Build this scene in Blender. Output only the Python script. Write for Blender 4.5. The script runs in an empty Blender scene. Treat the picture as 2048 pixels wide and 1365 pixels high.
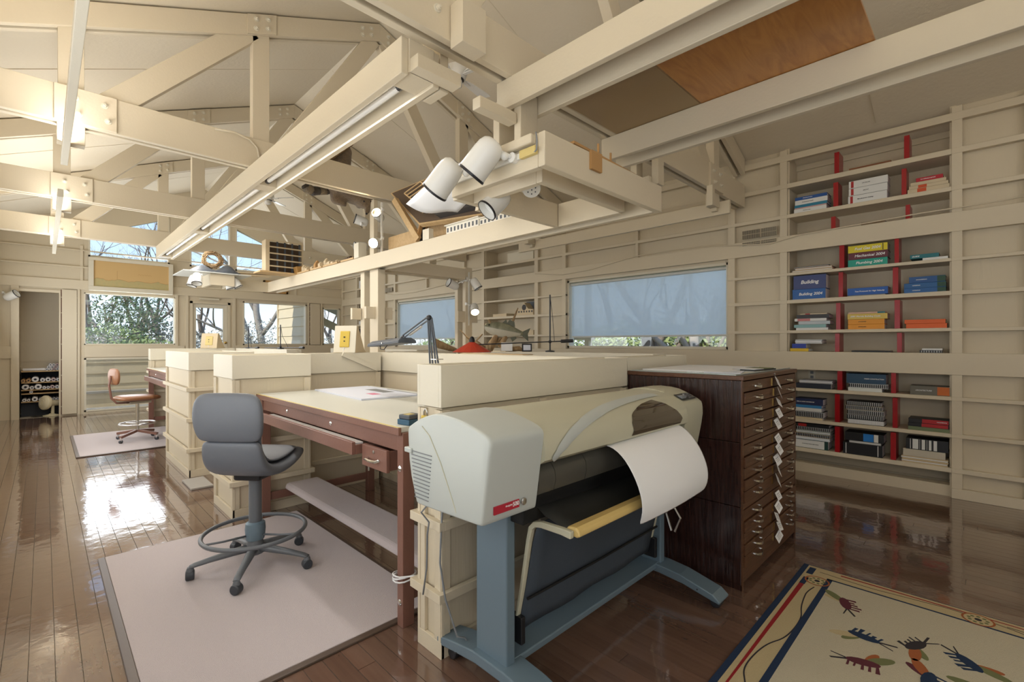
import bpy, bmesh, math, random
from mathutils import Vector, Matrix, noise as mnoise
random.seed(7)
R = math.radians
scene = bpy.context.scene
COL = scene.collection

# ------------------------------------------------------------------ camera
HCAM = 1.4
YAW = 0.7835
cam_d = bpy.data.cameras.new('camera')
cam = bpy.data.objects.new('camera', cam_d)
COL.objects.link(cam)
cam.location = (0, 0, HCAM)
cam.rotation_euler = (math.pi / 2, 0, -YAW)
cam_d.sensor_width = 36.0
cam_d.lens = 940.0 / 2048 * 36.0
cam_d.shift_y = 3.5 / 2048
cam_d.clip_start = 0.02
cam_d.clip_end = 300
scene.camera = cam

# ------------------------------------------------------------------ sky
world = bpy.data.worlds.new('sky_world')
scene.world = world
world.use_nodes = True
wn = world.node_tree.nodes
wl = world.node_tree.links
wn.clear()
w_out = wn.new('ShaderNodeOutputWorld')
w_bg = wn.new('ShaderNodeBackground')
w_tc = wn.new('ShaderNodeTexCoord')
w_sep = wn.new('ShaderNodeSeparateXYZ')
w_ramp = wn.new('ShaderNodeValToRGB')
w_ramp.color_ramp.elements[0].position = 0.0
w_ramp.color_ramp.elements[0].color = (0.80, 0.88, 0.98, 1)
w_ramp.color_ramp.elements[1].position = 0.45
w_ramp.color_ramp.elements[1].color = (0.20, 0.37, 0.74, 1)
e = w_ramp.color_ramp.elements.new(0.14)
e.color = (0.52, 0.68, 0.92, 1)
w_noise = wn.new('ShaderNodeTexNoise')
w_noise.inputs['Scale'].default_value = 3.2
w_noise.inputs['Detail'].default_value = 6
w_noise.inputs['Roughness'].default_value = 0.6
w_cr = wn.new('ShaderNodeValToRGB')
w_cr.color_ramp.elements[0].position = 0.52
w_cr.color_ramp.elements[0].color = (0, 0, 0, 1)
w_cr.color_ramp.elements[1].position = 0.72
w_cr.color_ramp.elements[1].color = (0.7, 0.7, 0.7, 1)
w_mix = wn.new('ShaderNodeMixRGB')
w_mix.inputs[2].default_value = (0.95, 0.95, 0.97, 1)
wl.new(w_tc.outputs['Generated'], w_sep.inputs[0])
wl.new(w_sep.outputs['Z'], w_ramp.inputs[0])
wl.new(w_tc.outputs['Generated'], w_noise.inputs['Vector'])
wl.new(w_noise.outputs['Fac'], w_cr.inputs[0])
wl.new(w_cr.outputs[0], w_mix.inputs[0])
wl.new(w_ramp.outputs[0], w_mix.inputs[1])
wl.new(w_mix.outputs[0], w_bg.inputs['Color'])
w_bg.inputs['Strength'].default_value = 1.45
wl.new(w_bg.outputs[0], w_out.inputs[0])

def area_light(name, loc, rot, sx, sy, power, col):
    d = bpy.data.lights.new(name, 'AREA')
    d.shape = 'RECTANGLE'
    d.size = sx
    d.size_y = sy
    d.energy = power
    d.color = col
    o = bpy.data.objects.new(name, d)
    o.location = loc
    o.rotation_euler = rot
    COL.objects.link(o)
    return o

# sun on the garden and the outside walls
sun_d = bpy.data.lights.new('sun', 'SUN')
sun_d.energy = 3.6
sun_d.angle = R(0.6)
sun_d.color = (1.0, 0.93, 0.82)
sun = bpy.data.objects.new('sun', sun_d)
sun.rotation_euler = Vector((.80, .12, -.59)).to_track_quat('-Z', 'Y').to_euler()
COL.objects.link(sun)

# area lamps added for daylight: left bays, unseen back wall, far windows
DAY = (0.93, 0.97, 1.0)
XL, XRW, YFAR, YBACK = -0.63, 5.79, 12.45, -3.2
for yc in (-0.6, 2.2, 5.0, 7.8, 10.6):
    area_light('daylight_fill_left', (XL + 0.06, yc, 1.75), (0, R(-104), 0), 2.1, 2.1, 31 if yc < 7 else 48, DAY)
area_light('fill_back', (1.2, YBACK + 0.1, 1.8), (R(90), 0, 0), 2.6, 2.0, 15, DAY)  # added fill lamp behind the camera
area_light('fill_gable_back', (2.6, YBACK + 0.1, 3.5), (R(80), 0, 0), 3.0, 0.8, 12, DAY)  # added fill lamp, high on the solid back wall
area_light('daylight_far_window', (1.3, YFAR + 0.02, 1.87), (R(-90), 0, 0), 1.4, 1.0, 26, DAY)
area_light('daylight_far_gable', (2.58, YFAR + 0.02, 3.45), (R(-90), 0, 0), 2.8, 0.6, 30, DAY)

# ------------------------------------------------------------------ exposure
vs = scene.view_settings
vs.view_transform = 'Standard'
vs.look = 'None'
vs.exposure = 0.22
vs.gamma = 1.0
vs.use_curve_mapping = False

# ------------------------------------------------------------------ materials
MATS = {}

def pbr(name, col, rough=0.5, metal=0.0, noise=None, bump=None, coat=0.0, coat_rough=0.1, spec=0.5, col2=None, wave=None, trans=0.0, emit=None, sheen=0.0, ior=1.45, rand=0.0):
    """procedural principled material. noise=(scale, amount), bump=(scale, strength), wave=(scale, axis, dist) wood grain"""
    m = bpy.data.materials.new(name)
    m.use_nodes = True
    nt = m.node_tree
    n = nt.nodes
    b = n['Principled BSDF']
    b.inputs['Base Color'].default_value = (*col, 1)
    b.inputs['Roughness'].default_value = rough
    b.inputs['Metallic'].default_value = metal
    b.inputs['Coat Weight'].default_value = coat
    b.inputs['Coat Roughness'].default_value = coat_rough
    b.inputs['Specular IOR Level'].default_value = spec
    b.inputs['IOR'].default_value = ior
    b.inputs['Transmission Weight'].default_value = trans
    if sheen:
        b.inputs['Sheen Weight'].default_value = sheen
    if emit:
        b.inputs['Emission Color'].default_value = (*emit[0], 1)
        b.inputs['Emission Strength'].default_value = emit[1]
    tc = n.new('ShaderNodeTexCoord')
    if noise or wave:
        c2 = col2 if col2 else tuple(c * 0.72 for c in col)
        mx = n.new('ShaderNodeMixRGB')
        mx.inputs[1].default_value = (*col, 1)
        mx.inputs[2].default_value = (*c2, 1)
        if wave:
            mp = n.new('ShaderNodeMapping')
            mp.inputs['Scale'].default_value = wave[1]
            nt.links.new(tc.outputs['Object'], mp.inputs[0])
            wv = n.new('ShaderNodeTexNoise')
            wv.inputs['Scale'].default_value = wave[0]
            wv.inputs['Detail'].default_value = 5
            wv.inputs['Distortion'].default_value = wave[2]
            nt.links.new(mp.outputs[0], wv.inputs['Vector'])
            rp = n.new('ShaderNodeValToRGB')
            rp.color_ramp.elements[0].position = 0.35
            rp.color_ramp.elements[1].position = 0.68
            nt.links.new(wv.outputs['Fac'], rp.inputs[0])
            nt.links.new(rp.outputs[0], mx.inputs[0])
        else:
            nz = n.new('ShaderNodeTexNoise')
            nz.inputs['Scale'].default_value = noise[0]
            nz.inputs['Detail'].default_value = 4
            nt.links.new(tc.outputs['Object'], nz.inputs['Vector'])
            mul = n.new('ShaderNodeMath')
            mul.operation = 'MULTIPLY'
            mul.inputs[1].default_value = noise[1]
            nt.links.new(nz.outputs['Fac'], mul.inputs[0])
            nt.links.new(mul.outputs[0], mx.inputs[0])
        nt.links.new(mx.outputs[0], b.inputs['Base Color'])
    if bump:
        nb = n.new('ShaderNodeTexNoise')
        nb.inputs['Scale'].default_value = bump[0]
        nb.inputs['Detail'].default_value = 3
        if len(bump) > 2:
            mp = n.new('ShaderNodeMapping')
            mp.inputs['Scale'].default_value = bump[2]
            nt.links.new(tc.outputs['Object'], mp.inputs[0])
            nt.links.new(mp.outputs[0], nb.inputs['Vector'])
        else:
            nt.links.new(tc.outputs['Object'], nb.inputs['Vector'])
        bm = n.new('ShaderNodeBump')
        bm.inputs['Strength'].default_value = bump[1]
        bm.inputs['Distance'].default_value = 0.02
        nt.links.new(nb.outputs['Fac'], bm.inputs['Height'])
        nt.links.new(bm.outputs[0], b.inputs['Normal'])
    MATS[name] = m
    return m

M = MATS
pbr('cream', (0.67, 0.585, 0.44), 0.55, bump=(60, 0.05), noise=(3, 0.25), col2=(0.61, 0.53, 0.39))
pbr('cream_wall', (0.65, 0.565, 0.42), 0.6, bump=(90, 0.10, (1, 1, 0.05)), noise=(2, 0.25), col2=(0.60, 0.515, 0.375))
pbr('cream_light', (0.70, 0.645, 0.52), 0.5, bump=(50, 0.05))
pbr('ceiling_paint', (0.76, 0.68, 0.54), 0.7, noise=(1.6, 0.35), col2=(0.70, 0.615, 0.47), bump=(30, 0.12))
pbr('siding_paint', (0.72, 0.60, 0.42), 0.7, noise=(6, 0.3))
pbr('floor_gap', (0.42, 0.38, 0.33), 0.9)
pbr('brown_paint', (0.235, 0.115, 0.085), 0.38, noise=(25, 0.25), bump=(60, 0.06))
pbr('mauve_carpet', (0.62, 0.54, 0.54), 0.95, noise=(140, 0.6), col2=(0.46, 0.385, 0.39), bump=(420, 0.5), sheen=0.3)
pbr('mat_edge', (0.11, 0.075, 0.055), 0.35, noise=(40, 0.5))
pbr('table_top', (0.66, 0.66, 0.60), 0.35, noise=(5, 0.2), col2=(0.6, 0.6, 0.53))
pbr('paper', (0.82, 0.82, 0.83), 0.7)
pbr('paper_blue', (0.70, 0.72, 0.80), 0.7)
pbr('black', (0.012, 0.012, 0.014), 0.45)
pbr('black_metal', (0.02, 0.02, 0.024), 0.35, spec=0.6)
pbr('chrome', (0.80, 0.80, 0.79), 0.16, metal=1.0)
pbr('steel', (0.55, 0.54, 0.52), 0.3, metal=1.0)
pbr('chair_vinyl', (0.135, 0.145, 0.165), 0.42, bump=(300, 0.05))
pbr('chair_metal', (0.13, 0.14, 0.155), 0.38, spec=0.6)
pbr('caster', (0.05, 0.055, 0.065), 0.4)
pbr('plotter_body', (0.50, 0.48, 0.36), 0.42, bump=(400, 0.03))
pbr('plotter_daylit', (0.48, 0.505, 0.475), 0.42, bump=(400, 0.03))  # body plastic with the cool daylight on its side put into the colour
pbr('plotter_leg', (0.165, 0.23, 0.28), 0.42, metal=0.25)
pbr('plotter_dark', (0.035, 0.034, 0.03), 0.35)
pbr('plotter_grey', (0.10, 0.095, 0.08), 0.32, metal=0.3)
pbr('plotter_black', (0.006, 0.006, 0.006), 0.6)
pbr('plotter_yellow', (0.62, 0.45, 0.17), 0.4)
pbr('bin_cloth', (0.055, 0.07, 0.09), 0.75, noise=(60, 0.4), col2=(0.04, 0.05, 0.065))
pbr('smoke_glass', (0.05, 0.035, 0.02), 0.06, spec=0.9, coat=1.0, coat_rough=0.03)
pbr('label_red', (0.42, 0.02, 0.04), 0.35)
pbr('white_ink', (0.85, 0.85, 0.85), 0.5)
pbr('black_ink', (0.02, 0.02, 0.02), 0.6)
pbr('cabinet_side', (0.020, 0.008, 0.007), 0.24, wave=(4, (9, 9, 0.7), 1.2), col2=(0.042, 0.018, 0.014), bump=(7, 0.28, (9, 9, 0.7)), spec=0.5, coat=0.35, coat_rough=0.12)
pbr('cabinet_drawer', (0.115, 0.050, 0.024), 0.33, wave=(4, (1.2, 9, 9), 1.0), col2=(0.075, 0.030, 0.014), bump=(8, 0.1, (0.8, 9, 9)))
pbr('glass_top', (0.33, 0.38, 0.36), 0.08, spec=0.8)
pbr('red_paint', (0.36, 0.006, 0.010), 0.28, noise=(30, 0.3), col2=(0.28, 0.004, 0.008))
pbr('plywood_orange', (0.50, 0.225, 0.055), 0.3, wave=(2.2, (1.0, 5, 5), 2.2), col2=(0.37, 0.145, 0.03), coat=0.3)
pbr('plywood_tan', (0.34, 0.235, 0.12), 0.35, noise=(2, 0.5), col2=(0.25, 0.165, 0.075))
pbr('spot_white', (0.80, 0.79, 0.75), 0.25)
pbr('track_white', (0.78, 0.76, 0.70), 0.4)
pbr('lamp_glow', (1, 0.85, 0.6), 0.4, emit=((1.0, 0.80, 0.52), 9.0))
pbr('tube_white', (0.86, 0.86, 0.84), 0.18)
pbr('fan_white', (0.84, 0.83, 0.80), 0.3)
pbr('wood_light', (0.60, 0.42, 0.22), 0.6, wave=(3, (1, 8, 8), 1.0), col2=(0.52, 0.35, 0.17))
pbr('balsa', (0.68, 0.55, 0.36), 0.7, noise=(12, 0.3))
pbr('model_white', (0.80, 0.76, 0.66), 0.6)
pbr('model_dark', (0.05, 0.045, 0.045), 0.6)
pbr('model_brown', (0.12, 0.08, 0.05), 0.75, noise=(60, 0.6), col2=(0.07, 0.045, 0.03))
pbr('fur', (0.10, 0.058, 0.028), 0.95, noise=(45, 1.1), col2=(0.30, 0.20, 0.10), bump=(160, 0.9), sheen=0.4)
pbr('fur_dark', (0.030, 0.020, 0.014), 0.95, noise=(60, 0.8), col2=(0.10, 0.065, 0.035), bump=(160, 0.9), sheen=0.3)
pbr('fur_light', (0.42, 0.32, 0.19), 0.95, noise=(60, 0.9), col2=(0.12, 0.08, 0.04), bump=(160, 0.9), sheen=0.3)
pbr('fish_back', (0.055, 0.06, 0.03), 0.3, noise=(16, 1.3), col2=(0.34, 0.33, 0.22))
pbr('fish_belly', (0.62, 0.58, 0.46), 0.3, noise=(20, 0.5))
pbr('fish_fin', (0.07, 0.075, 0.04), 0.4, noise=(30, 0.8), col2=(0.16, 0.16, 0.10))
pbr('driftwood', (0.42, 0.29, 0.16), 0.8, wave=(5, (3, 3, 1), 2.0), col2=(0.24, 0.15, 0.07), bump=(20, 0.5))
pbr('lampshade_red', (0.48, 0.045, 0.02), 0.35)
pbr('brass', (0.62, 0.42, 0.13), 0.25, metal=1.0)
pbr('yellow_box', (0.62, 0.44, 0.06), 0.4)
pbr('yellow_pale', (0.66, 0.52, 0.20), 0.5)
pbr('tape_blue', (0.03, 0.09, 0.15), 0.35)
pbr('leather_brown', (0.27, 0.12, 0.055), 0.4)
pbr('fan_beige', (0.74, 0.66, 0.46), 0.45)
pbr('alcove_dark', (0.035, 0.04, 0.05), 0.8)
pbr('kraft', (0.46, 0.26, 0.10), 0.75)
pbr('blind_cloth', (0.8, 0.8, 0.78), 0.9)
pbr('shade_frame', (0.62, 0.63, 0.60), 0.5)
pbr('rug_cream', (0.60, 0.54, 0.40), 0.95, noise=(90, 0.5), col2=(0.50, 0.44, 0.31), bump=(300, 0.5))
pbr('rug_border', (0.58, 0.47, 0.27), 0.95, noise=(90, 0.5), col2=(0.50, 0.39, 0.21), bump=(300, 0.5))
pbr('rug_navy', (0.012, 0.03, 0.075), 0.95, bump=(300, 0.4))
pbr('rug_red', (0.30, 0.012, 0.015), 0.95, bump=(300, 0.4))
pbr('rug_dark', (0.03, 0.025, 0.03), 0.95)
pbr('rug_olive', (0.16, 0.17, 0.07), 0.95)
pbr('rug_rust', (0.34, 0.10, 0.03), 0.95)
pbr('rug_maroon', (0.10, 0.02, 0.03), 0.95)
pbr('bark', (0.26, 0.21, 0.175), 0.9, noise=(8, 0.7), col2=(0.16, 0.125, 0.10))
pbr('bark_pale', (0.42, 0.36, 0.30), 0.9, noise=(8, 0.7), col2=(0.22, 0.17, 0.13))
pbr('leaf_green', (0.25, 0.33, 0.13), 0.7, noise=(2.0, 0.9), col2=(0.38, 0.42, 0.16))
pbr('leaf_dark', (0.13, 0.20, 0.10), 0.7, noise=(2.0, 0.9), col2=(0.20, 0.26, 0.12))
pbr('leaf_dry', (0.44, 0.37, 0.29), 0.8, noise=(2.0, 0.9), col2=(0.36, 0.34, 0.23))
pbr('grass', (0.22, 0.21, 0.10), 0.95, noise=(2, 0.8), col2=(0.14, 0.16, 0.06))
pbr('deck_grey', (0.40, 0.37, 0.33), 0.8, noise=(4, 0.4))
pbr('picture_sand', (0.66, 0.44, 0.19), 0.7, noise=(4, 0.4), col2=(0.56, 0.40, 0.20))
pbr('frame_wood', (0.45, 0.25, 0.08), 0.4)
pbr('vent_dark', (0.05, 0.045, 0.035), 0.6)
pbr('grey_plastic', (0.22, 0.23, 0.24), 0.45)
pbr('slate', (0.075, 0.085, 0.10), 0.4)

# glossy floor board paint with drifting dullness
def floor_mat():
    m = bpy.data.materials.new('floor_paint')
    m.use_nodes = True
    nt = m.node_tree
    n = nt.nodes
    b = n['Principled BSDF']
    geo = n.new('ShaderNodeNewGeometry')
    oi = n.new('ShaderNodeObjectInfo')
    nz = n.new('ShaderNodeTexNoise')
    nz.inputs['Scale'].default_value = 1.7
    nz.inputs['Detail'].default_value = 6
    nz.inputs['Roughness'].default_value = 0.65
    nt.links.new(geo.outputs['Position'], nz.inputs['Vector'])
    rr = n.new('ShaderNodeMapRange')
    rr.inputs['From Min'].default_value = 0.3
    rr.inputs['From Max'].default_value = 0.7
    rr.inputs['To Min'].default_value = 0.055
    rr.inputs['To Max'].default_value = 0.17
    nt.links.new(nz.outputs['Fac'], rr.inputs['Value'])
    nt.links.new(rr.outputs[0], b.inputs['Roughness'])
    mp = n.new('ShaderNodeMapping')
    mp.inputs['Scale'].default_value = (30, 2, 1)
    nt.links.new(geo.outputs['Position'], mp.inputs[0])
    n2 = n.new('ShaderNodeTexNoise')
    n2.inputs['Scale'].default_value = 1.2
    n2.inputs['Detail'].default_value = 4
    nt.links.new(mp.outputs[0], n2.inputs['Vector'])
    mx = n.new('ShaderNodeMixRGB')
    mx.inputs[1].default_value = (0.115, 0.062, 0.042, 1)
    mx.inputs[2].default_value = (0.19, 0.112, 0.078, 1)
    nt.links.new(n2.outputs['Fac'], mx.inputs[0])
    hs = n.new('ShaderNodeHueSaturation')
    vr = n.new('ShaderNodeMapRange')
    vr.inputs['To Min'].default_value = 0.85
    vr.inputs['To Max'].default_value = 1.15
    nt.links.new(oi.outputs['Random'], vr.inputs['Value'])
    nt.links.new(vr.outputs[0], hs.inputs['Value'])
    nt.links.new(mx.outputs[0], hs.inputs['Color'])
    nt.links.new(hs.outputs[0], b.inputs['Base Color'])
    b.inputs['IOR'].default_value = 1.6
    b.inputs['Specular IOR Level'].default_value = 0.7
    b.inputs['Coat Weight'].default_value = 0.8
    b.inputs['Coat IOR'].default_value = 1.7
    b.inputs['Coat Roughness'].default_value = 0.05
    n3 = n.new('ShaderNodeTexNoise')
    n3.inputs['Scale'].default_value = 9
    n3.inputs['Detail'].default_value = 3
    nt.links.new(geo.outputs['Position'], n3.inputs['Vector'])
    bp = n.new('ShaderNodeBump')
    bp.inputs['Strength'].default_value = 0.16
    bp.inputs['Distance'].default_value = 0.01
    nt.links.new(n3.outputs['Fac'], bp.inputs['Height'])
    nt.links.new(bp.outputs[0], b.inputs['Normal'])
    nt.links.new(bp.outputs[0], b.inputs['Coat Normal'])
    MATS['floor_paint'] = m
floor_mat()

def glass_mat():
    m = bpy.data.materials.new('window_glass')
    m.use_nodes = True
    nt = m.node_tree
    n = nt.nodes
    n.clear()
    o = n.new('ShaderNodeOutputMaterial')
    t = n.new('ShaderNodeBsdfTransparent')
    t.inputs[0].default_value = (0.96, 0.98, 0.97, 1)
    g = n.new('ShaderNodeBsdfGlossy')
    g.inputs['Roughness'].default_value = 0.01
    mx = n.new('ShaderNodeMixShader')
    mx.inputs[0].default_value = 0.05
    nt.links.new(t.outputs[0], mx.inputs[1])
    nt.links.new(g.outputs[0], mx.inputs[2])
    nt.links.new(mx.outputs[0], o.inputs[0])
    MATS['window_glass'] = m
glass_mat()

def shade_mat():
    """woven see-through roller shade"""
    m = bpy.data.materials.new('shade_cloth')
    m.use_nodes = True
    nt = m.node_tree
    n = nt.nodes
    n.clear()
    o = n.new('ShaderNodeOutputMaterial')
    t = n.new('ShaderNodeBsdfTransparent')
    t.inputs[0].default_value = (0.9, 0.92, 0.92, 1)
    d = n.new('ShaderNodeBsdfDiffuse')
    d.inputs[0].default_value = (0.72, 0.74, 0.72, 1)
    tl = n.new('ShaderNodeBsdfTranslucent')
    tl.inputs[0].default_value = (0.93, 0.95, 0.94, 1)
    m1 = n.new('ShaderNodeMixShader')
    m1.inputs[0].default_value = 0.7
    nt.links.new(d.outputs[0], m1.inputs[1])
    nt.links.new(tl.outputs[0], m1.inputs[2])
    m2 = n.new('ShaderNodeMixShader')
    m2.inputs[0].default_value = 0.74
    nt.links.new(t.outputs[0], m2.inputs[1])
    nt.links.new(m1.outputs[0], m2.inputs[2])
    nt.links.new(m2.outputs[0], o.inputs[0])
    MATS['shade_cloth'] = m
shade_mat()

def flat(name, col, rough=0.5):
    if name not in MATS:
        pbr(name, col, rough)
    return MATS[name]

# ------------------------------------------------------------------ mesh helpers
class MB:
    def __init__(self):
        self.v = []
        self.f = []
    def add(self, vs, fs):
        o = len(self.v)
        self.v += [tuple(p) for p in vs]
        self.f += [tuple(i + o for i in f) for f in fs]
        return self
    def box(self, x0, x1, y0, y1, z0, z1):
        if x0 > x1: x0, x1 = x1, x0
        if y0 > y1: y0, y1 = y1, y0
        if z0 > z1: z0, z1 = z1, z0
        return self.add([(x0, y0, z0), (x1, y0, z0), (x1, y1, z0), (x0, y1, z0), (x0, y0, z1), (x1, y0, z1), (x1, y1, z1), (x0, y1, z1)],
                        [(0, 3, 2, 1), (4, 5, 6, 7), (0, 1, 5, 4), (1, 2, 6, 5), (2, 3, 7, 6), (3, 0, 4, 7)])
    def obox(self, c, h, m=None):
        """oriented box: centre, half sizes, 3x3 matrix"""
        vs = []
        for sz in (-1, 1):
            for sx, sy in ((-1, -1), (1, -1), (1, 1), (-1, 1)):
                p = Vector((sx * h[0], sy * h[1], sz * h[2]))
                if m is not None: p = m @ p
                vs.append(Vector(c) + p)
        return self.add(vs, [(0, 3, 2, 1), (4, 5, 6, 7), (0, 1, 5, 4), (1, 2, 6, 5), (2, 3, 7, 6), (3, 0, 4, 7)])
    def prism(self, poly, axis, a0, a1):
        """polygon in the plane across axis ('x': (y,z), 'y': (x,z), 'z': (x,y)) pushed from a0 to a1"""
        def mk(p, a):
            return {'x': (a, p[0], p[1]), 'y': (p[0], a, p[1]), 'z': (p[0], p[1], a)}[axis]
        n = len(poly)
        area = sum(poly[i][0] * poly[(i + 1) % n][1] - poly[(i + 1) % n][0] * poly[i][1] for i in range(n))
        flip = (area < 0) != (axis == 'y')
        if flip: poly = poly[::-1]
        if a0 > a1: a0, a1 = a1, a0
        vs = [mk(p, a0) for p in poly] + [mk(p, a1) for p in poly]
        fs = [tuple(range(n))[::-1], tuple(range(n, 2 * n))]
        for i in range(n):
            j = (i + 1) % n
            fs.append((i, j, n + j, n + i))
        return self.add(vs, fs)
    def beam(self, p0, p1, w, d, up=(0, 0, 1)):
        """bar of rectangular section from p0 to p1, w across, d along up"""
        p0, p1 = Vector(p0), Vector(p1)
        t = (p1 - p0)
        L = t.length
        t.normalize()
        s = t.cross(Vector(up))
        if s.length < 1e-6: s = t.cross(Vector((1, 0, 0)))
        s.normalize()
        u = s.cross(t)
        m = Matrix((s, t, u)).transposed()
        return self.obox((p0 + p1) / 2, (w / 2, L / 2, d / 2), m)
    def cyl(self, p0, p1, r0, r1=None, n=14, caps=True):
        if r1 is None: r1 = r0
        p0, p1 = Vector(p0), Vector(p1)
        t = (p1 - p0).normalized()
        a = t.orthogonal().normalized()
        b = t.cross(a)
        vs = []
        for p, r in ((p0, r0), (p1, r1)):
            for i in range(n):
                an = 2 * math.pi * i / n
                vs.append(p + (a * math.cos(an) + b * math.sin(an)) * r)
        fs = [(i, (i + 1) % n, n + (i + 1) % n, n + i) for i in range(n)]
        if caps:
            fs.append(tuple(range(n))[::-1])
            fs.append(tuple(range(n, 2 * n)))
        return self.add(vs, fs)
    def tube(self, pts, r, n=8, closed=False):
        pts = [Vector(p) for p in pts]
        rs = r if isinstance(r, (list, tuple)) else [r] * len(pts)
        vs = []
        a = None
        k = len(pts)
        for i, p in enumerate(pts):
            if closed:
                t = pts[(i + 1) % k] - pts[i - 1]
            else:
                t = pts[min(i + 1, k - 1)] - pts[max(i - 1, 0)]
            t.normalize()
            if a is None:
                a = t.orthogonal().normalized()
            else:
                a = (a - t * a.dot(t))
                if a.length < 1e-6: a = t.orthogonal()
                a.normalize()
            b = t.cross(a)
            for j in range(n):
                an = 2 * math.pi * j / n
                vs.append(p + (a * math.cos(an) + b * math.sin(an)) * rs[i])
        fs = []
        for i in range(k if closed else k - 1):
            i2 = (i + 1) % k
            for j in range(n):
                j2 = (j + 1) % n
                fs.append((i * n + j, i * n + j2, i2 * n + j2, i2 * n + j))
        if not closed:
            fs.append(tuple(range(n))[::-1])
            fs.append(tuple(range((k - 1) * n, k * n)))
        return self.add(vs, fs)
    def lathe(self, prof, c, axis=(0, 0, 1), n=20, cap=True):
        """prof: list of (r, h) along axis"""
        t = Vector(axis).normalized()
        a = t.orthogonal().normalized()
        b = t.cross(a)
        c = Vector(c)
        vs = []
        for r, h in prof:
            for j in range(n):
                an = 2 * math.pi * j / n
                vs.append(c + t * h + (a * math.cos(an) + b * math.sin(an)) * max(r, 1e-4))
        fs = []
        for i in range(len(prof) - 1):
            for j in range(n):
                j2 = (j + 1) % n
                fs.append((i * n + j, i * n + j2, (i + 1) * n + j2, (i + 1) * n + j))
        if cap:
            fs.append(tuple(range(n))[::-1])
            k = (len(prof) - 1) * n
            fs.append(tuple(range(k, k + n)))
        return self.add(vs, fs)
    def ball(self, c, r, n=12, m=8, rot=None):
        r = r if isinstance(r, (list, tuple)) else (r, r, r)
        c = Vector(c)
        vs = []
        for i in range(m + 1):
            ph = math.pi * i / m - math.pi / 2
            for j in range(n):
                an = 2 * math.pi * j / n
                p = Vector((r[0] * math.cos(ph) * math.cos(an), r[1] * math.cos(ph) * math.sin(an), r[2] * math.sin(ph)))
                if rot is not None: p = rot @ p
                vs.append(c + p)
        fs = []
        for i in range(m):
            for j in range(n):
                j2 = (j + 1) % n
                fs.append((i * n + j, i * n + j2, (i + 1) * n + j2, (i + 1) * n + j))
        return self.add(vs, fs)
    def loft(self, rings, cap=True):
        """rings: lists of equally many points"""
        n = len(rings[0])
        vs = [p for r in rings for p in r]
        fs = []
        for i in range(len(rings) - 1):
            for j in range(n):
                j2 = (j + 1) % n
                fs.append((i * n + j, i * n + j2, (i + 1) * n + j2, (i + 1) * n + j))
        if cap:
            fs.append(tuple(range(n))[::-1])
            k = (len(rings) - 1) * n
            fs.append(tuple(range(k, k + n)))
        return self.add(vs, fs)
    def sheet(self, rows, th=0.0):
        """grid of points rows[i][j]; th>0 gives thickness along the face normal (added by Solidify)"""
        n = len(rows[0])
        vs = [p for r in rows for p in r]
        fs = []
        for i in range(len(rows) - 1):
            for j in range(n - 1):
                fs.append((i * n + j, i * n + j + 1, (i + 1) * n + j + 1, (i + 1) * n + j))
        return self.add(vs, fs)
    def build(self, name, mat, parent=None, smooth=False, bevel=0, base=None, local=False, solid=0, fix=True, subsurf=0, seg=2):
        """link as one mesh object. Points are world points (unless local); the origin becomes the parent's place or the base centre"""
        me = bpy.data.meshes.new(name)
        if parent is not None:
            off = Vector((0, 0, 0)) if local else wloc(parent)
        else:
            if base is None:
                xs = [p[0] for p in self.v]; ys = [p[1] for p in self.v]; zs = [p[2] for p in self.v]
                base = ((min(xs) + max(xs)) / 2, (min(ys) + max(ys)) / 2, min(zs))
            off = Vector(base)
        me.from_pydata([(p[0] - off[0], p[1] - off[1], p[2] - off[2]) for p in self.v], [], self.f)
        if fix:
            b = bmesh.new()
            b.from_mesh(me)
            bmesh.ops.recalc_face_normals(b, faces=b.faces)
            b.to_mesh(me)
            b.free()
        me.materials.append(MATS[mat] if isinstance(mat, str) else mat)
        if smooth:
            for p in me.polygons: p.use_smooth = True
            if smooth != 'all':
                me.set_sharp_from_angle(angle=R(40))
        o = bpy.data.objects.new(name, me)
        COL.objects.link(o)
        if parent is not None:
            o.parent = parent
            WL[o.name] = off if not local else wloc(parent)
        else:
            o.location = off
            WL[o.name] = Vector(off)
        if solid:
            s = o.modifiers.new('thickness', 'SOLIDIFY')
            s.thickness = solid
            s.offset = 0
        if bevel:
            bv = o.modifiers.new('edge', 'BEVEL')
            bv.width = bevel
            bv.segments = seg
            bv.limit_method = 'ANGLE'
            bv.angle_limit = R(40)
        if subsurf:
            ss = o.modifiers.new('round', 'SUBSURF')
            ss.levels = subsurf
            ss.render_levels = subsurf
        return o

WL = {}
def wloc(o):
    return WL[o.name]

def tag(o, label=None, cat=None, group=None, kind=None):
    if label: o['label'] = label
    if cat: o['category'] = cat
    if group: o['group'] = group
    if kind: o['kind'] = kind
    return o

def thing(name, label, cat, loc, group=None, rot=None):
    o = bpy.data.objects.new(name, None)
    o.empty_display_size = 0.1
    COL.objects.link(o)
    o.location = loc
    if rot is not None: o.rotation_euler = rot
    WL[o.name] = Vector(loc)
    return tag(o, label, cat, group)

def struct(o):
    o['kind'] = 'structure'
    return o

def copy_tree(o, parent=None, mesh_shared=True):
    c = o.copy()
    COL.objects.link(c)
    if parent is not None: c.parent = parent
    for ch in list(o.children):
        copy_tree(ch, c)
    return c

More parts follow.
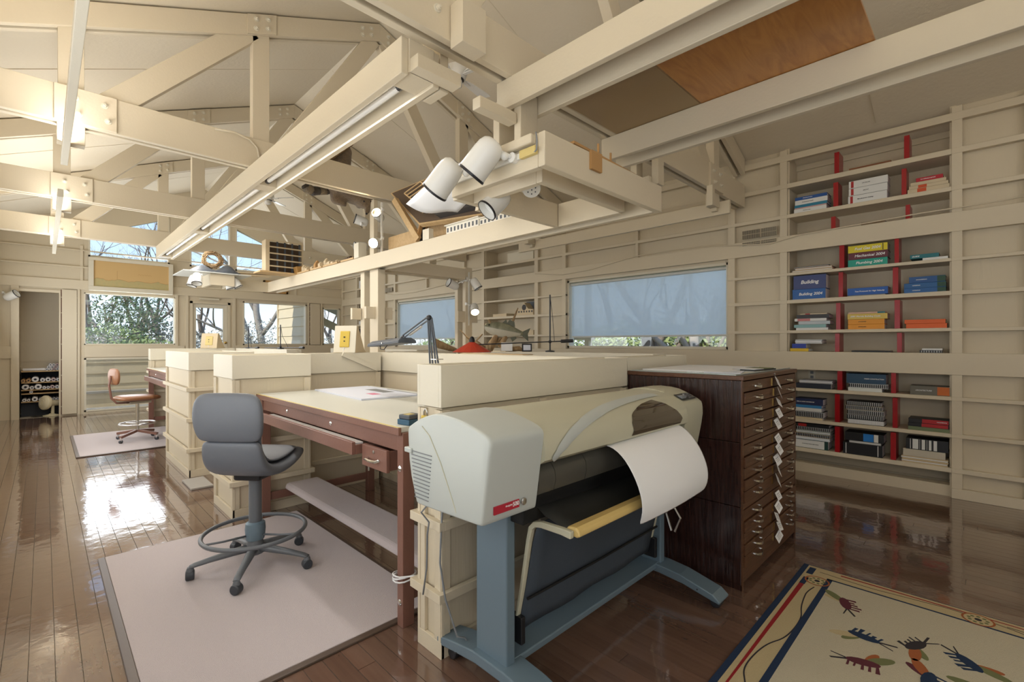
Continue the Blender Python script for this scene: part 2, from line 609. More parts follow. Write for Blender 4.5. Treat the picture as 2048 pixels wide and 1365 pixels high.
def text_mesh(body, size, mat, parent, origin, right, up, name='lettering', bold=False, align='CENTER', depth=0.0006, shear=0.0, stretch=1.0):
    """flat lettering as a mesh child: origin is the centre of the line (world), right and up are unit vectors"""
    cu = bpy.data.curves.new(name, 'FONT')
    cu.body = body
    cu.size = size
    cu.align_x = align
    cu.align_y = 'CENTER'
    cu.extrude = depth / 2
    cu.shear = shear
    if bold: cu.offset = size * 0.02
    to = bpy.data.objects.new(name + '_tmp', cu)
    COL.objects.link(to)
    dg = bpy.context.evaluated_depsgraph_get()
    me = bpy.data.meshes.new_from_object(to.evaluated_get(dg))
    bpy.data.objects.remove(to)
    bpy.data.curves.remove(cu)
    me.name = name
    r = Vector(right).normalized(); u = Vector(up).normalized(); nrm = r.cross(u)
    m3 = Matrix((r * stretch, u, nrm)).transposed()
    off = Vector(origin) - wloc(parent)
    for v in me.vertices:
        v.co = m3 @ v.co + off
    me.materials.clear()
    me.materials.append(MATS[mat] if isinstance(mat, str) else mat)
    o = bpy.data.objects.new(name, me)
    COL.objects.link(o)
    o.parent = parent
    WL[o.name] = wloc(parent)
    return o
# =================================================================== THE ROOM
RIDGE, ZR, SLOPE = 2.58, 4.87, 0.408
def zceil(x): return ZR - SLOPE * abs(x - RIDGE)
XPAN = 5.85            # plane of the wall panels; rails stand proud to XRW
XBK = 6.13             # back of the bookcases

# ---- floor: boards along y
slab = MB().box(XL - .2, 6.4, YBACK - .2, YFAR + .9, -0.12, -0.006).build('floor', 'floor_gap', base=(0, 0, 0))
struct(slab)
PW = 0.0832
boards = []
xb = XL
rr = random.Random(3)
while xb < 6.1:
    yb = YBACK - rr.random() * 2.0
    while yb < YFAR:
        L = rr.uniform(1.5, 3.2)
        y0, y1 = max(yb, YBACK), min(yb + L, YFAR - 0.002)
        if y1 - y0 > 0.05:
            cx, cy = xb + PW / 2, (y0 + y1) / 2
            d = cx * math.sin(YAW) + cy * math.cos(YAW)
            u = (cx * math.cos(YAW) - cy * math.sin(YAW)) / max(d, 0.1)
            vis = 0.0
            ys = [y0 + (y1 - y0) * k / 8 for k in range(9)]
            for yy in ys:
                dd = cx * math.sin(YAW) + yy * math.cos(YAW)
                if dd < 0.3: continue
                uu = (cx * math.cos(YAW) - yy * math.sin(YAW)) / dd
                vv = 1.4 / dd
                if abs(uu) < 1.12 and vv < 0.75:
                    hid = (cx > 1.3 and yy > 2.0) and not (cx < 2.6 and 2.0 < yy < 4.6)
                    vis += (0.15 if hid else 1.0) * (y1 - y0) / dd ** 3
            boards.append((vis, cx, y0, y1))
        yb += L
    xb += PW
boards.sort(key=lambda b: -b[0])
bm_unit = MB().box(-.5, .5, -.5, .5, -1, 0)
proto = None
for k, (vis, cx, y0, y1) in enumerate(boards[:300]):
    if proto is None:
        proto = bm_unit.build('floor_board', 'floor_paint', parent=slab, local=True)
        o = proto
    else:
        o = proto.copy()
        COL.objects.link(o)
    o.location = (cx, (y0 + y1) / 2, 0)
    o.scale = (PW - 0.0028, y1 - y0 - 0.0025, 0.0055)
rest = MB()
for vis, cx, y0, y1 in boards[300:]:
    rest.box(cx - PW / 2 + .0014, cx + PW / 2 - .0014, y0 + .00125, y1 - .00125, -.0055, 0)
rs = rest.build('floor_boards_beyond', 'floor_paint', parent=slab)
rs['kind'] = 'stuff'
rs['label'] = 'dark glossy floor boards farther off'

# ---- ceiling: two sloping slabs
c = MB()
for s in (-1, 1):
    xe = RIDGE + s * 3.72
    ze = zceil(xe)
    c.prism([(RIDGE, ZR), (xe, ze), (xe, ze + .12), (RIDGE, ZR + .12)], 'y', YBACK - .3, YFAR + .95)
ceil = struct(c.build('ceiling', 'ceiling_paint'))
jt = MB()
for yj in (0.75, 3.35, 5.85, 8.35, 10.9):
    for s in (-1, 1):
        jt.beam((RIDGE + s * 0.02, yj, ZR - .006), (RIDGE + s * 3.2, yj, ZR - SLOPE * 3.2 - .0045), .006, .006)
jt.build('panel_joint', 'cream', parent=ceil)

def wall_grid(mb, axis, a0, a1, u0, u1, z0, z1, openings):
    us = sorted({u0, u1, *[v for o in openings for v in o[:2]]})
    zs = sorted({z0, z1, *[v for o in openings for v in o[2:]]})
    us = [u for u in us if u0 <= u <= u1]; zs = [z for z in zs if z0 <= z <= z1]
    for i in range(len(us) - 1):
        run = None
        for j in range(len(zs) - 1):
            um, zm = (us[i] + us[i + 1]) / 2, (zs[j] + zs[j + 1]) / 2
            solid = not any(o[0] < um < o[1] and o[2] < zm < o[3] for o in openings)
            if solid:
                if run is None: run = [zs[j], zs[j + 1]]
                else: run[1] = zs[j + 1]
            if (not solid or j == len(zs) - 2) and run:
                if axis == 'x': mb.box(a0, a1, us[i], us[i + 1], run[0], run[1])
                else: mb.box(us[i], us[i + 1], a0, a1, run[0], run[1])
                run = None
    return mb

# ---- right wall
BOOK = [(0.205, 1.527), (5.29, 6.55), (10.20, 11.55)]
WIN = [(2.16, 4.625), (7.20, 9.67)]
WZ = (1.322, 2.37)
opn = [(a, b, 0.10, 3.60) for a, b in BOOK] + [(a, b, *WZ) for a, b in WIN]
mb = wall_grid(MB(), 'x', XPAN, XPAN + .13, YBACK, YFAR, 0, zceil(XPAN), opn)
wr = struct(mb.build('wall_right', 'cream_wall'))
RAILS = [(.0, .09), (.228, .269), (.544, .579), (.878, .912), (1.11, 1.306), (1.504, 1.536), (1.83, 1.87), (2.137, 2.167), (2.40, 2.575), (2.77, 2.81), (3.10, 3.15)]
STILES = [(-1.2, -1.13), (-.30, -.24), (.134, .205), (1.527, 1.60), (2.08, 2.16), (4.625, 4.70), (5.21, 5.29), (6.55, 6.63), (7.13, 7.20), (9.67, 9.74), (10.12, 10.20), (11.55, 11.63), (12.38, 12.45)]
def inspan(y0, y1, spans):
    """pieces of y0..y1 outside the spans"""
    cuts = [(y0, y1)]
    for a, b in spans:
        nc = []
        for p, q in cuts:
            if b <= p or a >= q: nc.append((p, q)); continue
            if p < a: nc.append((p, a))
            if b < q: nc.append((b, q))
        cuts = nc
    return cuts
for z0, z1 in RAILS:
    spans = [(a, b) for a, b in WIN] if (z0 > WZ[0] and z1 < WZ[1]) else []
    spans = spans + ([] if z0 in (1.11, 2.40) else list(BOOK))
    for p, q in inspan(YBACK, YFAR, spans):
        MB().box(XRW, XPAN, p, q, z0, z1).build('rail', 'cream', parent=wr, bevel=.003)
for a, b in STILES:
    for z0, z1 in inspan(.09, zceil(XPAN) - .01, [(1.11, 1.306), (2.40, 2.575)]):
        MB().box(XRW + .004, XPAN, a, b, z0, z1).build('stile', 'cream', parent=wr, bevel=.003)
for yy in (3.38, 8.42):     # short stiles above the windows
    MB().box(XRW + .004, XPAN, yy - .02, yy + .02, 2.575, 2.77).build('stile', 'cream', parent=wr, bevel=.003)
    MB().box(XRW + .004, XPAN, yy - .02, yy + .02, 2.81, 3.10).build('stile', 'cream', parent=wr, bevel=.003)
MB().box(XRW, XPAN, YBACK, YFAR, 3.40, 3.47).build('rail', 'cream', parent=wr, bevel=.003)

# ---- built-in bookcases
SHELVES = [(.228, .269), (.544, .579), (.878, .912), (1.27, 1.306), (1.504, 1.536), (1.83, 1.87), (2.137, 2.167), (2.54, 2.575), (2.77, 2.81), (3.10, 3.15)]
BLAB = ['tall built-in bookcase with red dividers behind the plan chest', 'built-in bookcase beside the window, holding wooden models and no red dividers', 'far built-in bookcase with red dividers seen past the centre post']
cases = []
for k, (a, b) in enumerate(BOOK):
    t = thing('built_in_bookcase', BLAB[k], 'bookcase', (XPAN, (a + b) / 2, 0.0), 'built-in bookcases')
    MB().box(XBK, XBK + .03, a, b, 0, 3.62).build('back_panel', 'cream_wall', parent=t)
    MB().box(XPAN - .02, XBK, a - .03, a + .014, .0, 3.60).build('side_panel', 'cream', parent=t)
    MB().box(XPAN - .02, XBK, b - .014, b + .03, .0, 3.60).build('side_panel', 'cream', parent=t)
    MB().box(XBK - .03, XBK, a, b, 0, .09).build('kick_board', 'cream', parent=t)
    MB().box(XBK - .02, XBK, a, b, 3.36, 3.42).build('top_rail', 'cream', parent=t)
    for z0, z1 in SHELVES:
        MB().box(XRW + .001, XBK, a, b, z0, z1).build('shelf', 'cream', parent=t, bevel=.003)
    cases.append(t)
# red dividers: (lower shelf top, height, y) of the near case
def red(case, y, z, h, w=.045, depth=.20):
    MB().box(XRW + .012, XRW + .012 + depth, y - w / 2, y + w / 2, z + .0005, z + h).build('divider', 'red_paint', parent=case, bevel=.002)
def ycol(px, x=XRW + .012):
    u = (px - 1024) / 940.0
    S_, C_ = math.sin(YAW), math.cos(YAW)
    return x / (S_ + u * C_) * (C_ - u * S_)
for lvl, h, la, lb_, ra, rb in ((.269, .265, 1669, 1680, 1781, 1792), (.579, .29, 1669, 1680, 1785, 1795), (.912, .34, 1674, 1685, 1782, 1792), (1.306, .19, 1670, 1679, 1794, 1804), (1.536, .275, 1672, 1681, 1789, 1800), (1.87, .255, 1677, 1686, 1785, 1797), (2.167, .27, 1677, 1690, 1789, 1798), (2.575, .135, 1662, 1671, 1811, 1820), (2.81, .25, 1665, 1678, 1803, 1813), (3.15, .22, 1668, 1679, 1808, 1819)):
    for a, b in ((la, lb_), (ra, rb)):
        ya, yb = ycol(a), ycol(b)
        red(cases[0], (ya + yb) / 2, lvl, h, w=min(ya - yb, .042))
for lvl in (.269, .579, .912, 1.306, 1.536, 1.87, 2.167):
    for yy in (10.65, 11.1):
        red(cases[2], yy, lvl, .24)

# ---- windows of the right wall
for k, (a, b) in enumerate(WIN):
    f = MB()
    f.box(XPAN - .012, XPAN + .11, a, a + .035, *WZ); f.box(XPAN - .012, XPAN + .11, b - .035, b, *WZ)
    f.box(XPAN - .012, XPAN + .11, a, b, WZ[0], WZ[0] + .03); f.box(XPAN - .012, XPAN + .11, a, b, WZ[1] - .03, WZ[1])
    w = struct(f.build('window_%d' % (k + 1), 'cream_light'))
    MB().box(XPAN + .085, XPAN + .091, a + .03, b - .03, WZ[0] + .025, WZ[1] - .025).build('pane', 'window_glass', parent=w)
    lab = ['pale grey see-through roller shade on the big window behind the plan chest', 'pale roller shade on the farther window behind the drafting lamp'][k]
    s = thing('roller_shade', lab, 'shade', (XPAN + .04, (a + b) / 2, WZ[1] - .05), 'roller shades')
    MB().cyl((XPAN + .04, a + .04, WZ[1] - .06), (XPAN + .04, b - .04, WZ[1] - .06), .022).build('roller', 'shade_frame', parent=s, smooth=True)
    zb = 1.50
    MB().box(XPAN + .045, XPAN + .0465, a + .05, b - .05, zb, WZ[1] - .05).build('cloth', 'shade_cloth', parent=s)
    MB().box(XPAN + .038, XPAN + .053, a + .05, b - .05, zb - .02, zb + .004).build('hem_bar', 'shade_frame', parent=s, bevel=.002)

# ---- far wall with windows, door, alcove and gable glazing
AL = (-.32, .206, 0.0, 2.35)
WL1 = (.56, 2.03, 1.361, 2.385)
WL2 = (.56, 2.03, .045, 1.096)
DR = (2.30, 3.09, 0.0, 2.33)
WR1 = (3.36, 4.85, 1.345, 2.385)
WS = (5.27, 5.74, 1.345, 2.33)
mb = wall_grid(MB(), 'y', YFAR, YFAR + .14, XL - .1, 6.0, 0, 3.10, [AL, WL1, WL2, DR, WR1, WS])
GD = .52
def gtop(x): return zceil(x) - GD
def gwall(x0, x1):   # solid strip of the gable from 3.1 up
    pts = [(x0, 3.10), (x1, 3.10), (x1, zceil(x1))]
    if x0 < RIDGE < x1: pts.append((RIDGE, ZR))
    pts.append((x0, zceil(x0)))
    mb.prism(pts, 'y', YFAR, YFAR + .14)
GP = [(.62, 1.93), (2.30, 3.10), (3.20, 4.60)]
xs0 = XL - .1
for a, b in GP:
    gwall(xs0, a)
    pts = [(a, gtop(a)), (b, gtop(b)), (b, zceil(b)), (a, zceil(a))]
    if a < RIDGE < b: pts = [(a, gtop(a)), (RIDGE, gtop(RIDGE)), (b, gtop(b)), (b, zceil(b)), (RIDGE, ZR), (a, zceil(a))]
    mb.prism(pts, 'y', YFAR, YFAR + .14)
    xs0 = b
gwall(xs0, 6.0)
wf = struct(mb.build('wall_far', 'cream_wall'))
for k, (a, b) in enumerate(GP):
    pts = [(a, 3.10), (b, 3.10), (b, gtop(b))]
    if a < RIDGE < b: pts.append((RIDGE, gtop(RIDGE)))
    pts.append((a, gtop(a)))
    fr = MB()
    fr.box(a, b, YFAR - .012, YFAR + .10, 3.10, 3.135)
    fr.box(a, a + .03, YFAR - .012, YFAR + .10, 3.10, gtop(a) - .0); fr.box(b - .03, b, YFAR - .012, YFAR + .10, 3.10, gtop(b) - .0)
    w = struct(fr.build('window_%d' % (6 + k), 'cream_light'))
    MB().prism(pts, 'y', YFAR + .07, YFAR + .075).build('pane', 'window_glass', parent=w)
def far_window(n, o, fw=.035):
    f = MB()
    f.box(o[0], o[0] + fw, YFAR - .015, YFAR + .11, o[2], o[3]); f.box(o[1] - fw, o[1], YFAR - .015, YFAR + .11, o[2], o[3])
    f.box(o[0], o[1], YFAR - .015, YFAR + .11, o[2], o[2] + fw); f.box(o[0], o[1], YFAR - .015, YFAR + .11, o[3] - fw, o[3])
    w = struct(f.build('window_%d' % n, 'cream_light'))
    MB().box(o[0] + .02, o[1] - .02, YFAR + .08, YFAR + .086, o[2] + .02, o[3] - .02).build('pane', 'window_glass', parent=w)
    return w
far_window(3, WL1, .02); far_window(4, WL2, .03); far_window(5, WR1, .03); far_window(9, WS, .03)
# rails, stiles and pivot panels of the far wall
for z0, z1 in ((2.44, 2.62), (2.86, 2.89), (3.19, 3.215), (1.115, 1.335)):
    for p, q in inspan(XL, 5.85, [] if z0 != 1.115 else [(AL[0] - .05, .56), (2.2, 3.2)]):
        MB().box(p, q, YFAR - .035, YFAR, z0, z1).build('rail', 'cream', parent=wf, bevel=.003)
for x0, x1, z0, z1 in ((.46, .50, .0, 2.44), (2.03, 2.08, 0, 2.44), (2.22, 2.27, 0, 2.44), (3.14, 3.2, 0, 2.44), (4.87, 4.91, 1.335, 2.44), (5.20, 5.25, 1.335, 2.44), (5.78, 5.84, 1.335, 2.44), (.50, .545, 2.62, 3.3), (4.55, 4.59, 2.62, 2.86), (4.55, 4.59, 2.89, 3.19)):
    MB().box(x0, x1, YFAR - .03, YFAR, z0, z1).build('stile', 'cream', parent=wf, bevel=.003)
for x0, x1, z0 in ((.245, .455, .03), (4.935, 5.185, 1.345)):
    MB().box(x0, x1, YFAR - .045, YFAR, z0, 2.42).build('pivot_panel', 'cream', parent=wf, bevel=.004)
    for xx in (x0 - .012, x1):
        MB().box(xx, xx + .012, YFAR - .004, YFAR - .0005, z0, 2.42).build('slot', 'brown_paint', parent=wf)
        for q in range(8):
            zz = z0 + (2.42 - z0) * (q + .5) / 8
            MB().box(xx - .001, xx + .013, YFAR - .03, YFAR, zz - .008, zz + .008).build('slot_catch', 'cream', parent=wf)
# door
d = MB()
d.box(DR[0], DR[0] + .05, YFAR - .02, YFAR + .12, 0, DR[3]); d.box(DR[1] - .05, DR[1], YFAR - .02, YFAR + .12, 0, DR[3]); d.box(DR[0], DR[1], YFAR - .02, YFAR + .12, DR[3] - .05, DR[3])
dr = struct(d.build('door_1', 'cream'))
d = MB()
gx0, gx1 = 2.42, 2.95
d.box(DR[0] + .055, gx0, YFAR + .02, YFAR + .06, .01, DR[3] - .055); d.box(gx1, DR[1] - .055, YFAR + .02, YFAR + .06, .01, DR[3] - .055)
d.box(gx0, gx1, YFAR + .02, YFAR + .06, .01, .35); d.box(gx0, gx1, YFAR + .02, YFAR + .06, 2.19, DR[3] - .055)
d.build('door_leaf', 'cream_light', parent=dr)
MB().box(gx0, gx1, YFAR + .038, YFAR + .043, .35, 2.19).build('pane', 'window_glass', parent=dr)
MB().lathe([(.012, 0), (.012, .03), (.028, .035), (.03, .055), (.016, .065)], (2.99, YFAR + .02, 1.40), (0, -1, 0), 12).build('knob', 'brass', parent=dr, smooth=True)
MB().box(2.47, 2.86, YFAR - .06, YFAR - .02, 2.375, 2.41).build('door_closer', 'cream_light', parent=dr, bevel=.005)

# alcove behind the far wall
alc = MB()
alc.box(AL[0] - .12, AL[0], YFAR + .14, YFAR + .95, 0, 2.5); alc.box(AL[1] + .14, AL[1] + .2, YFAR + .14, YFAR + .95, 0, 2.5)
alc.box(AL[0] - .12, AL[1] + .2, YFAR + .14, YFAR + .95, 2.40, 2.5)
wa = struct(alc.build('wall_alcove', 'cream_wall'))
for k in range(12):     # lapped boards at the back of the alcove
    z = k * .205
    MB().prism([(YFAR + .90, z), (YFAR + .925, z), (YFAR + .935, z + .205), (YFAR + .915, z + .205)], 'x', AL[0] - .06, AL[1] + .16).build('board', 'cream', parent=wa)
f = MB()
f.box(AL[0] - .10, AL[0], YFAR - .05, YFAR, 0, 2.44); f.box(AL[1], AL[1] + .022, YFAR - .03, YFAR + .14, 0, 2.35); f.box(AL[0] - .10, AL[1] + .02, YFAR - .03, YFAR, 2.35, 2.40)
struct(f.build('trim_1', 'yellow_trim' if 'yellow_trim' in MATS else 'cream'))

# ---- left wall (unseen window bays, blinds in place of glass) and the wall behind the camera
lo = []
for yc in (-0.6, 2.2, 5.0, 7.8, 10.6):
    lo.append((yc - 1.1, yc + 1.1, .55, 2.75))
mb = wall_grid(MB(), 'x', XL - .12, XL, YBACK, YFAR, 0, zceil(XL), lo)
wlft = struct(mb.build('wall_left', 'cream_wall'))
for k, o_ in enumerate(lo):
    f = MB()
    for y in (o_[0], (o_[0] + o_[1]) / 2 - .03, o_[1] - .06):
        f.box(XL - .08, XL - .03, y, y + .06, o_[2], o_[3])
    f.box(XL - .08, XL - .03, o_[0], o_[1], o_[2], o_[2] + .06); f.box(XL - .08, XL - .03, o_[0], o_[1], o_[3] - .06, o_[3])
    w = struct(f.build('window_%d' % (10 + k), 'cream_light'))
    MB().box(XL - .095, XL - .09, o_[0], o_[1], o_[2], o_[3]).build('pane', 'blind_cloth', parent=w)
mb = wall_grid(MB(), 'y', YBACK - .12, YBACK, XL - .1, 6.0, 0, 3.05, [(-.1, 2.5, .8, 2.8)])
mb.prism([(XL - .1, 3.05), (6.0, 3.05), (6.0, zceil(6.0)), (RIDGE, ZR), (XL - .1, zceil(XL - .1))], 'y', YBACK - .12, YBACK)
struct(mb.build('wall_back', 'cream_wall'))
wb = struct(MB().box(-.1, 2.5, YBACK - .07, YBACK - .04, .8, .86).box(-.1, 2.5, YBACK - .07, YBACK - .04, 2.74, 2.8).build('window_20', 'cream_light'))  # unseen window put in to go with the back fill lamp
MB().box(-.1, 2.5, YBACK - .09, YBACK - .085, .8, 2.8).build('pane', 'blind_cloth', parent=wb)

# =================================================================== TRUSSES
TY = [2.03, 4.68, 7.12, 9.60]
bolt_me = None
def bolt(parent, x, y, z):
    """square washer-and-nut bolt head on a -y face"""
    global bolt_me
    if bolt_me is None:
        b = MB().lathe([(.022, 0), (.022, .006), (.012, .007), (.012, .02), (.006, .022), (.006, .03)], (0, 0, 0), (0, -1, 0), 10)
        o = b.build('bolt', 'cream_light', parent=parent, local=True, smooth=True)
        bolt_me = o.data
    else:
        o = bpy.data.objects.new('bolt', bolt_me)
        COL.objects.link(o)
        o.parent = parent
    o.location = Vector((x, y, z)) - wloc(parent)
TL = ['white painted roof truss nearest the camera, above the plotter', 'white painted roof truss with the furry animal hanging on it', 'third white painted roof truss, between the two ceiling fans', 'fourth white painted roof truss where the lamp beam ends', 'farthest white painted roof truss right before the gable glass']
ZB0, ZB1 = 2.975, 3.235
def chord(x): return 4.67 - SLOPE * abs(x - RIDGE)       # underside of the top chord
for k, y in enumerate(TY):
    t = thing('roof_truss', TL[k], 'truss', (RIDGE, y, ZB0), 'roof trusses')
    for y0, y1 in ((y - .065, y - .02), (y + .015, y + .06)):
        MB().box(XL, XRW, y0, y1, ZB0, ZB1).build('bottom_chord', 'cream', parent=t, bevel=.004)
        for s in (-1, 1):
            xe = XL if s < 0 else XRW
            MB().prism([(RIDGE, chord(RIDGE)), (xe, chord(xe)), (xe, chord(xe) + .185), (RIDGE, chord(RIDGE) + .185)], 'y', y0, y1).build('top_chord', 'cream', parent=t, bevel=.004)
    yc0, yc1 = y - .045, y + .04
    def web(p0, p1, w=.14, nm='web'):
        p0, p1 = Vector((p0[0], p0[1])), Vector((p1[0], p1[1]))
        d = (p1 - p0).normalized() * 1.0
        q = Vector((-d.y, d.x)) * w / 2
        MB().prism([tuple(p0 + q), tuple(p0 - q), tuple(p1 - q), tuple(p1 + q)], 'y', yc0, yc1).build(nm, 'cream', parent=t, bevel=.003)
    for s in (-1, 1):
        X = lambda v: RIDGE + s * v
        web((X(1.18), ZB0 + .05), (X(1.18), chord(X(1.18)) + .1), .14, 'post')
        web((X(2.44), ZB0 - .0), (X(2.44), chord(X(2.44)) + .1), .14, 'post')
        web((X(2.24), ZB1 - .06), (X(1.26), chord(X(1.26)) + .06), .17, 'diagonal')
        web((X(1.0), ZB1 - .06), (X(.06), chord(X(.06)) + .03), .15, 'diagonal')
        # splice blocks with bolts
        MB().box(X(2.36) - .17, X(2.36) + .17, y - .085, y - .065, ZB0 + .004, ZB1 - .004).build('splice_plate', 'cream', parent=t, bevel=.003)
        xs_ = X(1.18)
        zc_ = chord(xs_) + .09
        MB().prism([(xs_ - .12, chord(xs_ - .12) + .004), (xs_ + .12, chord(xs_ + .12) + .004), (xs_ + .12, chord(xs_ + .12) + .18), (xs_ - .12, chord(xs_ - .12) + .18)], 'y', y - .08, y - .065).build('splice_plate', 'cream', parent=t)
        if k < 4:
            for dx in (-.06, .1):
                for dz in (.07, .18):
                    bolt(t, X(2.34) + dx - .02 * (dz > .1), y - .085, ZB0 + dz)
            for dx in (-.05, .05):
                for dz in (-.04, .045):
                    bolt(t, xs_ + dx, y - .08, chord(xs_ + dx) + .09 + dz)
            bolt(t, X(1.18) + .02, y - .065, ZB0 + .13)
            for dx in (.1, .2):
                for dz in (-.03, .04):
                    bolt(t, X(dx), y - .065, chord(X(dx)) + .09 + dz)
        # hanger block under the splice
        MB().box(X(2.44) - .075, X(2.44) + .075, y - .045, y + .04, ZB0 - .14, ZB0).build('hanger_block', 'cream', parent=t, bevel=.003)

# ---- the beam pair with fluorescent tubes under the trusses
t = thing('lamp_beam', 'long white double beam holding fluorescent tubes, running under the trusses', 'beam', (1.41, 5.8, 2.78))
for x0, x1 in ((1.295, 1.335), (1.49, 1.53)):
    MB().box(x0, x1, 2.10, 9.52, 2.785, 2.974).build('plank', 'cream', parent=t, bevel=.004)
MB().box(1.335, 1.49, 2.16, 9.5, 2.88, 2.90).build('reflector', 'track_white', parent=t)
for y in (2.18, 4.60, 7.04, 9.46):
    MB().box(1.335, 1.49, y - .09, y + .09, 2.80, 2.974).build('spacer', 'cream', parent=t, bevel=.003)
for a, b in ((2.30, 4.48), (4.72, 6.92), (7.16, 9.34)):
    tb = MB().cyl((1.412, a, 2.835), (1.412, b, 2.835), .019, n=16).build('fluorescent_tube', 'tube_white', parent=t, smooth=True)
    for y in (a, b):
        MB().cyl((1.412, y - .02, 2.835), (1.412, y + .02, 2.835), .022, n=12).build('tube_holder', 'black_metal', parent=tb, smooth=True)
# the tubes are switched on: their light leaves the trough downwards
for a, b in ((2.30, 4.48), (4.72, 6.92), (7.16, 9.34)):
    l = area_light('tube_light', (1.412, (a + b) / 2, 2.80), (0, 0, 0), .10, b - a, 17 if a < 4 else 24, (1.0, .97, .92))
    l.parent = t
    l.location = l.location - wloc(t)
# hanger and bracket where it meets the nearest truss
MB().box(1.545, 1.60, 2.11, 2.28, 2.79, 3.20).build('hanger', 'cream', parent=t, bevel=.003)
MB().box(1.50, 1.66, 1.86, 1.96, 2.93, 3.16).build('bracket', 'cream', parent=t, bevel=.003)
MB().box(1.34, 1.62, 2.02, 2.10, 2.80, 2.87).build('end_block', 'cream', parent=t, bevel=.003)

# ---- double beams coming from the nearest truss over the camera
for x0, lab in ((1.95, 'white double beam overhead, left of the plywood panels'), (3.06, 'white double beam overhead, right of the plywood panels')):
    t = thing('overhead_beam', lab, 'beam', (x0 + .12, -.5, 2.8), 'overhead double beams')
    for dx in (0, .20):
        MB().box(x0 + dx, x0 + dx + .04, YBACK, 2.09, 2.80, 2.974).build('plank', 'cream', parent=t, bevel=.004)
    for y in (-2.6, -.6, 1.9):
        MB().box(x0 + .04, x0 + .20, y - .06, y + .06, 2.93, 2.972).build('spacer', 'cream', parent=t)
# plywood lying on them
tag(MB().box(2.0, 3.28, 1.32, 1.955, 2.976, 2.988).build('plywood_panel', 'plywood_tan'), 'dull tan plywood panel laid across the overhead beams', 'panel', 'plywood panels on the beams')
tag(MB().box(2.0, 3.28, .40, 1.31, 2.976, 2.992).build('plywood_panel', 'plywood_orange'), 'glossy orange plywood panel with swirling grain laid across the overhead beams', 'panel', 'plywood panels on the beams')
# =================================================================== PARTITIONS AND PIERS
def ring_box(name, x0, x1, y0, y1, z0, z1, parent, th=.02, mat='cream_light'):
    """open-topped painted box that crowns a partition"""
    b = MB()
    b.box(x0, x1, y0, y0 + th, z0, z1); b.box(x0, x1, y1 - th, y1, z0, z1)
    b.box(x0, x0 + th, y0 + th, y1 - th, z0, z1); b.box(x1 - th, x1, y0 + th, y1 - th, z0, z1)
    b.box(x0 + th, x1 - th, y0 + th, y1 - th, z1 - .05, z1 - .03)
    return b.build(name, mat, parent=parent, bevel=.002)
def pier(label, x0, x1, y0, y1, stx=(), sty=(), box=True, bx=None, group='low cream partitions'):
    """panelled low wall: core, corner and middle stiles, three rails all round, base board, crowning box"""
    t = thing('panelled_partition', label, 'partition', ((x0 + x1) / 2, (y0 + y1) / 2, 0), group)
    MB().box(x0 + .022, x1 - .022, y0 + .022, y1 - .022, 0, 1.105).build('core', 'cream_wall', parent=t)
    w = .055
    sx = [(x0, x0 + w), (x1 - w, x1)] + list(stx)
    sy = [(y0, y0 + w), (y1 - w, y1)] + list(sty)
    for a, b in sx:
        MB().box(a, b, y0 + .004, y0 + .022, .0755, 1.10).build('stile', 'cream', parent=t, bevel=.002)
        MB().box(a, b, y1 - .022, y1 - .004, .0755, 1.10).build('stile', 'cream', parent=t, bevel=.002)
    for a, b in sy:
        MB().box(x0 + .004, x0 + .022, a, b, .0755, 1.10).build('stile', 'cream', parent=t, bevel=.002)
        MB().box(x1 - .022, x1 - .004, a, b, .0755, 1.10).build('stile', 'cream', parent=t, bevel=.002)
    for z0, z1, ov in ((0, .075, .0015), (.262, .302, -.024), (.577, .617, -.024), (.893, .933, -.024)):
        MB().box(x0 + ov, x0 + .004 if ov < 0 else x0 + .02, y0 + ov, y1 - ov, z0, z1).build('rail', 'cream', parent=t, bevel=.002)
        MB().box(x1 - .004 if ov < 0 else x1 - .02, x1 - ov, y0 + ov, y1 - ov, z0, z1).build('rail', 'cream', parent=t, bevel=.002)
        MB().box(x0 + .004, x1 - .004, y0 + ov, y0 + .004 if ov < 0 else y0 + .02, z0, z1).build('rail', 'cream', parent=t, bevel=.002)
        MB().box(x0 + .004, x1 - .004, y1 - .004 if ov < 0 else y1 - .02, y1 - ov, z0, z1).build('rail', 'cream', parent=t, bevel=.002)
    if box:
        b = bx or (x0, x1, y0, y1)
        MB().box(b[0] + .03, b[1] - .03, b[2] + .03, b[3] - .03, 1.08, 1.112).build('neck', 'cream', parent=t)
        ring_box('crown_box', *b, 1.112, 1.30, t)
    return t
pier('panelled cream partition right behind the plotter', 1.237, 2.765, 1.684, 1.87, stx=[(1.9, 1.95)], sty=[])
pier('panelled cream partition running behind the plan chest', 2.80, 3.69, 1.70, 1.89)
pier('square cream panelled pier at the head of the near drafting table', 1.05, 1.665, 4.175, 4.75)
pier('tall cream panelled pier nearer the far windows, beside the brown chair', 1.06, 1.68, 5.80, 7.09)
pier('cream panelled partition farthest off, behind the far drafting table', 1.25, 2.5, 9.75, 9.95)
pier('cream panelled partition closing the head of the near table, set back from the pier', 1.69, 2.47, 4.40, 4.60)
pier('long cream partition along the back edge of the near drafting table', 2.50, 2.71, 1.90, 4.56, sty=[(2.75, 2.81), (3.6, 3.66)])
pier('long cream partition along the back of the far drafting table', 2.50, 2.71, 7.15, 9.70, sty=[(8.4, 8.46)])
pier('cream partition on the right-hand bank below the mounted fish', 3.70, 3.92, 2.0, 4.60)
pier('cream partition of the right-hand bank seen past the centre post', 2.74, 3.66, 4.66, 4.86)
pier('far cream partition of the right-hand bank near the second window', 3.70, 3.92, 5.6, 8.4)

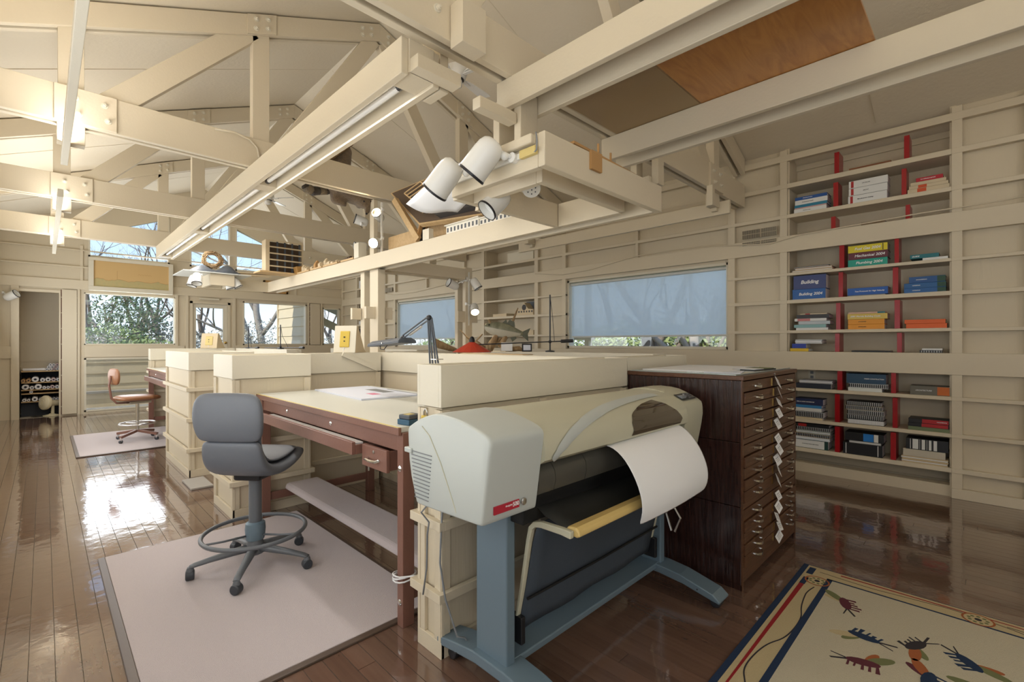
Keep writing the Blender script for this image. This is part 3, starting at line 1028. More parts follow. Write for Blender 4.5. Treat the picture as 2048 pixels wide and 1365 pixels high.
# =================================================================== CARPET MATS
def mat_thing(label, x0, x1, y0, y1):
    t = thing('carpet_mat', label, 'carpet', ((x0 + x1) / 2, (y0 + y1) / 2, 0), 'mauve chair mats')
    MB().box(x0 + .035, x1 - .02, y0 + .035, y1 - .012, 0.0005, .014).build('pile', 'mauve_carpet', parent=t, bevel=.003)
    MB().box(x0, x0 + .035, y0, y1, 0.0005, .012).build('edge_strip', 'mat_edge', parent=t, bevel=.003)
    MB().box(x0 + .035, x1, y0, y0 + .035, 0.0005, .012).build('edge_strip', 'mat_edge', parent=t, bevel=.003)
    MB().box(x0 + .035, x1 - .02, y1 - .012, y1, 0.0005, .010).build('edge_strip', 'mat_edge', parent=t)
    MB().box(x1 - .02, x1, y0 + .035, y1 - .012, 0.0005, .010).build('edge_strip', 'mat_edge', parent=t)
    return t
mat_thing('mauve carpet mat with brown edging under the grey drafting chair', .245, 1.50, 2.058, 4.02)
mat_thing('mauve carpet mat under the brown leather chair', .275, 1.5, 7.74, 9.62)
tag(MB().box(.985, 1.17, 5.28, 5.70, .0005, .02).build('floor_mat', 'deck_grey', bevel=.004), 'small grey floor mat between the two cream piers', 'mat')

# =================================================================== DRAFTING TABLES
def drafting_table(label, x0, x1, y0, y1, mirror=False, full=True):
    t = thing('drafting_table', label, 'table', ((x0 + x1) / 2, (y0 + y1) / 2, 0), 'brown drafting tables')
    MB().box(x0, x1, y0, y1, .957, .985).build('table_top', 'table_top', parent=t, bevel=.003)
    MB().box(x0 - .018, x0, y0 - .01, y1 + .01, .945, .984).build('front_edge', 'brown_paint', parent=t, bevel=.003)
    MB().box(x0 - .004, x0 - .0185, y0 - .005, y1 + .005, .9835, .9855).build('edge_inlay', 'yellow_pale', parent=t)
    a = .066
    xx = ((x0 + .003, x0 + .003 + a), (x1 - a - .01, x1 - .01))
    yy = ((y0 - .017, y0 + .035), (y1 - .072, y1 - .02))
    for i, (p, q) in enumerate(xx):
        for j, (r, s) in enumerate(yy):
            lg = MB().box(p, q, r, s, 0.0, .957 if True else .9).build('leg', 'brown_paint', parent=t, bevel=.003)
            if i == 0:
                for zz in ((.78, .12) if j == 0 else (.12,)):
                    MB().lathe([(.016, 0), (.016, .003), (.009, .008), (.002, .009)], (p, (r + s) / 2, zz), (-1, 0, 0), 10).build('screw', 'chrome', parent=lg, smooth=True)
    MB().box(x0 + .012, x0 + .035, yy[0][1], yy[1][0], .86, .945).build('front_apron', 'brown_paint', parent=t, bevel=.002)
    MB().box(x1 - .05, x1 - .03, yy[0][1], yy[1][0], .86, .957).build('back_apron', 'brown_paint', parent=t)
    for r, s in yy:
        MB().box(xx[0][1], xx[1][0], r + .015, s - .015, .86, .957).build('side_apron', 'brown_paint', parent=t)
        MB().box(xx[0][1], xx[1][0], r + .016, s - .016, .115, .178).build('stretcher', 'brown_paint', parent=t, bevel=.003)
    for fy in (.28, .62):
        MB().lathe([(.014, 0), (.014, .003), (.008, .008), (.002, .009)], (x0 + .012, y1 - (y1 - y0) * fy, .905), (-1, 0, 0), 10).build('screw', 'chrome', parent=t, smooth=True)
    # long shallow drawer pulled out, filled with paper
    ya, yb = y0 + .36, y1 - .22
    dr = MB()
    dr.box(1.165 + x0 - 1.24, 1.185 + x0 - 1.24, ya, yb, .80, .868)
    dr.box(1.185 + x0 - 1.24, x0 + .30, ya, ya + .015, .80, .85); dr.box(1.185 + x0 - 1.24, x0 + .30, yb - .015, yb, .80, .85)
    dr.box(1.185 + x0 - 1.24, x0 + .30, ya + .015, yb - .015, .80, .81)
    d1 = dr.build('long_drawer', 'brown_paint', parent=t, bevel=.002)
    MB().box(1.19 + x0 - 1.24, x0 + .005, ya + .03, yb - .12, .811, .857).build('paper_stack', 'paper', parent=d1, bevel=.002)
    MB().cyl((x0 + .02, ya - .005, .79), (x0 + .02, ya - .005, .70), .005, n=8).build('dangling_pin', 'steel', parent=d1)
    # small drawer
    dr = MB()
    dr.box(x0 - .028, x0 - .008, y0 + .085, y0 + .34, .745, .858)
    dr.box(x0 - .008, x0 + .3, y0 + .095, y0 + .11, .75, .85); dr.box(x0 - .008, x0 + .3, y0 + .315, y0 + .33, .75, .85); dr.box(x0 - .008, x0 + .3, y0 + .11, y0 + .315, .75, .76)
    d2 = dr.build('small_drawer', 'brown_paint', parent=t, bevel=.003)
    yc = y0 + .2125
    MB().tube([(x0 - .028, yc - .055, .795), (x0 - .05, yc - .05, .793), (x0 - .056, yc, .792), (x0 - .05, yc + .05, .793), (x0 - .028, yc + .055, .795)], .008, 8).build('handle', 'chrome', parent=d2, smooth=True)
    MB().lathe([(.009, 0), (.009, .003), (.003, .004)], (x0 - .028, yc, .833), (-1, 0, 0), 10).build('lock', 'steel', parent=d2)
    return t
tb = drafting_table('brown wooden drafting table with white top, in front of the grey drafting chair', 1.24, 2.24, 2.02, 4.165)
drafting_table('far brown drafting table behind the brown leather chair', 1.215, 2.24, 7.19, 9.715)
# carpet covered foot rest lying on the stretchers
r = MB()
r.prism([(1.43, .18), (1.70, .18), (1.71, .195), (1.70, .225), (1.68, .233), (1.45, .233), (1.43, .225), (1.42, .195)], 'y', 2.025, 4.10)
tag(r.build('foot_rest', 'mauve_carpet', bevel=.01), 'mauve carpet-covered plank lying on the stretchers of the near table', 'foot rest')
# drawings on the table
tag(MB().box(-.24, .24, -.47, .47, 0, .012).build('drawing_set', 'paper_blue', base=(0, 0, 0)), 'stack of large drawing sheets on the white table top', 'drawings')
ds = bpy.data.objects['drawing_set']; ds.location = (1.875, 3.60, .986); ds.rotation_euler = (0, 0, R(-3))
WL[ds.name] = Vector(ds.location)
for nm, m, c, h in (('printed_block', 'grey_plastic', (.12, -.02), (.05, .17)), ('pink_note', 'label_pink', (-.03, -.22), (.035, .06)), ('title_strip', 'slate', (.225, -.2), (.006, .25))):
    if m == 'label_pink': flat('label_pink', (.75, .22, .36))
    MB().box(c[0] - h[0], c[0] + h[0], c[1] - h[1], c[1] + h[1], .0121, .0127).build(nm, m, parent=ds, local=True)
# tape dispenser box at the table corner
t = thing('tape_cassette', 'small blue and black tape box at the near corner of the white table', 'box', (1.33, 2.07, .985), rot=(0, 0, R(8)))
MB().box(-.05, .05, -.045, .045, 0, .028).build('body', 'tape_blue', parent=t, local=True, bevel=.004)
MB().box(-.045, .045, -.04, .04, .028, .05).build('lid', 'slate', parent=t, local=True, bevel=.005)
MB().box(-.03, .01, -.02, .02, .05, .052).build('label', 'yellow_pale', parent=t, local=True)

# =================================================================== GREY DRAFTING CHAIR
def superring(c, t, w, th, n=28, e=3.2):
    """ring of points round c: y half width w, thickness th across direction perpendicular to t in xz"""
    nx, nz = -t[1], t[0]
    pts = []
    for j in range(n):
        an = 2 * math.pi * j / n
        ca, sa = math.cos(an), math.sin(an)
        a = math.copysign(abs(ca) ** (2 / e), ca) * w
        b = math.copysign(abs(sa) ** (2 / e), sa) * th / 2
        pts.append((c[0] + nx * b, a, c[1] + nz * b))
    return pts
def sweep_xz(path):
    rings = []
    for i, (x, z, w, th) in enumerate(path):
        x0, z0 = path[max(i - 1, 0)][:2]; x1, z1 = path[min(i + 1, len(path) - 1)][:2]
        l = math.hypot(x1 - x0, z1 - z0)
        rings.append(superring((x, z), ((x1 - x0) / l, (z1 - z0) / l), w, th))
    return rings
CH = thing('drafting_chair', 'grey moulded drafting chair with foot ring on five casters', 'chair', (.93, 3.19, .014), rot=(0, 0, R(40)))
zc = lambda z: z - .014
shell = [(-.222, .835, .150, .03), (-.219, .825, .168, .052), (-.214, .80, .180, .062), (-.205, .755, .186, .072), (-.188, .705, .19, .082), (-.15, .662, .196, .088), (-.09, .636, .205, .086), (-.01, .632, .212, .08), (.08, .648, .216, .07), (.16, .672, .212, .058), (.215, .69, .2, .045), (.24, .698, .175, .028), (.247, .70, .12, .012)]
MB().loft(sweep_xz([(x, zc(z), w, t) for x, z, w, t in shell])).build('seat_shell', 'chair_vinyl', parent=CH, local=True, smooth='all', subsurf=1)
back = [(-.240, 1.112, .10, .012), (-.243, 1.108, .155, .03), (-.247, 1.092, .182, .048), (-.250, 1.06, .203, .058), (-.250, 1.0, .213, .062), (-.246, .94, .212, .064), (-.238, .885, .203, .062), (-.230, .85, .188, .056), (-.226, .838, .165, .04), (-.225, .834, .12, .02)]
MB().loft(sweep_xz([(x, zc(z), w, t) for x, z, w, t in back])).build('backrest', 'chair_vinyl', parent=CH, local=True, smooth='all', subsurf=1)
pad = [(-.212, 1.09, .14, .01), (-.208, 1.06, .17, .02), (-.205, .98, .185, .024), (-.20, .90, .18, .024), (-.19, .84, .16, .022), (-.165, .77, .155, .02), (-.13, .71, .16, .02), (-.08, .69, .17, .026), (.0, .69, .18, .03), (.09, .703, .18, .028), (.17, .718, .17, .02), (.205, .722, .15, .01)]
MB().loft(sweep_xz([(x, zc(z), w, t) for x, z, w, t in pad])).build('cushion', 'chair_vinyl', parent=CH, local=True, smooth='all', subsurf=1)
MB().box(-.09, .13, -.085, .085, zc(.565), zc(.62)).build('mechanism', 'black', parent=CH, local=True, bevel=.015)
MB().cyl((0, 0, zc(.26)), (0, 0, zc(.60)), .036, n=24).build('column', 'chair_metal', parent=CH, local=True, smooth=True)
MB().lathe([(.05, zc(.185)), (.054, zc(.20)), (.058, zc(.25)), (.054, zc(.285)), (.042, zc(.295))], (0, 0, 0), n=24).build('ring_hub', 'plotter_leg', parent=CH, local=True, smooth=True)
ringp = [(.285 * math.cos(2 * math.pi * k / 48), .285 * math.sin(2 * math.pi * k / 48), zc(.235)) for k in range(48)]
fr = MB().tube(ringp, .0125, 10, closed=True).build('foot_ring', 'chair_metal', parent=CH, local=True, smooth='all')
for an in (25, 145, 265):
    a_ = R(an)
    MB().tube([(.05 * math.cos(a_), .05 * math.sin(a_), zc(.215)), (.18 * math.cos(a_), .18 * math.sin(a_), zc(.222)), (.285 * math.cos(a_), .285 * math.sin(a_), zc(.235))], .0065, 8).build('spoke', 'chair_metal', parent=fr, local=True, smooth='all')
MB().lathe([(.03, zc(.09)), (.05, zc(.10)), (.05, zc(.155)), (.04, zc(.185))], (0, 0, 0), n=20).build('base_hub', 'chair_metal', parent=CH, local=True, smooth=True)
for k in range(5):
    a_ = R(22 + 72 * k - 40)
    ca, sa = math.cos(a_), math.sin(a_)
    arm = []
    for r_, z_, w_, h_ in ((.03, .135, .028, .05), (.12, .125, .026, .042), (.24, .108, .021, .032), (.315, .095, .02, .026), (.34, .088, .018, .02)):
        ring = []
        for q in range(12):
            an = 2 * math.pi * q / 12
            yy, zz = w_ * math.cos(an), h_ / 2 * math.sin(an)
            ring.append((r_ * ca - yy * sa, r_ * sa + yy * ca, zc(z_) + zz))
        arm.append(ring)
    am = MB().loft(arm).build('leg', 'chair_metal', parent=CH, local=True, smooth='all')
    cx, cy = .335 * ca, .335 * sa
    wq = R(25 + 50 * k)
    dx, dy = math.cos(wq) * .022, math.sin(wq) * .022
    MB().cyl((cx - dx, cy - dy, .029), (cx + dx, cy + dy, .029), .029, n=20).build('caster', 'caster', parent=am, local=True, smooth=True, bevel=.006)
    MB().lathe([(.018, .03), (.02, .06), (.014, .075)], (cx, cy, 0), n=12).build('caster_hood', 'chair_metal', parent=am, local=True, smooth=True)

# =================================================================== BROWN LEATHER CHAIR (far)
C2 = thing('leather_stool_chair', 'brown leather drafting chair with chrome foot ring at the far table', 'chair', (.95, 8.55, .014), rot=(0, 0, R(14)))
seat = [(-.24, .60, .10, .01), (-.235, .60, .17, .05), (-.2, .605, .2, .08), (-.08, .605, .215, .085), (.08, .60, .215, .08), (.19, .60, .2, .07), (.235, .598, .16, .045), (.245, .598, .1, .01)]
MB().loft(sweep_xz(seat)).build('seat', 'leather_brown', parent=C2, local=True, smooth='all', subsurf=1)
bk = [(-.27, 1.03, .08, .01), (-.27, 1.02, .13, .04), (-.272, .97, .165, .055), (-.272, .9, .17, .06), (-.268, .84, .15, .05), (-.266, .81, .11, .03), (-.265, .80, .06, .01)]
MB().loft(sweep_xz(bk)).build('backrest', 'leather_brown', parent=C2, local=True, smooth='all', subsurf=1)
MB().tube([(-.305, 0, .93), (-.325, 0, .80), (-.30, 0, .62), (-.24, 0, .545), (-.1, 0, .54)], .014, 8).build('back_bar', 'brown_paint', parent=C2, local=True, smooth='all')
MB().box(-.13, .13, -.11, .11, .525, .56).build('seat_plate', 'chrome', parent=C2, local=True, bevel=.004)
MB().cyl((0, 0, .12), (0, 0, .53), .022, n=16).build('column', 'chrome', parent=C2, local=True, smooth=True)
f2 = MB().tube([(.21 * math.cos(2 * math.pi * k / 32), .21 * math.sin(2 * math.pi * k / 32), .235) for k in range(32)], .011, 8, closed=True).build('foot_ring', 'chrome', parent=C2, local=True, smooth='all')
for an in (20, 110, 200, 290):
    MB().tube([(.02 * math.cos(R(an)), .02 * math.sin(R(an)), .235), (.21 * math.cos(R(an)), .21 * math.sin(R(an)), .235)], .006, 6).build('spoke', 'chrome', parent=f2, local=True)
for k in range(4):
    a_ = R(30 + 90 * k)
    ca, sa = math.cos(a_), math.sin(a_)
    m = Matrix.Rotation(a_, 3, 'Z')
    lg = MB().beam((.02 * ca, .02 * sa, .13), (.29 * ca, .29 * sa, .085), .04, .035).build('leg', 'brown_paint', parent=C2, local=True, bevel=.004)
    MB().cyl((.28 * ca - sa * .012, .28 * sa + ca * .012, .024), (.28 * ca + sa * .012, .28 * sa - ca * .012, .024), .024, n=14).build('caster', 'caster', parent=lg, local=True, smooth=True)
    MB().cyl((.28 * ca, .28 * sa, .03), (.28 * ca, .28 * sa, .085), .014, n=10).build('caster_stem', 'chrome', parent=lg, local=True, smooth=True)
# =================================================================== PLOTTER
PL = thing('plotter', 'large-format inkjet plotter on a blue-grey stand, feeding out white paper', 'plotter', (1.9, 1.39, 0))
def xloft(prof, x0, x1, rnd=.0, n=2):
    """profile (y,z) closed polygon pushed along x with slightly shrunk end rings for rounded ends"""
    cy = sum(p[0] for p in prof) / len(prof); cz = sum(p[1] for p in prof) / len(prof)
    def ring(x, k): return [(x, cy + (p[0] - cy) * k, cz + (p[1] - cz) * k) for p in prof]
    if rnd:
        return [ring(x0, 1 - rnd * 1.2), ring(x0 + .0025, 1 - rnd * .5), ring(x0 + .008, 1 - rnd * .15), ring(x0 + .016, 1.0), ring(x1, 1.0)]
    return [ring(x0, 1), ring(x1, 1)]
def smoothpoly(pts, it=2):
    for _ in range(it):
        q = []
        for i in range(len(pts)):
            a, b = pts[i], pts[(i + 1) % len(pts)]
            q.append((a[0] * .75 + b[0] * .25, a[1] * .75 + b[1] * .25)); q.append((a[0] * .25 + b[0] * .75, a[1] * .25 + b[1] * .75))
        pts = q
    return pts
endp = smoothpoly([(1.19, .785), (1.176, .788), (1.171, .81), (1.150, .95), (1.134, 1.05), (1.133, 1.075), (1.15, 1.092), (1.20, 1.108), (1.30, 1.132), (1.43, 1.140), (1.53, 1.112), (1.60, 1.078), (1.622, 1.062), (1.625, 1.04), (1.612, .90), (1.568, .79), (1.562, .775), (1.54, .772)], 1)
lc = MB().loft(xloft(endp, 1.028, 1.292, .035)).build('left_cover', 'plotter_daylit', parent=PL, smooth=True)
for k in range(13):    # cooling slots on the end
    z = .80 + k * .0145
    y1_ = 1.575 + .03 * (z - .78) / .2
    MB().box(1.024, 1.030, y1_ - .10 - k * .004, y1_ - .012, z, z + .003).build('vent_slot', 'grey_plastic', parent=lc)
MB().tube([(1.027, 1.52, 1.08), (1.0265, 1.47, 1.05), (1.0265, 1.40, .96), (1.027, 1.33, .84), (1.028, 1.31, .80)], .0018, 6).build('seam', 'plotter_body', parent=lc)
MB().box(1.02, 1.04, 1.585, 1.635, .965, .985).build('back_lip', 'plotter_daylit', parent=lc, bevel=.004)
rcp = smoothpoly([(1.19, .80), (1.176, .803), (1.171, .82), (1.140, .98), (1.142, 1.045), (1.152, 1.07), (1.225, 1.105), (1.30, 1.134), (1.43, 1.140), (1.53, 1.112), (1.60, 1.078), (1.622, 1.06), (1.625, 1.04), (1.612, .90), (1.568, .81), (1.54, .79)], 1)
rc = MB().loft([[(2.695 - (p[0] - 2.465) , p[1], p[2]) for p in ring] for ring in xloft(rcp, 2.465, 2.695, .035)]).build('right_cover', 'plotter_body', parent=PL, smooth=True)
# main hood
hood = [(1.152, .952), (1.130, .968), (1.126, 1.00), (1.136, 1.045), (1.165, 1.085), (1.225, 1.112), (1.30, 1.128), (1.42, 1.134), (1.52, 1.106), (1.612, 1.055), (1.60, .95)]
hd = MB().loft([[(x, y, z) for y, z in hood] for x in (1.293, 2.464)]).build('hood', 'plotter_body', parent=PL, smooth=True)
def hoodpt(s, lift=.0025):
    """point on the front of the hood, s in 0..7"""
    i = min(int(s), len(hood) - 2); f = s - i
    a, b = hood[i], hood[i + 1]
    y, z = a[0] + (b[0] - a[0]) * f, a[1] + (b[1] - a[1]) * f
    dy, dz = b[0] - a[0], b[1] - a[1]
    l = math.hypot(dy, dz)
    return (y - dz / l * lift, z + dy / l * lift)
# raised arch on the hood
rows = []
for i in range(25):
    a_ = i / 24
    x = 1.33 + .95 * (1 - math.cos(a_ * math.pi / 2))
    s = 1.0 + 4.7 * math.sin(a_ * math.pi / 2)
    w = .018 + .02 * a_
    rows.append([(x, *hoodpt(s, .006)), (x + w, *hoodpt(max(s - .35, .6), .009)), (x + 1.6 * w, *hoodpt(max(s - .6, .5), .003))])
MB().sheet(rows).build('hood_arch', 'plotter_daylit', parent=hd, smooth='all')
# smoked window
wl = [(1.888, 1.3), (1.905, 2.0), (1.9, 2.8), (1.93, 3.6), (2.0, 4.1), (2.1, 4.5), (2.215, 4.7)]
rows = []
for i in range(15):
    s = 1.3 + 3.4 * i / 14
    # left bound from wl, right bound a slanted edge
    xl = 1.888
    for (xa, sa), (xb, sb) in zip(wl, wl[1:]):
        if sa <= s <= sb: xl = xa + (xb - xa) * (s - sa) / (sb - sa)
    xr_ = 2.372 + .02 * min((s - 1.3) / .7, 1) if s < 2.1 else 2.392 - .177 * ((s - 2.1) / 2.6) ** 1.3
    if s > 4.65: xl, xr_ = 2.2, 2.216
    rows.append([(xl + (xr_ - xl) * j / 6, *hoodpt(s, .003)) for j in range(7)])
MB().sheet(rows).build('viewing_window', 'smoke_glass', parent=hd, smooth='all')
# control panel on the right cover
rows = [[(2.49, 1.165, 1.083), (2.66, 1.165, 1.083)], [(2.49, 1.222, 1.1095), (2.66, 1.222, 1.1095)]]
kp = MB().sheet(rows).build('control_panel', 'plotter_dark', parent=rc)
for i in range(3):
    for j in range(3):
        MB().box(2.58 + i * .024, 2.596 + i * .024, 1.172 + j * .016, 1.182 + j * .016, 1.084 + j * .0074, 1.094 + j * .0074).build('button', 'steel', parent=kp)
MB().box(2.505, 2.56, 1.180, 1.212, 1.090, 1.1045).build('display', 'grey_plastic', parent=kp)
# opening under the hood with roll cover
MB().box(1.293, 2.464, 1.21, 1.58, .80, .953).build('chassis', 'plotter_black', parent=PL)
seg = [(1.215, .812), (1.178, .83), (1.168, .87), (1.172, .905), (1.19, .93), (1.22, .942)]
for a, b in ((1.305, 1.40), (1.404, 1.60), (1.604, 1.90), (1.904, 2.20), (2.204, 2.455)):
    MB().loft([[(x, y, z) for y, z in seg + [(1.24, .942), (1.24, .812)]] for x in (a, b)]).build('platen_cover', 'plotter_grey', parent=PL, smooth=True)
MB().box(1.293, 2.464, 1.24, 1.56, .70, .80).build('under_beam', 'plotter_black', parent=PL, bevel=.006)
# name plate
np_ = MB().box(1.073, 1.194, 1.1615, 1.1665, .818, .846).build('name_plate', 'label_red', parent=lc)
np_.rotation_euler = (0, 0, 0)
text_mesh('500', .021, 'white_ink', np_, (1.176, 1.1608, .834), (1, 0, 0), (0, 0, 1), bold=True)
text_mesh('designjet', .0095, 'white_ink', np_, (1.142, 1.1608, .836), (1, 0, 0), (0, 0, 1))
MB().lathe([(.013, 0), (.013, .004), (.009, .006), (.002, .0065)], (1.215, 1.162, .833), (0, -1, 0), 16).build('power_button', 'steel', parent=lc, smooth=True)
# the sheet of paper hanging out: lies loose in the plotter's mouth, a thing of its own
prof = [(1.20, .955), (1.15, .957), (1.115, .950), (1.075, .925), (1.04, .885), (1.01, .835), (.988, .78), (.980, .73), (.985, .685), (1.002, .645)]
rows = []
for i, (y, z) in enumerate(prof):
    rows.append([(1.715 + (2.37 - 1.715) * j / 10 + .012 * (i / 9), y - .012 * math.sin(j / 10 * math.pi) * (i / 9), z + .014 * (j / 10) * (1 if i < 3 else .6)) for j in range(11)])
tag(MB().sheet(rows).build('printed_sheet', 'paper', smooth='all', solid=.0006, subsurf=1), 'blank white sheet curling out of the plotter', 'paper')
# stand
for side, (x0, x1, lab) in enumerate(((1.27, 1.318, 'l'), (2.50, 2.548, 'r'))):
    lg = MB().box(x0, x1, 1.305, 1.485, .095, .80).build('leg', 'plotter_leg', parent=PL, bevel=.006)
    ft = MB()
    pr = [(.96, .055), (1.0, .085), (1.18, .128), (1.30, .14), (1.48, .14), (1.62, .118), (1.72, .095), (1.72, .06), (1.60, .078), (1.46, .095), (1.30, .095), (1.16, .082), (1.0, .048), (.965, .042)]
    ft.prism(pr, 'x', x0 - .03, x1 + .045)
    f_ = ft.build('foot', 'plotter_leg', parent=PL, bevel=.005)
    for y_ in (1.0, 1.66):
        xm = (x0 + x1) / 2 + .01
        MB().cyl((xm - .03, y_ + .0, .026), (xm + .03, y_ + .0, .026), .026, n=18).build('caster', 'black_metal', parent=f_, smooth=True, bevel=.006)
        MB().lathe([(.012, .03), (.02, .045), (.02, .07)], (xm, y_, 0), n=12).build('caster_fork', 'plotter_leg', parent=f_, smooth=True)
        MB().lathe([(.004, 0), (.004, .002)], (x0 - .0285, y_ + .08 * (1 if y_ < 1.3 else -1), .082), (-1, 0, 0), 8).build('bolt_hole', 'black', parent=f_)
MB().prism([(1.315, .115), (1.315, .138), (1.32, .142), (1.44, .142), (1.445, .138), (1.445, .115)], 'x', 1.318, 2.50).build('cross_bar', 'plotter_leg', parent=PL, bevel=.003)
# catch basket
for xb, xo in ((1.36, 0), (2.44, 0)):
    ar = [(xb, 1.345, .235), (xb, 1.325, .33), (xb, 1.305, .42), (xb, 1.268, .62), (xb, 1.255, .672), (xb, 1.235, .692), (xb, 1.20, .70), (xb, 1.10, .703), (xb, 1.055, .700)]
    rings = []
    for i, p in enumerate(ar):
        q0, q1 = Vector(ar[max(i - 1, 0)]), Vector(ar[min(i + 1, len(ar) - 1)])
        tdir = (q1 - q0).normalized()
        nrm = Vector((0, -tdir.z, tdir.y))
        w = .012 + .016 * (i / (len(ar) - 1))
        rings.append([tuple(Vector(p) + Vector((sx * .011, 0, 0)) + nrm * sn * w / 2) for sx, sn in ((-1, -1), (1, -1), (1, 1), (-1, 1))])
    MB().loft(rings).build('basket_arm', 'plotter_body', parent=PL, bevel=.004)
    MB().box(xb - .012, xb + .012, 1.30, 1.37, .19, .30).build('arm_clamp', 'black', parent=PL, bevel=.004)
rod = MB().prism([(1.03, .695), (1.045, .688), (1.085, .690), (1.10, .702), (1.085, .722), (1.05, .724), (1.033, .712)], 'x', 1.372, 2.43).build('basket_rod', 'plotter_yellow', parent=PL, bevel=.006)
cl = [(1.235, .688), (1.262, .61), (1.30, .42), (1.318, .345), (1.335, .26), (1.345, .215)]
rows = [[(1.375 + (2.43 - 1.375) * j / 12, y + .006 * math.sin(j * 1.3), z) for j in range(13)] for y, z in cl]
MB().sheet(rows).build('basket_cloth', 'bin_cloth', parent=PL, smooth='all', solid=.003)
rows = [[(1.375 + (2.43 - 1.375) * j / 12, y, z - .01 * math.sin(j / 12 * math.pi)) for j in range(13)] for y, z in ((1.045, .706), (1.12, .712), (1.20, .73), (1.26, .765))]
MB().sheet(rows).build('basket_flap', 'plotter_dark', parent=PL, smooth='all', solid=.003)
MB().tube([(1.375, 1.292, .372), (1.9, 1.290, .370), (2.43, 1.292, .372)], .006, 8).build('cloth_rod', 'plotter_black', parent=PL)
MB().tube([(2.46, 1.20, .36), (2.465, 1.17, .44), (2.47, 1.235, .53), (2.48, 1.26, .44), (2.46, 1.22, .36)], .006, 6).build('stay_bracket', 'steel', parent=PL)
# power cords
tag(MB().tube([(1.235, 1.66, .80), (1.225, 1.665, .60), (1.21, 1.655, .45), (1.22, 1.63, .30), (1.245, 1.58, .15), (1.27, 1.56, .143), (1.33, 1.56, .03), (1.42, 1.6, .008), (1.6, 1.64, .007)], .0042, 8).build('power_cord', 'grey_plastic', smooth='all'), 'thin grey power cord hanging from the plotter to its foot', 'cord')
tag(MB().tube([(1.13, 1.62, .92), (1.175, 1.64, .82), (1.182, 1.68, .72), (1.165, 1.73, .66), (1.185, 1.70, .62), (1.19, 1.72, .56), (1.2, 1.74, .40), (1.195, 1.76, .28)], .004, 8).build('signal_cable', 'grey_plastic', smooth='all'), 'short grey cable dangling at the back corner of the plotter', 'cord')
lp = []
for k in range(40):
    a_ = k / 39 * 2.6 * 2 * math.pi
    lp.append((1.272 + .058 * math.cos(a_), 2.035 + .052 * math.sin(a_), .235 + .018 * k / 39 + .008 * math.sin(a_ * 1.3)))
lp += [(1.30, 1.95, .26), (1.29, 1.90, .275)]
tag(MB().tube(lp, .004, 8).build('cable_loop', 'paper', smooth='all'), 'white cable looped round the near leg of the drafting table', 'cord')
# padlock and hasp on the partition post
t = thing('padlock', 'yellow padlock with a steel shackle on the partition end by the plotter', 'padlock', (1.205, 1.76, 1.07))
MB().box(1.20, 1.212, 1.735, 1.785, 1.03, 1.075).build('body', 'yellow_box', parent=t, bevel=.004)
MB().tube([(1.206, 1.745, 1.075), (1.206, 1.745, 1.095), (1.206, 1.757, 1.106), (1.206, 1.768, 1.095), (1.206, 1.768, 1.075)], .0035, 8).build('shackle', 'steel', parent=t, smooth='all')

# =================================================================== PLAN CHEST (flat file)
FX0, FX1, FY0, FY1 = 2.783, 3.84, .962, 1.69
FF = thing('plan_chest', 'tall dark brown plan chest with fifteen shallow drawers and paper tags', 'plan chest', ((FX0 + FX1) / 2, (FY0 + FY1) / 2, 0))
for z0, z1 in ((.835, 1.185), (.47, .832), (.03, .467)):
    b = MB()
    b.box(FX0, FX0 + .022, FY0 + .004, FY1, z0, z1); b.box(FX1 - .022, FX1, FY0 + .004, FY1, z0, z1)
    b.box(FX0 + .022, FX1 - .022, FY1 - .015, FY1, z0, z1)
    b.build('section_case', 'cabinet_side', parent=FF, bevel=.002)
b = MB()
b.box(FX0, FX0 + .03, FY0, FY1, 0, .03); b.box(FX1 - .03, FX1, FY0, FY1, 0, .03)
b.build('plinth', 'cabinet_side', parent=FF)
MB().box(FX0, FX0 + .018, FY0 - .004, FY0 + .004, 0, 1.185).build('corner_trim', 'cabinet_drawer', parent=FF)
MB().box(FX1 - .018, FX1, FY0 - .004, FY0 + .004, 0, 1.185).build('corner_trim', 'cabinet_drawer', parent=FF)
b = MB().box(FX0 - .006, FX1 + .006, FY0 - .012, FY1, 1.186, 1.212)
b.build('top', 'cabinet_drawer', parent=FF, bevel=.003)
MB().box(FX0 + .0, FX1, FY0 + .03, FY1 - .02, 1.2125, 1.219).build('glass_sheet', 'glass_top', parent=FF, bevel=.001)
for z0, z1 in ((.820, .850), (.452, .488), (.04, .125)):
    MB().box(FX0 + .018, FX1 - .018, FY0 - .002, FY0 + .02, z0, z1).build('front_rail', 'cabinet_drawer', parent=FF, bevel=.003)
MB().lathe([(.008, 0), (.008, .004), (.003, .005)], (3.33, FY0 - .012, 1.199), (0, -1, 0), 10).build('lock', 'steel', parent=FF)
dz = [(1.182 - .0655 * k, 1.182 - .0655 * (k + 1)) for k in range(5)] + [(.818 - .0655 * k, .818 - .0655 * (k + 1)) for k in range(5)] + [(.450 - .065 * k, .450 - .065 * (k + 1)) for k in range(5)]
hand_me = None
rt = random.Random(5)
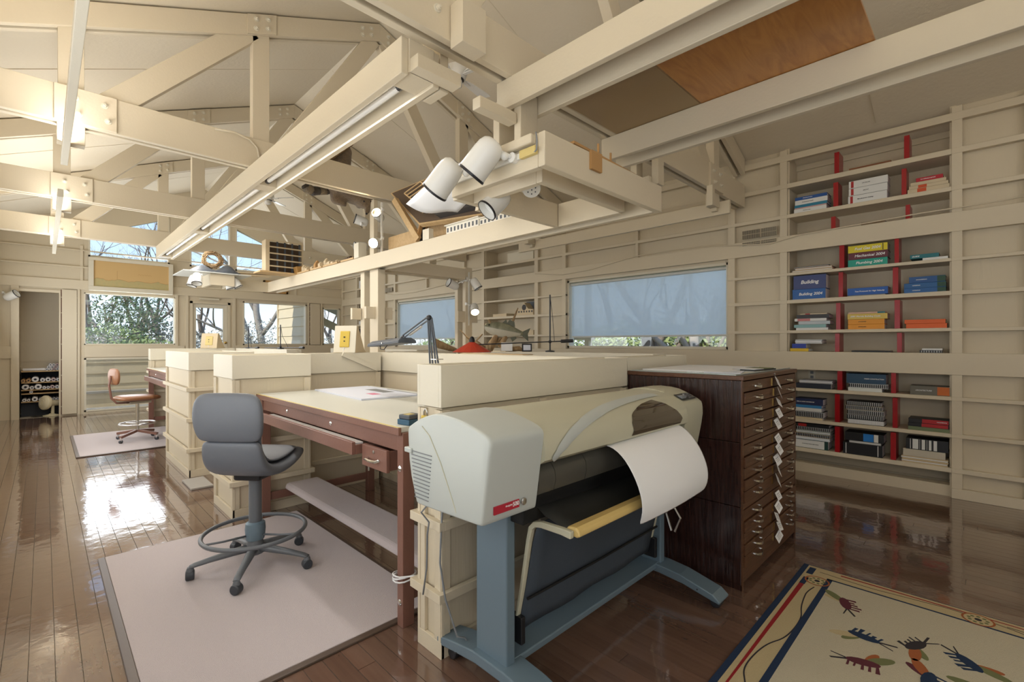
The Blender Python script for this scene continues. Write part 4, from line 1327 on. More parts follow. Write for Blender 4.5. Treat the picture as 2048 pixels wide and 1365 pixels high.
for k, (zt, zb) in enumerate(dz):
    out = (.0, .012, .004, .012, .008)[k % 5] * .7
    dr = MB()
    dr.box(FX0 + .022, FX1 - .022, FY0 - .004 - out, FY0 + .014 - out, zb + .003, zt - .003)
    dr.box(FX0 + .03, FX1 - .03, FY0 + .014 - out, FY0 + .6, zb + .008, zt - .012)
    dro = dr.build('drawer', 'cabinet_drawer', parent=FF, bevel=.002)
    for xh in (3.02, 3.665):
        yy = FY0 - .004 - out
        zh = (zt + zb) / 2 - .002
        if hand_me is None:
            h = MB()
            pts = []
            for q in range(9):
                f = q / 8
                pts.append(((f - .5) * .105, -.024 * math.sin(f * math.pi) ** .6, -.006 * math.sin(f * math.pi)))
            rings = []
            for q, p in enumerate(pts):
                hgt = .007 + .009 * math.sin(q / 8 * math.pi)
                rings.append([(p[0], p[1] - .003, p[2] - hgt / 2), (p[0], p[1] + .003, p[2] - hgt / 2), (p[0], p[1] + .003, p[2] + hgt / 2), (p[0], p[1] - .003, p[2] + hgt / 2)])
            h.loft(rings)
            h.cyl((-.052, 0, 0), (-.052, -.006, 0), .008, n=8); h.cyl((.052, 0, 0), (.052, -.006, 0), .008, n=8)
            o = h.build('handle', 'chrome', parent=dro, local=True, smooth=True)
            hand_me = o.data
        else:
            o = bpy.data.objects.new('handle', hand_me); COL.objects.link(o); o.parent = dro
        o.location = Vector((xh, yy, zh)) - wloc(dro)
    # paper tag dangling from a card holder
    xt = 3.33 + rt.uniform(-.02, .02)
    yy = FY0 - .004 - out
    MB().box(xt - .035, xt - .028, yy - .004, yy, zb + .01, zt - .008).build('card_holder', 'brass', parent=dro)
    a_ = rt.uniform(-.35, .7)
    m = Matrix.Rotation(a_, 3, 'Y') @ Matrix.Rotation(R(-24), 3, 'X')
    c_ = Vector((xt + .02, yy - .022, (zt + zb) / 2 - .004))
    w_, h_ = rt.uniform(.036, .046), rt.uniform(.024, .032)
    tg = MB().obox(c_, (w_, .0004, h_), m)
    to = tg.build('paper_tag', 'paper', parent=dro)
    for q in range(3):
        cc = c_ + m @ Vector((0, -.0008, .011 - .010 * q))
        MB().obox(cc, (w_ * .6, .0002, .0016), m).build('print_line', 'steel' if q else 'grey_plastic', parent=to)
# papers on the chest
t = tag(MB().box(-.40, .40, -.26, .26, 0, .004).build('drawing_sheet', 'paper', base=(0, 0, 0)), 'white drawing sheets lying on the glass of the plan chest', 'paper')
t.location = (3.30, 1.40, 1.2195); t.rotation_euler = (0, 0, R(3))
t = thing('photo_folder', 'open black and white folder lying at the front edge of the plan chest top', 'folder', (3.42, 1.10, 1.2195), rot=(0, 0, R(-6)))
MB().box(-.16, .16, -.075, .075, 0, .005).build('cover', 'black', parent=t, local=True)
MB().box(-.15, -.01, -.065, .065, .0052, .008).build('page', 'paper', parent=t, local=True)
MB().box(.01, .15, -.065, .065, .0052, .008).build('page', 'rug_olive', parent=t, local=True)
t = tag(MB().box(-.13, .13, -.1, .1, 0, .003).build('note_sheet', 'paper_blue', base=(0, 0, 0)), 'loose pale sheet on the left front of the plan chest top', 'paper')
t.location = (2.98, 1.13, 1.2195); t.rotation_euler = (0, 0, R(14))

# =================================================================== RUG WITH FLIES
RG = thing('fishing_rug', 'cream rug with navy border, fly-rod edging and a pattern of fishing flies', 'rug', (2.6, .1, 0))
RX1, RY1 = 3.40, .80
RX0, RY0 = 1.80, -1.4
MB().box(RX0, RX1, RY0, RY1, .0005, .009).build('backing', 'rug_navy', parent=RG, bevel=.003)
def flatq(name, mat, x0, x1, y0, y1, z=.0092, t=.0012, parent=RG):
    return MB().box(x0, x1, y0, y1, z, z + t).build(name, mat, parent=parent)
flatq('border_field', 'rug_border', RX0 + .045, RX1 - .012, RY0 + .045, RY1 - .03)
flatq('field', 'rug_cream', RX0 + .24, RX1 - .135, RY0 + .2, RY1 - .15, .0104, .0008)
# navy inner frame
ix0, ix1, iy0, iy1 = RX0 + .24, RX1 - .135, RY0 + .2, RY1 - .15
for a in ((ix0, ix1, iy1 - .028, iy1), (ix0, ix1, iy0, iy0 + .028), (ix0, ix0 + .028, iy0, iy1), (ix1 - .014, ix1, iy0, iy1)):
    flatq('inner_line', 'rug_navy', *a, z=.0113, t=.0006)
zt_ = .0106
def rod_(pts, r0, r1, mat, nm='rod'):
    n = len(pts)
    rs_ = [r0 + (r1 - r0) * i / (n - 1) for i in range(n)]
    rows = []
    for i, p in enumerate(pts):
        q = pts[min(i + 1, n - 1)]; o_ = pts[max(i - 1, 0)]
        dx, dy = q[0] - o_[0], q[1] - o_[1]
        l = math.hypot(dx, dy) or 1
        nx_, ny_ = -dy / l * rs_[i], dx / l * rs_[i]
        rows.append([(p[0] + nx_, p[1] + ny_, zt_ + .0006), (p[0] - nx_, p[1] - ny_, zt_ + .0006)])
    return MB().sheet(rows).build(nm, mat, parent=RG, solid=.0008)
def wig(x, y, seed, n=40, along='x', L=1.0, amp=.05):
    q = random.Random(seed)
    out = []
    ph = q.random() * 6
    for i in range(n):
        f = i / (n - 1)
        w = amp * (.3 + .7 * f) * math.sin(f * 9 + ph) * (1 if f > .1 else f * 10)
        lo_ = .02 * math.sin(f * 23)
        out.append((x + (f * L if along == 'x' else w) + (lo_ if along == 'x' else 0), y + (w if along == 'x' else -f * L) + (0 if along == 'x' else lo_)))
    return out
# rod along the left/far edge (runs in x at y near RY1) and along the right edge (runs in y)
flatq('rod_grip', 'rug_navy', 3.26, 3.36, RY1 - .075, RY1 - .042, zt_)
flatq('rod_grip', 'rug_navy', 3.10, 3.20, RY1 - .072, RY1 - .045, zt_)
rod_([(3.10 - i * .12, RY1 - .058) for i in range(11)], .012, .004, 'rug_red')
rod_([(RX1 - .04, RY1 - .2 - i * .14) for i in range(9)], .006, .002, 'rug_red')
def reel(cx, cy, r):
    rows = [[(cx + k_ * r * math.cos(2 * math.pi * i / 28), cy + k_ * r * math.sin(2 * math.pi * i / 28), zt_ + .0016) for i in range(29)] for k_ in (1.0, .86)]
    MB().sheet(rows).build('reel_rim', 'rug_rust', parent=RG)
    MB().lathe([(r * .86, 0), (r * .86, .0012)], (cx, cy, zt_), n=28).build('reel_face', 'rug_border', parent=RG)
    MB().lathe([(r * .22, 0), (r * .22, .002)], (cx, cy, zt_), n=14).build('reel_hub', 'rug_dark', parent=RG)
    for i in range(9):
        a_ = 2 * math.pi * i / 9
        MB().lathe([(r * .13, 0), (r * .13, .0018)], (cx + .55 * r * math.cos(a_), cy + .55 * r * math.sin(a_), zt_), n=8).build('reel_dot', 'rug_olive', parent=RG)
reel(3.19, RY1 - .115, .062)
reel(RX1 - .085, .02, .062)
rod_(wig(3.1, RY1 - .12, 4, 60, 'x', -1.25, .055), .003, .003, 'rug_dark', 'fishing_line')
rod_(wig(RX1 - .075, RY1 - .1, 9, 60, 'y', 1.0, .03), .002, .002, 'rug_dark', 'fishing_line')
rod_(wig(RX1 - .07, -.08, 12, 60, 'y', 1.0, .03), .002, .002, 'rug_dark', 'fishing_line')
# the flies
fly_rng = random.Random(11)
def fly(cx, cy, ang, cols):
    t = MB()
    ca, sa = math.cos(ang), math.sin(ang)
    K_ = 1.25
    tr = lambda x, y: (cx + K_ * (x * ca - y * sa), cy + K_ * (x * sa + y * ca))
    cnt = [0]
    def blob(pts, mat, nm):
        m_ = MB()
        cnt[0] += 1
        z = zt_ + .0012 - .0001 * cnt[0]
        k_ = len(pts)
        vs_ = [(*tr(*p), z) for p in pts] + [(*tr(*p), z + .0014) for p in pts]
        fs = [tuple(range(k_)), tuple(range(k_, 2 * k_))] + [(i, (i + 1) % k_, k_ + (i + 1) % k_, k_ + i) for i in range(k_)]
        m_.add(vs_, fs)
        return m_.build(nm, mat, parent=fb_ if fb_ else RG)
    fb_ = None
    el = lambda x, y, a, b, rot=0, n=14: [(x + a * math.cos(q * 2 * math.pi / n) * math.cos(rot) - b * math.sin(q * 2 * math.pi / n) * math.sin(rot), y + a * math.cos(q * 2 * math.pi / n) * math.sin(rot) + b * math.sin(q * 2 * math.pi / n) * math.cos(rot)) for q in range(n)]
    fb_ = blob(el(0, 0, .05, .02), cols[0], 'fly')
    zt_loc = zt_
    blob([(p[0], p[1]) for p in el(.055, .03, .05, .018, .5)], cols[1], 'wing')
    blob(el(.03, .03, .045, .015, 1.0), cols[2], 'wing')
    for i in range(5):
        x = -.04 + i * .02
        y_ = -.03 - fly_rng.random() * .022
        blob([(x - .003, 0), (x + .003, 0), (x - .010 + fly_rng.random() * .01, y_), (x - .015, y_)], cols[0], 'leg')
    blob([(-.045, .004), (-.045, -.004), (-.095, -.018), (-.1, -.012)], 'rug_dark', 'tail')
    blob([(-.045, .006), (-.045, .0), (-.09, .02), (-.092, .025)], 'rug_dark', 'tail')
pal = [('rug_maroon', 'rug_olive', 'rug_border'), ('rug_navy', 'rug_border', 'rug_olive'), ('rug_dark', 'rug_rust', 'rug_olive'), ('rug_navy', 'rug_olive', 'rug_rust'), ('rug_maroon', 'rug_olive', 'rug_rust'), ('rug_navy', 'rug_rust', 'rug_maroon'), ('rug_maroon', 'rug_olive', 'rug_navy')]
FLY = [(3.02, .52), (2.74, .40), (2.83, .22), (2.84, .045), (2.52, .37), (2.58, .16), (2.66, -.03), (2.26, .32), (2.36, .10), (2.45, -.12), (2.8, -.2), (2.1, .05)]
for k, (x, y) in enumerate(FLY):
    fly(x, y, R(20 + 67 * k), pal[k % 7])

# =================================================================== BOOKS
SY, CY = math.sin(YAW), math.cos(YAW)
def ypx(px, x=XRW + .02):
    u = (px - 1024) / 940.0
    return x / (SY + u * CY) * (CY - u * SY)
bk_cols = {}
def bcol(c):
    key = 'cover_%02x%02x%02x' % tuple(int(255 * v) for v in c)
    if key not in MATS: pbr(key, c, .45)
    return key
BLUE = (.02, .09, .32); LBLUE = (.03, .22, .55); WHITE = (.72, .72, .70); YEL = (.72, .55, .03); MAR = (.13, .03, .045); GRN = (.02, .33, .25)
TEAL = (.02, .17, .20); BLK = (.012, .012, .014); NAVY = (.02, .03, .09); ORA = (.75, .30, .02); ROR = (.72, .12, .015); GREY = (.28, .28, .26); CRM = (.60, .50, .34); DRED = (.40, .02, .02); SKY = (.35, .55, .62); DGRN = (.02, .07, .04); INDI = (.05, .07, .20)
SPN = {}
def book(pl, pr, z, th, col, label, group, text=None, tsz=None, tcol='white_ink', kind='book', jig=0.0, depth=.2, block=None, extra=None, x0=None):
    """a book lying flat, spine to the room; pl/pr are the left and right image columns of its spine"""
    ya, yb = ypx(pl), ypx(pr)          # ya > yb
    xf = (XRW + .02) if x0 is None else x0
    yc = (ya + yb) / 2
    L = ya - yb
    t = thing({'book': 'book', 'binder': 'ring_binder', 'spiral': 'spiral_bound_book', 'papers': 'paper_stack'}[kind], label, {'book': 'book', 'binder': 'binder', 'spiral': 'book', 'papers': 'papers'}[kind], (xf + depth / 2, yc, z), group)
    cm = bcol(col)
    bt = min(.004, th * .18)
    c = MB()
    xs, xe = xf + jig, xf + depth + jig
    if kind in ('book', 'binder'):
        c.box(xs, xs + bt, yb, ya, z + .0004, z + th - .0006)
        c.box(xs + bt, xe, yb, ya, z + .0004, z + bt); c.box(xs + bt, xe, yb, ya, z + th - bt, z + th - .0006)
        co = c.build('cover', cm, parent=t, bevel=min(.0015, th * .1))
        MB().box(xs + bt + .0005, xe - .004, yb + .004, ya - .004, z + bt, z + th - bt).build('pages', 'paper', parent=t)
    elif kind == 'spiral':
        c.box(xs + .006, xe, yb, ya, z + .0004, z + bt); c.box(xs + .006, xe, yb, ya, z + th - bt, z + th - .0006)
        co = c.build('cover', cm, parent=t)
        MB().box(xs + .008, xe - .003, yb + .003, ya - .003, z + bt, z + th - bt).build('pages', 'paper', parent=t)
        s_ = MB()
        n = max(8, int(L / .016))
        for q in range(n):
            yy = yb + (q + .5) * L / n
            s_.box(xs - .004, xs + .014, yy - .0035, yy + .0035, z + th * .12, z + th * .88)
        s_.build('binding', 'black' if sum(col) > .5 or col == BLK else 'paper', parent=t)
    else:
        n = 3
        for q in range(n):
            MB().box(xs + .004 * (q % 2), xe, yb + .005 * (q % 2), ya - .004 * ((q + 1) % 2), z + .0004 + th * q / n, z + th * (q + 1) / n - .0006).build('sheaf', cm if q % 2 == 0 else 'paper', parent=t)
        co = None
    if block:     # coloured blocks on the spine: (from, to, colour) as fractions left to right
        for f0, f1, bc in block:
            MB().box(xs - .0008, xs + .0002, ya - L * f1, ya - L * f0, z + th * .06, z + th * .94).build('spine_block', bcol(bc), parent=t)
    if text:
        for txt, f, sz in text:
            text_mesh(txt, sz, tcol, t, (xs - .0014, ya - L * f, z + th * .5 if not isinstance(sz, tuple) else z), (0, -1, 0), (0, 0, 1), shear=.2, bold=True)
    return t
def stack(z, items, group):
    for it in items[::-1]:      # items are listed from the top of the pile down
        book(it['l'], it['r'], z, it['t'], it['c'], it['lab'], group, it.get('text'), None, it.get('tc', 'white_ink'), it.get('k', 'book'), it.get('j', 0), it.get('d', .2), it.get('b'))
        z += it['t']
def B(l, r, t, c, lab, **k):
    return dict(l=l, r=r, t=t, c=c, lab=lab, **k)
G1 = 'books in the tall bookcase behind the plan chest'
stack(3.15, [B(1698, 1782, .022, (.22, .08, .03), 'thin brown tray lying on the topmost shelf of the near bookcase')], G1)
stack(2.81, [B(1590, 1654, .034, BLUE, 'royal blue book, topmost of the blue and white pile on the second shelf', text=[('SPECIFICATIONS', .4, .012)]),
             B(1590, 1655, .05, WHITE, 'thick white book right under the royal blue one on the second shelf', text=[('Architectural Graphic', .4, .012)], tc='black_ink'),
             B(1589, 1654, .03, (.02, .20, .33), 'teal blue book in the middle of the pile on the second shelf'),
             B(1589, 1653, .012, (.6, .35, .33), 'thin pinkish book low in the blue and white pile'),
             B(1588, 1653, .044, WHITE, 'thick white book at the bottom of the blue and white pile', text=[('Standards Index', .4, .011)], tc='black_ink')], G1)
for k, (zz, nm) in enumerate(((0, 'bottom one of three white binders with a red square'), (.082, 'middle one of three white binders with a red square'), (.157, 'topmost of three white binders with a red square'))):
    book(1696 + 1.5 * (k > 0), 1774 + .8 * k, 2.81 + zz, (.08, .073, .072)[k], WHITE, nm, G1, [(('Manufacturers Catalog', 'ARCAT', 'CATALOG')[k], .45, .014)], None, 'black_ink', 'binder', block=[(.06, .13, DRED)])
stack(2.81, [B(1832, 1886, .036, (.45, .015, .03), 'crimson book on top of the pile of small cream booklets', text=[('MATERIALS BOOK', .45, .013)]),
             B(1821, 1893, .030, CRM, 'upper cream booklet under the crimson book'),
             B(1818, 1897, .030, CRM, 'middle cream booklet with an orange spine block in the right-hand pile', b=[(.24, .46, (.6, .08, .02))]),
             B(1815, 1899, .040, CRM, 'lowest cream booklet with an orange spine block in the right-hand pile', b=[(.24, .46, (.6, .08, .02))])], G1)
stack(2.575, [B(1722, 1770, .03, (.25, .16, .08), 'small brown book just showing above the upper band of the bookcase')], G1)
stack(2.167, [B(1588, 1658, .012, BLK, 'flat black folder on top of the loose pile beside the yellow code book', k='papers'),
              B(1590, 1664, .022, (.55, .40, .26), 'tan folders in the loose pile beside the yellow code book', k='papers'),
              B(1584, 1665, .02, (.62, .48, .30), 'cream folder at the bottom of the loose pile beside the green code book', k='papers')], G1)
stack(2.167, [B(1696, 1775, .072, (.70, .58, .03), 'thick yellow code book on top of the maroon one', text=[('Fuel Gas 2004', .5, .036)], b=[(.88, .90, BLK)]),
              B(1697, 1776, .07, MAR, 'thick maroon code book lettered Mechanical 2004', text=[('Mechanical 2004', .54, .036)]),
              B(1696, 1775, .072, GRN, 'thick green code book lettered Plumbing 2004', text=[('Plumbing 2004', .54, .036)])], G1)
stack(2.167, [B(1820, 1878, .038, TEAL, 'teal book tilted slightly on the right of the green code book', text=[('GUIDE', .2, .018)]),
              B(1845, 1896, .024, WHITE, 'thin white book under the teal one')], G1)
stack(1.87, [B(1587, 1652, .148, INDI, 'very thick dark blue code book lettered Building', text=[('Building', .5, .052)], k='binder'),
             B(1585, 1651, .108, (.02, .11, .36), 'thick blue code book lettered Building 2004', text=[('Building 2004', .55, .040)], k='book')], G1)
stack(1.87, [B(1695, 1776, .072, (.015, .10, .40), 'blue book on test protocols lying alone in the middle', text=[('Test Protocols for High Velocity', .55, .018)]),
             B(1697, 1770, .010, GREY, 'thin grey pamphlet under the blue test protocol book')], G1)
stack(1.87, [B(1818, 1891, .058, (.02, .09, .27), 'upper blue book with a green end in the right-hand pile', b=[(.78, 1.0, DGRN)], text=[('ENGINEERING', .35, .012)]),
             B(1808, 1892, .048, (.02, .11, .30), 'middle blue book with a green end in the right-hand pile', b=[(.80, 1.0, DGRN)], text=[('REFERENCE', .3, .011)]),
             B(1808, 1892, .044, (.02, .11, .32), 'lower blue book with a green end in the right-hand pile', b=[(.80, 1.0, DGRN)], text=[('REFERENCE', .3, .011)])], G1)
stack(1.536, [B(1600, 1654, .012, CRM, 'cream pamphlet with a red tab on top of the mixed pile', b=[(.2, .38, DRED)]),
              B(1593, 1658, .040, (.04, .04, .045), 'charcoal book near the top of the mixed pile'),
              B(1589, 1653, .030, WHITE, 'white and red paperback in the mixed pile', b=[(.1, .5, (.55, .2, .2))]),
              B(1597, 1660, .036, (.50, .55, .58), 'pale grey book in the mixed pile'),
              B(1588, 1652, .034, (.25, .45, .45), 'pale teal book low in the mixed pile'),
              B(1592, 1656, .026, WHITE, 'white book at the bottom of the mixed pile')], G1)
stack(1.536, [B(1697, 1770, .016, (.66, .42, .32), 'thin pink book on top of the yellow pile', b=[(.8, 1.0, TEAL)]),
              B(1695, 1775, .056, (.66, .48, .10), 'pale yellow code book with white lettering', text=[('2001 Florida Building Code', .45, .022)]),
              B(1696, 1769, .050, ORA, 'upper orange-yellow book in the middle pile', text=[('STANDARD', .4, .012)], tc='black_ink'),
              B(1696, 1769, .050, ORA, 'lower orange-yellow book in the middle pile', text=[('STANDARD', .4, .012)], tc='black_ink')], G1)
stack(1.536, [B(1809, 1891, .038, ROR, 'upper red-orange book in the right-hand pile'), B(1812, 1894, .044, ROR, 'lower red-orange book in the right-hand pile')], G1)
stack(1.306, [B(1590, 1644, .045, (.55, .57, .57), 'slanting grey brochures at the left end above the band', k='papers'), B(1584, 1612, .05, (.02, .05, .35), 'bright blue booklet above the band, on the yellow one'), B(1580, 1617, .034, (.75, .50, .02), 'bright yellow booklet above the band at the left end')], G1)
stack(1.306, [B(1703, 1781, .016, BLK, 'thin black folder in the middle just above the lower band')], G1)
stack(1.306, [B(1844, 1885, .018, WHITE, 'small white pad above the lower band on the right'), B(1838, 1884, .024, BLK, 'small black spiral notebook above the lower band on the right', k='spiral')], G1)
stack(.912, [B(1598, 1665, .034, (.42, .42, .44), 'grey loose sheets on a dark binder below the band', k='papers'), B(1592, 1662, .055, (.02, .025, .04), 'flat dark binder lying below the lower band at the left', k='binder')], G1)
stack(.912, [B(1693, 1772, .098, (.025, .07, .13), 'thick slate blue handbook below the lower band', text=[('TIMBER CONSTRUCTION', .7, .014)]), B(1697, 1776, .042, WHITE, 'white spiral bound book under the slate blue handbook', k='spiral'), B(1696, 1764, .036, (.70, .73, .70), 'white book with a green back at the bottom under the slate blue handbook')], G1)
stack(.912, [B(1820, 1899, .085, (.14, .13, .10), 'thick grey book with an orange end below the lower band', b=[(.70, 1.0, (.55, .13, .01))], text=[('ARCHITECTURE', .35, .016)])], G1)
stack(.579, [B(1588, 1646, .068, NAVY, 'dark navy handbook on the pile by the plan chest', text=[('FIRE & CODE HANDBOOK', .4, .014)]), B(1588, 1643, .030, (.04, .22, .50), 'sky blue book under the navy handbook'), B(1588, 1643, .038, WHITE, 'white book under the sky blue one'), B(1586, 1647, .062, BLK, 'thick black spiral bound book low in the pile by the plan chest', k='spiral'), B(1588, 1645, .022, (.66, .56, .38), 'cream book at the bottom of the pile by the plan chest')], G1)
stack(.579, [B(1692, 1762, .042, BLK, 'topmost black spiral bound book in the middle pile', k='spiral'), B(1690, 1764, .044, (.55, .46, .32), 'beige comb bound book in the middle pile', k='spiral'), B(1694, 1768, .05, (.50, .46, .40), 'grey comb bound book in the middle pile', k='spiral'), B(1693, 1766, .044, BLK, 'lower black spiral bound book in the middle pile', k='spiral'), B(1695, 1768, .05, (.03, .03, .03), 'lowest black bound book in the middle pile', k='spiral')], G1)
stack(.579, [B(1817, 1899, .042, BLK, 'black book with a red right half in the right-hand pile', b=[(.34, .98, (.42, .015, .02))], text=[('HANDBOOK', .82, .012)]), B(1816, 1898, .034, BLK, 'lower black book with a red right half', b=[(.34, .98, (.42, .015, .02))]), B(1816, 1899, .034, (.16, .20, .10), 'green striped book at the bottom of the right-hand pile')], G1)
stack(.269, [B(1590, 1658, .034, BLK, 'dark book with a red label on the bottom left pile', b=[(.1, .35, DRED)]), B(1592, 1660, .036, (.35, .36, .36), 'silver grey report on the bottom left pile', k='spiral'), B(1592, 1661, .034, (.40, .44, .42), 'pale green report on the bottom left pile', k='papers'), B(1588, 1659, .036, (.62, .40, .16), 'tan comb bound book on the bottom left pile', k='spiral'), B(1588, 1660, .03, (.66, .70, .74), 'pale blue white folder on the bottom left pile', k='papers'), B(1586, 1656, .092, (.015, .05, .04), 'thick dark green binder with a white spine label at the bottom left', k='binder', b=[(.08, .9, WHITE)], text=[('CONSTRUCTION METHODS', .5, .012)], tc='black_ink')], G1)
stack(.269, [B(1690, 1768, .085, (.012, .012, .013), 'black binder with a blue label on the bottom shelf', k='binder', b=[(.48, .74, (.02, .2, .6)), (.75, .86, WHITE)]), B(1698, 1762, .022, (.5, .5, .48), 'grey strip of paper between the two black binders', k='papers'), B(1686, 1765, .118, (.012, .012, .012), 'big black archive box at the bottom of the middle pile', k='binder', b=[(.07, .09, WHITE), (.88, .90, WHITE)])], G1)
stack(.269, [B(1812, 1897, .105, BLK, 'black bound volume with white spine marks at the bottom right', k='binder', b=[(.1, .115, WHITE), (.16, .3, WHITE), (.33, .34, WHITE), (.38, .46, WHITE), (.5, .51, WHITE), (.55, .61, WHITE), (.66, .74, WHITE)]), B(1806, 1891, .066, (.55, .50, .40), 'marbled cream volume under the black bound one', k='book'), B(1802, 1897, .03, (.60, .47, .28), 'upper tan folder at the bottom right', k='papers'), B(1803, 1896, .03, (.55, .43, .26), 'lower tan folder at the bottom right', k='papers')], G1)
# wall outlet in the bookcase
MB().box(XBK - .006, XBK, 1.33, 1.40, .985, 1.095).build('outlet_plate', 'cream_light', parent=cases[0], bevel=.002)
MB().box(XBK - .008, XBK - .005, 1.35, 1.38, 1.05, 1.08).build('outlet_socket', 'grey_plastic', parent=cases[0])
MB().box(XBK - .008, XBK - .005, 1.35, 1.38, 1.0, 1.03).build('outlet_socket', 'grey_plastic', parent=cases[0])
# a few books in the far bookcase
G3 = 'books in the far bookcase'
for z, y, t_, c, lab in ((2.81, 11.35, .2, WHITE, 'white box high in the far bookcase'), (2.167, 11.38, .13, DGRN, 'dark green book high in the far bookcase'), (1.87, 11.36, .09, WHITE, 'pale book stack beside the centre post in the far bookcase'), (1.87, 11.05 - .18, .07, NAVY, 'navy book in the middle of the far bookcase'), (1.536, 11.36, .22, BLK, 'black binder low in the far bookcase'), (1.536, 10.88, .09, WHITE, 'white book low in the far bookcase beside the post'), (1.306, 11.36, .1, GREY, 'grey book above the band in the far bookcase')):
    t = thing('book', lab, 'book', (XRW + .12, y, z), G3)
    MB().box(XRW + .02, XRW + .2, y - .12, y + .12, z + .0005, z + t_).build('cover', bcol(c), parent=t, bevel=.003)
    MB().box(XRW + .03, XRW + .203, y - .115, y + .115, z + .006, z + t_ - .006).build('pages', 'paper', parent=t)
# =================================================================== LOW BEAM, LIGHT FRAMES, POSTS
def plank(t, x0, x1, y0, y1, z0, z1, nm='plank', mat='cream', bv=.004):
    return MB().box(x0, x1, y0, y1, z0, z1).build(nm, mat, parent=t, bevel=bv)
def fpt(px, py, x=None, y=None, z=None):
    """world point seen at the photograph's pixel, at a given x, y or z (used to set real places)"""
    u, v = (px - 1024) / 940.0, (686 - py) / 940.0
    rx, ry, rz = SY + u * CY, CY - u * SY, v
    t = x / rx if x is not None else (y / ry if y is not None else (z - HCAM) / rz)
    return Vector((rx * t, ry * t, HCAM + rz * t))
ZL0, ZL1 = 2.20, 2.357
lb = thing('low_beam', 'long low double beam carrying models, running from the light frame to the far end', 'beam', (2.595, 4.8, ZL0))
plank(lb, 2.51, 2.55, 2.075, 8.0, ZL0, ZL1); plank(lb, 2.64, 2.68, 1.432, 8.0, ZL0, ZL1)
plank(lb, 2.51, 2.55, 1.587, 2.07, ZL0, ZL1)
for y in (3.3, 5.6, 6.8, 7.9):
    plank(lb, 2.551, 2.639, y - .04, y + .04, ZL0 + .03, ZL1 - .02, 'spacer')
plank(lb, 2.551, 2.639, 1.5, 7.98, ZL1 - .018, ZL1 - .002, 'top_board')
lf = thing('spotlight_rack', 'hanging white rectangular light frame with spotlights above the plotter', 'light frame', (2.1, 1.75, ZL0))
plank(lf, 1.593, 2.68, 1.391, 1.431, ZL0, ZL1)
plank(lf, 1.593, 1.633, 1.432, 2.07, ZL0, ZL1)
plank(lf, 1.75, 2.509, 1.545, 1.585, ZL0, ZL1 - .01)
plank(lf, 1.75, 1.79, 1.586, 2.07, ZL0, ZL1 - .01)
plank(lf, 1.634, 2.509, 2.072, 2.112, ZL0, ZL1)
for y in (1.60, 1.72):
    plank(lf, 1.634, 1.749, y, y + .045, ZL0 + .08, ZL1 - .03, 'slat')
for x in (1.95, 2.25):
    plank(lf, x, x + .045, 1.432, 1.544, ZL0 + .09, ZL1 - .03, 'slat')
plank(lf, 1.578, 1.592, 1.46, 2.05, 2.262, 2.290, 'track', 'track_white', .003)
plank(lf, 1.570, 1.592, 1.43, 1.53, 2.258, 2.296, 'track_feed', 'yellow_pale', .003)
plank(lf, 1.555, 1.592, 1.44, 1.80, 2.305, 2.350, 'wire_trough', 'cream', .008)
MB().tube([(1.572, 1.425, 2.35), (1.568, 1.415, 2.31), (1.571, 1.42, 2.27), (1.574, 1.44, 2.262)], .004, 6).build('wire', 'grey_plastic', parent=lf, smooth='all')
# hangers from the overhead beam to the frame
for y0, y1, x1 in ((1.93, 1.985, 2.144), (2.115, 2.17, 2.144)):
    plank(lf, 1.995, x1, y0, y1, ZL1 + .001, 2.90, 'hanger')
plank(lf, 1.70, 1.985, 1.955, 2.02, 2.70, 2.765, 'cross_piece')
# odd ends on the frame: strips of timber and a cork note
tag(MB().box(1.93, 2.02, 1.375, 1.39, 2.268, 2.362).build('cork_note', 'kraft'), 'brown cork note hanging over the front plank of the light frame', 'note')
tag(MB().beam((1.80, 1.40, 2.364), (2.62, 1.435, 2.364), .03, .012).build('wood_strip', 'kraft'), 'narrow brown wood strip lying along the front plank of the light frame', 'strip')
for x, h in ((2.035, .06), (2.15, .045)):
    tag(MB().cyl((x, 1.41, 2.371), (x, 1.41, 2.371 + h), .006, n=8).build('dowel_peg', 'kraft'), 'small upright wooden peg on the light frame, %s' % ('beside the cork note' if x < 2.1 else 'the one away from the cork note'), 'peg', 'pegs on the light frame')
# far frame at the other end of the low beam
ff = thing('far_spotlight_rack', 'far hanging light frame piled with a wreath, cloth and boards', 'light frame', (2.0, 8.0, ZL0))
plank(ff, 1.55, 2.68, 8.001, 8.041, ZL0, ZL1)
plank(ff, 1.62, 1.66, 7.55, 8.0, ZL0, ZL1); plank(ff, 1.62, 1.92, 7.509, 7.549, ZL0, ZL1); plank(ff, 1.88, 1.92, 7.55, 8.0, ZL0, ZL1)
plank(ff, 1.30, 2.12, 7.45, 8.15, ZL1 + .001, ZL1 + .014, 'board', 'shade_frame', .003)
# small hangers right of the nearest truss
hb = thing('truss_hanger', 'pair of short white hanger posts below the nearest truss, right of the light frame', 'hanger', (3.72, 2.0, 2.72))
plank(hb, 3.60, 3.70, 1.90, 1.96, 2.72, 2.974); plank(hb, 3.60, 3.70, 2.10, 2.16, 2.72, 2.974); plank(hb, 3.56, 3.74, 1.961, 2.099, 2.735, 2.79, 'cross_piece')
lr = thing('side_beam', 'single white beam hung near the right wall above the big window', 'beam', (5.12, 3.4, 2.765))
plank(lr, 5.10, 5.14, 1.884, 4.98, 2.765, 2.905); plank(lr, 5.05, 5.099, 2.0, 2.06, 2.80, 2.974, 'hanger'); plank(lr, 5.05, 5.099, 4.65, 4.71, 2.80, 2.974, 'hanger')
plank(lr, 4.70, 4.76, 1.90, 1.96, 2.77, 2.974, 'hanger')
